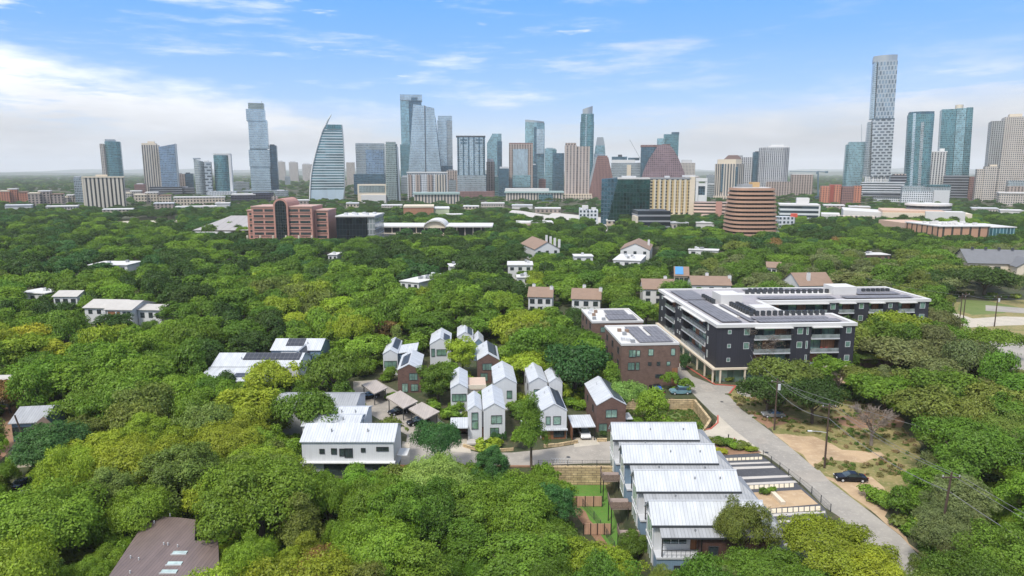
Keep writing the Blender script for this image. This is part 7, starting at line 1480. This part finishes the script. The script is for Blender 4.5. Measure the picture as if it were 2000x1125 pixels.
# the rest of the wood, beyond the trees one can tell apart: one object, real crowns set on points
def forest_object(name, pts, protos_, label=None):
    """pts: (x, y, z, scale xy, scale z, rot, index)"""
    colx = bpy.data.collections.new(name + '_kinds')
    for i, (me) in enumerate(protos_):
        o = bpy.data.objects.new('kind_%02d' % i, me); colx.objects.link(o)
    me = bpy.data.meshes.new(name); me.vertices.add(len(pts)); me.vertices.foreach_set('co', np.array([p[:3] for p in pts], dtype=np.float32).ravel())
    for an, ty, vals in (('sc', 'FLOAT_VECTOR', [(p[3], p[3], p[4]) for p in pts]), ('ro', 'FLOAT_VECTOR', [(0, 0, p[5]) for p in pts])):
        a_ = me.attributes.new(an, ty, 'POINT'); a_.data.foreach_set('vector', np.array(vals, dtype=np.float32).ravel())
    a_ = me.attributes.new('ix', 'INT', 'POINT'); a_.data.foreach_set('value', np.array([p[6] for p in pts], dtype=np.int32))
    ob = bpy.data.objects.new(name, me); COL.objects.link(ob)
    ng = bpy.data.node_groups.new(name + '_nodes', 'GeometryNodeTree'); ng.interface.new_socket('Geometry', in_out='INPUT', socket_type='NodeSocketGeometry'); ng.interface.new_socket('Geometry', in_out='OUTPUT', socket_type='NodeSocketGeometry')
    n, l = ng.nodes, ng.links; gi, go = n.new('NodeGroupInput'), n.new('NodeGroupOutput')
    ip = n.new('GeometryNodeInstanceOnPoints'); ci = n.new('GeometryNodeCollectionInfo'); ci.inputs['Collection'].default_value = colx; ci.inputs['Separate Children'].default_value = True; ci.inputs['Reset Children'].default_value = True
    ip.inputs['Pick Instance'].default_value = True
    def attr(nm, ty): a2 = n.new('GeometryNodeInputNamedAttribute'); a2.data_type = ty; a2.inputs[0].default_value = nm; return [o for o in a2.outputs if o.enabled][0]
    l.new(gi.outputs[0], ip.inputs['Points']); l.new(ci.outputs[0], ip.inputs['Instance']); l.new(attr('ix', 'INT'), ip.inputs['Instance Index'])
    e2 = n.new('FunctionNodeEulerToRotation'); l.new(attr('ro', 'FLOAT_VECTOR'), e2.inputs[0]); l.new(e2.outputs[0], ip.inputs['Rotation']); l.new(attr('sc', 'FLOAT_VECTOR'), ip.inputs['Scale']); l.new(ip.outputs[0], go.inputs[0])
    md = ob.modifiers.new('trees', 'NODES'); md.node_group = ng
    return tag(ob, label, None, None, 'stuff')
WC = ['dark', 'mid', 'bright', 'yellow', 'olive', 'teal', 'rust', 'light', 'grey', 'gold']; WM = {c: leafmat('wood_leaves_' + c, COLS[c]) for c in WC}
FARK = []
shapes = [('round', 5.0, 1.2, 9.5, 40, 1.7), ('round', 5.3, 1.5, 9.0, 26, 2.2), ('flat', 5.8, 1.5, 8.6, 36, 1.6), ('cone', 4.6, 1.0, 10.5, 34, 1.4)]
base = [crown_mesh('wood_crown', 90 + i, f[1], f[2], f[3], f[4], f[5], 4200, .34, WM['dark'], f[0]) for i, f in enumerate(shapes)]
for c in WC:
    for b in base: m2 = b.copy(); m2.materials.clear(); m2.materials.append(WM[c]); FARK.append(m2)
def fpt(t):
    i = rn.randrange(4); f = shapes[i]; return (t['x'], t['y'], T(t['x'], t['y']), t['r'] / f[1], t['h'] / f[3], rn.uniform(0, 6.28), WC.index(t['col']) * 4 + i)
forest_object('woodland', [fpt(t) for t in REST], FARK)
# the tree belt among and beyond the downtown blocks
far = []
y = 640.0
TOWERS = []
for o in bpy.data.objects:
    if o.type == 'MESH' and o.parent and o.parent.location.y > 430 and len(o.data.vertices) > 7:
        vs3 = [v.co for v in o.data.vertices]; X, Y = o.parent.location.x, o.parent.location.y
        TOWERS.append((min(v.x for v in vs3) + X - 4, max(v.x for v in vs3) + X + 4, min(v.y for v in vs3) + Y - 6, max(v.y for v in vs3) + Y + 3))
while y < 9000:
    s = 9.5 + (y - 600) * .017; x = -y * .8
    while x < y * .8:
        px, py = x + rn.uniform(-.4, .4) * s, y + rn.uniform(-.4, .4) * s; x += s
        den = .5 + .5 * math.sin(px * .011 + 1) * math.sin(py * .009 + 2)
        if rn.random() > (.95 if (py < 900 or py > 1900) else .35 + .5 * den): continue
        if any(a < px < b and c < py < d for a, b, c, d in TOWERS) or any(abs(px - a) < c and -14 < py - b < 26 for a, b, c in BLOCK_FAR): continue
        if py < 1100 and not clear(px, py, 5, 7): continue
        k = 1 if y < 1400 else min(3.0, 1 + (y - 1400) / 2200); c = rn.choice(['dark', 'teal', 'mid', 'dark', 'teal', 'dark', 'dark'])
        far.append((px, py, 0, rn.uniform(.9, 1.5) * k, rn.uniform(.7, 1.15) * min(1.4, k) * (.62 if 800 < py < 1600 else 1), rn.uniform(0, 6.28), WC.index(c) * 4 + rn.randrange(3)))
    y += s * (.85 if y < 1500 else 1.2)
forest_object('distant_woodland', far, FARK)
# low growth between the trunks and single bushes
ug = []
UGK = [crown_mesh('low_bush', 70 + i, 1.5, -.1, 1.6, 12, .6, 700, .24, WM[c]) for i, c in enumerate(('dark', 'mid', 'olive', 'bright', 'yellow'))]
for _ in range(5200):
    y = 50 + (rn.random() ** 1.3) * 230; x = rn.uniform(-.82, .82) * y
    if clear(x, y, 1.5, 1.6, 1.0): ug.append((x, y, T(x, y) - .1, rn.uniform(.8, 1.8), rn.uniform(.7, 1.5), rn.uniform(0, 6.28), rn.randrange(5)))
forest_object('undergrowth', ug, UGK)
# single bushes, planting and bare trees
BUSH = [(1300, 800, 1.6, 1.9, 'bright', 'bright green bush on the sunk lawn below the limestone wall'), (1338, 722, 2.0, 4.2, 'teal', 'dark fan shaped plant at the corner of the brick block'), (1395, 872, 1.6, 1.3, 'olive', 'olive shrub at the left end of the planting bed'), (1412, 869, 1.7, 1.5, 'mid', 'green shrub second in the planting bed'),
        (1428, 873, 1.8, 1.4, 'bright', 'bright shrub in the middle of the planting bed'), (1446, 876, 1.7, 1.2, 'olive', 'olive shrub right of the middle of the planting bed'), (1462, 880, 1.5, 1.0, 'yellow', 'yellowish shrub at the right end of the planting bed'), (1408, 884, 1.4, .8, 'gold', 'low yellow shrub at the front of the planting bed'),
        (1492, 965, .8, 1.0, 'mid', 'left of two small green shrubs on the sandy plot'), (1506, 964, .9, 1.1, 'bright', 'right of two small green shrubs on the sandy plot'), (968, 862, 1.2, 1.7, 'teal', 'dark bush at the door of the tall twin gabled house'), (985, 862, .6, 1.6, 'teal', 'narrow dark bush right of the twin gabled house door'),
        (762, 778, 1.8, 1.2, 'bright', 'green island bush between left and middle carports'), (815, 806, 1.6, 1.1, 'bright', 'green island bush between middle and right carports'), (845, 842, 2.2, 1.6, 'light', 'leafy bush right of the right carport by the court'), (843, 768, 1.2, 1.2, 'gold', 'small yellow bush under the round tree behind the carports'),
        (1420, 742, 2.4, 1.3, 'olive', 'low olive hedge at the front corner of the black building'), (1396, 742, 1.5, 1.0, 'olive', 'small hedge beside the glass corner of the black building'), (1130, 800, 2.4, 2.2, 'bright', 'green bushes between the white house with brick base and the van carport'), (1115, 795, 2.0, 2.0, 'mid', 'green bush right behind the white house with brick base'),
        (885, 808, 2.2, 2.2, 'bright', 'bright bush left of the tall twin gabled house'), (900, 800, 2.0, 2.4, 'yellow', 'yellow green bush above the small left carport roof'), (1010, 805, 2.3, 2.6, 'bright', 'bright bush between the twin gabled house and the narrow tall tree'), (1020, 790, 2.2, 2.4, 'yellow', 'yellow green bush right of the twin gabled house'),
        (740, 712, 2.8, 3.0, 'light', 'light green palm like bush left of the brown gabled house'), (720, 722, 2.6, 2.6, 'yellow', 'yellow green bush above the left carport'), (758, 722, 2.6, 2.8, 'bright', 'bright bush left of the brown gabled house wall'), (1709, 980, 2.6, 2.2, 'bright', 'bright hedge clump between the sandy verge and the thicket'), (1722, 988, 2.0, 1.8, 'mid', 'lower hedge clump right of the sandy verge'),
        (1690, 700, 2.2, 1.0, 'light', 'left planting mound on the low roof beside the black building'), (1715, 699, 2.0, .9, 'gold', 'right golden planting mound on the low roof beside the black building'), (1005, 862, .9, 1.1, 'mid', 'small bush at the right end of the planter by the twin house'), (1180, 852, .8, 1.0, 'dark', 'small dark bush beside the white van')]
for i, (u, v, r, h, col, lab) in enumerate(BUSH):
    p = P(u, v); z = T(p.x, p.y)
    if z < -.5: p = P(u, v, z)
    if 'low roof' in lab: p = P(u, v, 3.6); z = 3.55
    o = bpy.data.objects.new('bush', SHR[i % 3]); COL.objects.link(o); o.location = (p.x, p.y, z); o.scale = (r / 1.5, r / 1.5, h / 1.7); o.rotation_euler = (0, 0, i * 1.3); b = COLS[col]; o.color = (*b, 1); tag(o, lab, 'bush')
BRM = [trunk_mesh('bare_branches', 77, 8.5, .22, 4.2, BARKG, 240), trunk_mesh('bare_branches', 78, 7.0, .26, 4.0, BARKG, 230)]
for (u, v, z, k, sc, lab) in ((1478, 700, 5.0, 0, 1.55, 'bare grey brown tree in front of the black building'), (1706, 825, 4.5, 1, 1.0, 'bare grey tree on the dry verge beyond the black saloon car'), (1640, 735, 4, 1, .8, 'small bare brown tree behind the dark oaks')):
    p = P(u, v, z); t = thing('bare_tree', lab, 'tree', (p.x, p.y, 0), k * 2); t.scale = (sc,) * 3; o = bpy.data.objects.new('trunk', BRM[k]); COL.objects.link(o); o.parent = t
    cm = crown_mesh('sparse_leaves', 200 + k, 3.6, 2.5, 8, 30, 1.0, 1500, .09, LEAF); c = bpy.data.objects.new('crown', cm); COL.objects.link(c); c.parent = t; c.color = (.20, .15, .10, 1)

# rough grass tufts and litter on the verge and lawns
tf = []
TK = [crown_mesh('grass_tuft', 120 + i, .55, -.05, .34, 7, .25, 130, .12, leafmat('tuft_' + str(i), c)) for i, c in enumerate(((.12, .17, .03), (.22, .20, .07), (.09, .16, .025), (.30, .22, .11)))]
verge = [tuple(P(u, v).xy) for u, v in [(1423, 772), (1437, 755), (1500, 760), (1700, 790), (1790, 860), (1800, 940), (1730, 1000), (1702, 1002), (1627, 945), (1562, 889), (1502, 840), (1448, 800)]]
sand = [[tuple(P(u, v).xy) for u, v in q] for q in ([(1506, 845), (1540, 848), (1590, 853), (1622, 868), (1650, 880), (1722, 884), (1728, 893), (1690, 903), (1612, 897), (1592, 905), (1588, 918), (1566, 889)], [(1600, 925), (1640, 938), (1700, 930), (1722, 950), (1742, 985), (1735, 1010), (1780, 1060), (1702, 1002), (1627, 945)], MAINR)]
for _ in range(3600):
    x, y = rn.uniform(30, 85), rn.uniform(72, 165)
    if inpoly(x, y, verge) and not any(inpoly(x, y, q) for q in sand) and math.sin(x * .7) + math.sin(y * .6 + x * .3) + rn.uniform(-1, 1.6) > 0: tf.append((x, y, .02, rn.uniform(.5, 1.5), rn.uniform(.4, 1.5), rn.uniform(0, 6.28), rn.choice([0, 1, 1, 2, 3])))
for _ in range(900):
    x, y = rn.uniform(25, 40), rn.uniform(124, 145); tf.append((x, y, -2.2, rn.uniform(.4, 1.2), rn.uniform(.3, 1.0), rn.uniform(0, 6.28), rn.choice([0, 2, 2, 1])))
forest_object('grass_tufts', tf, TK)
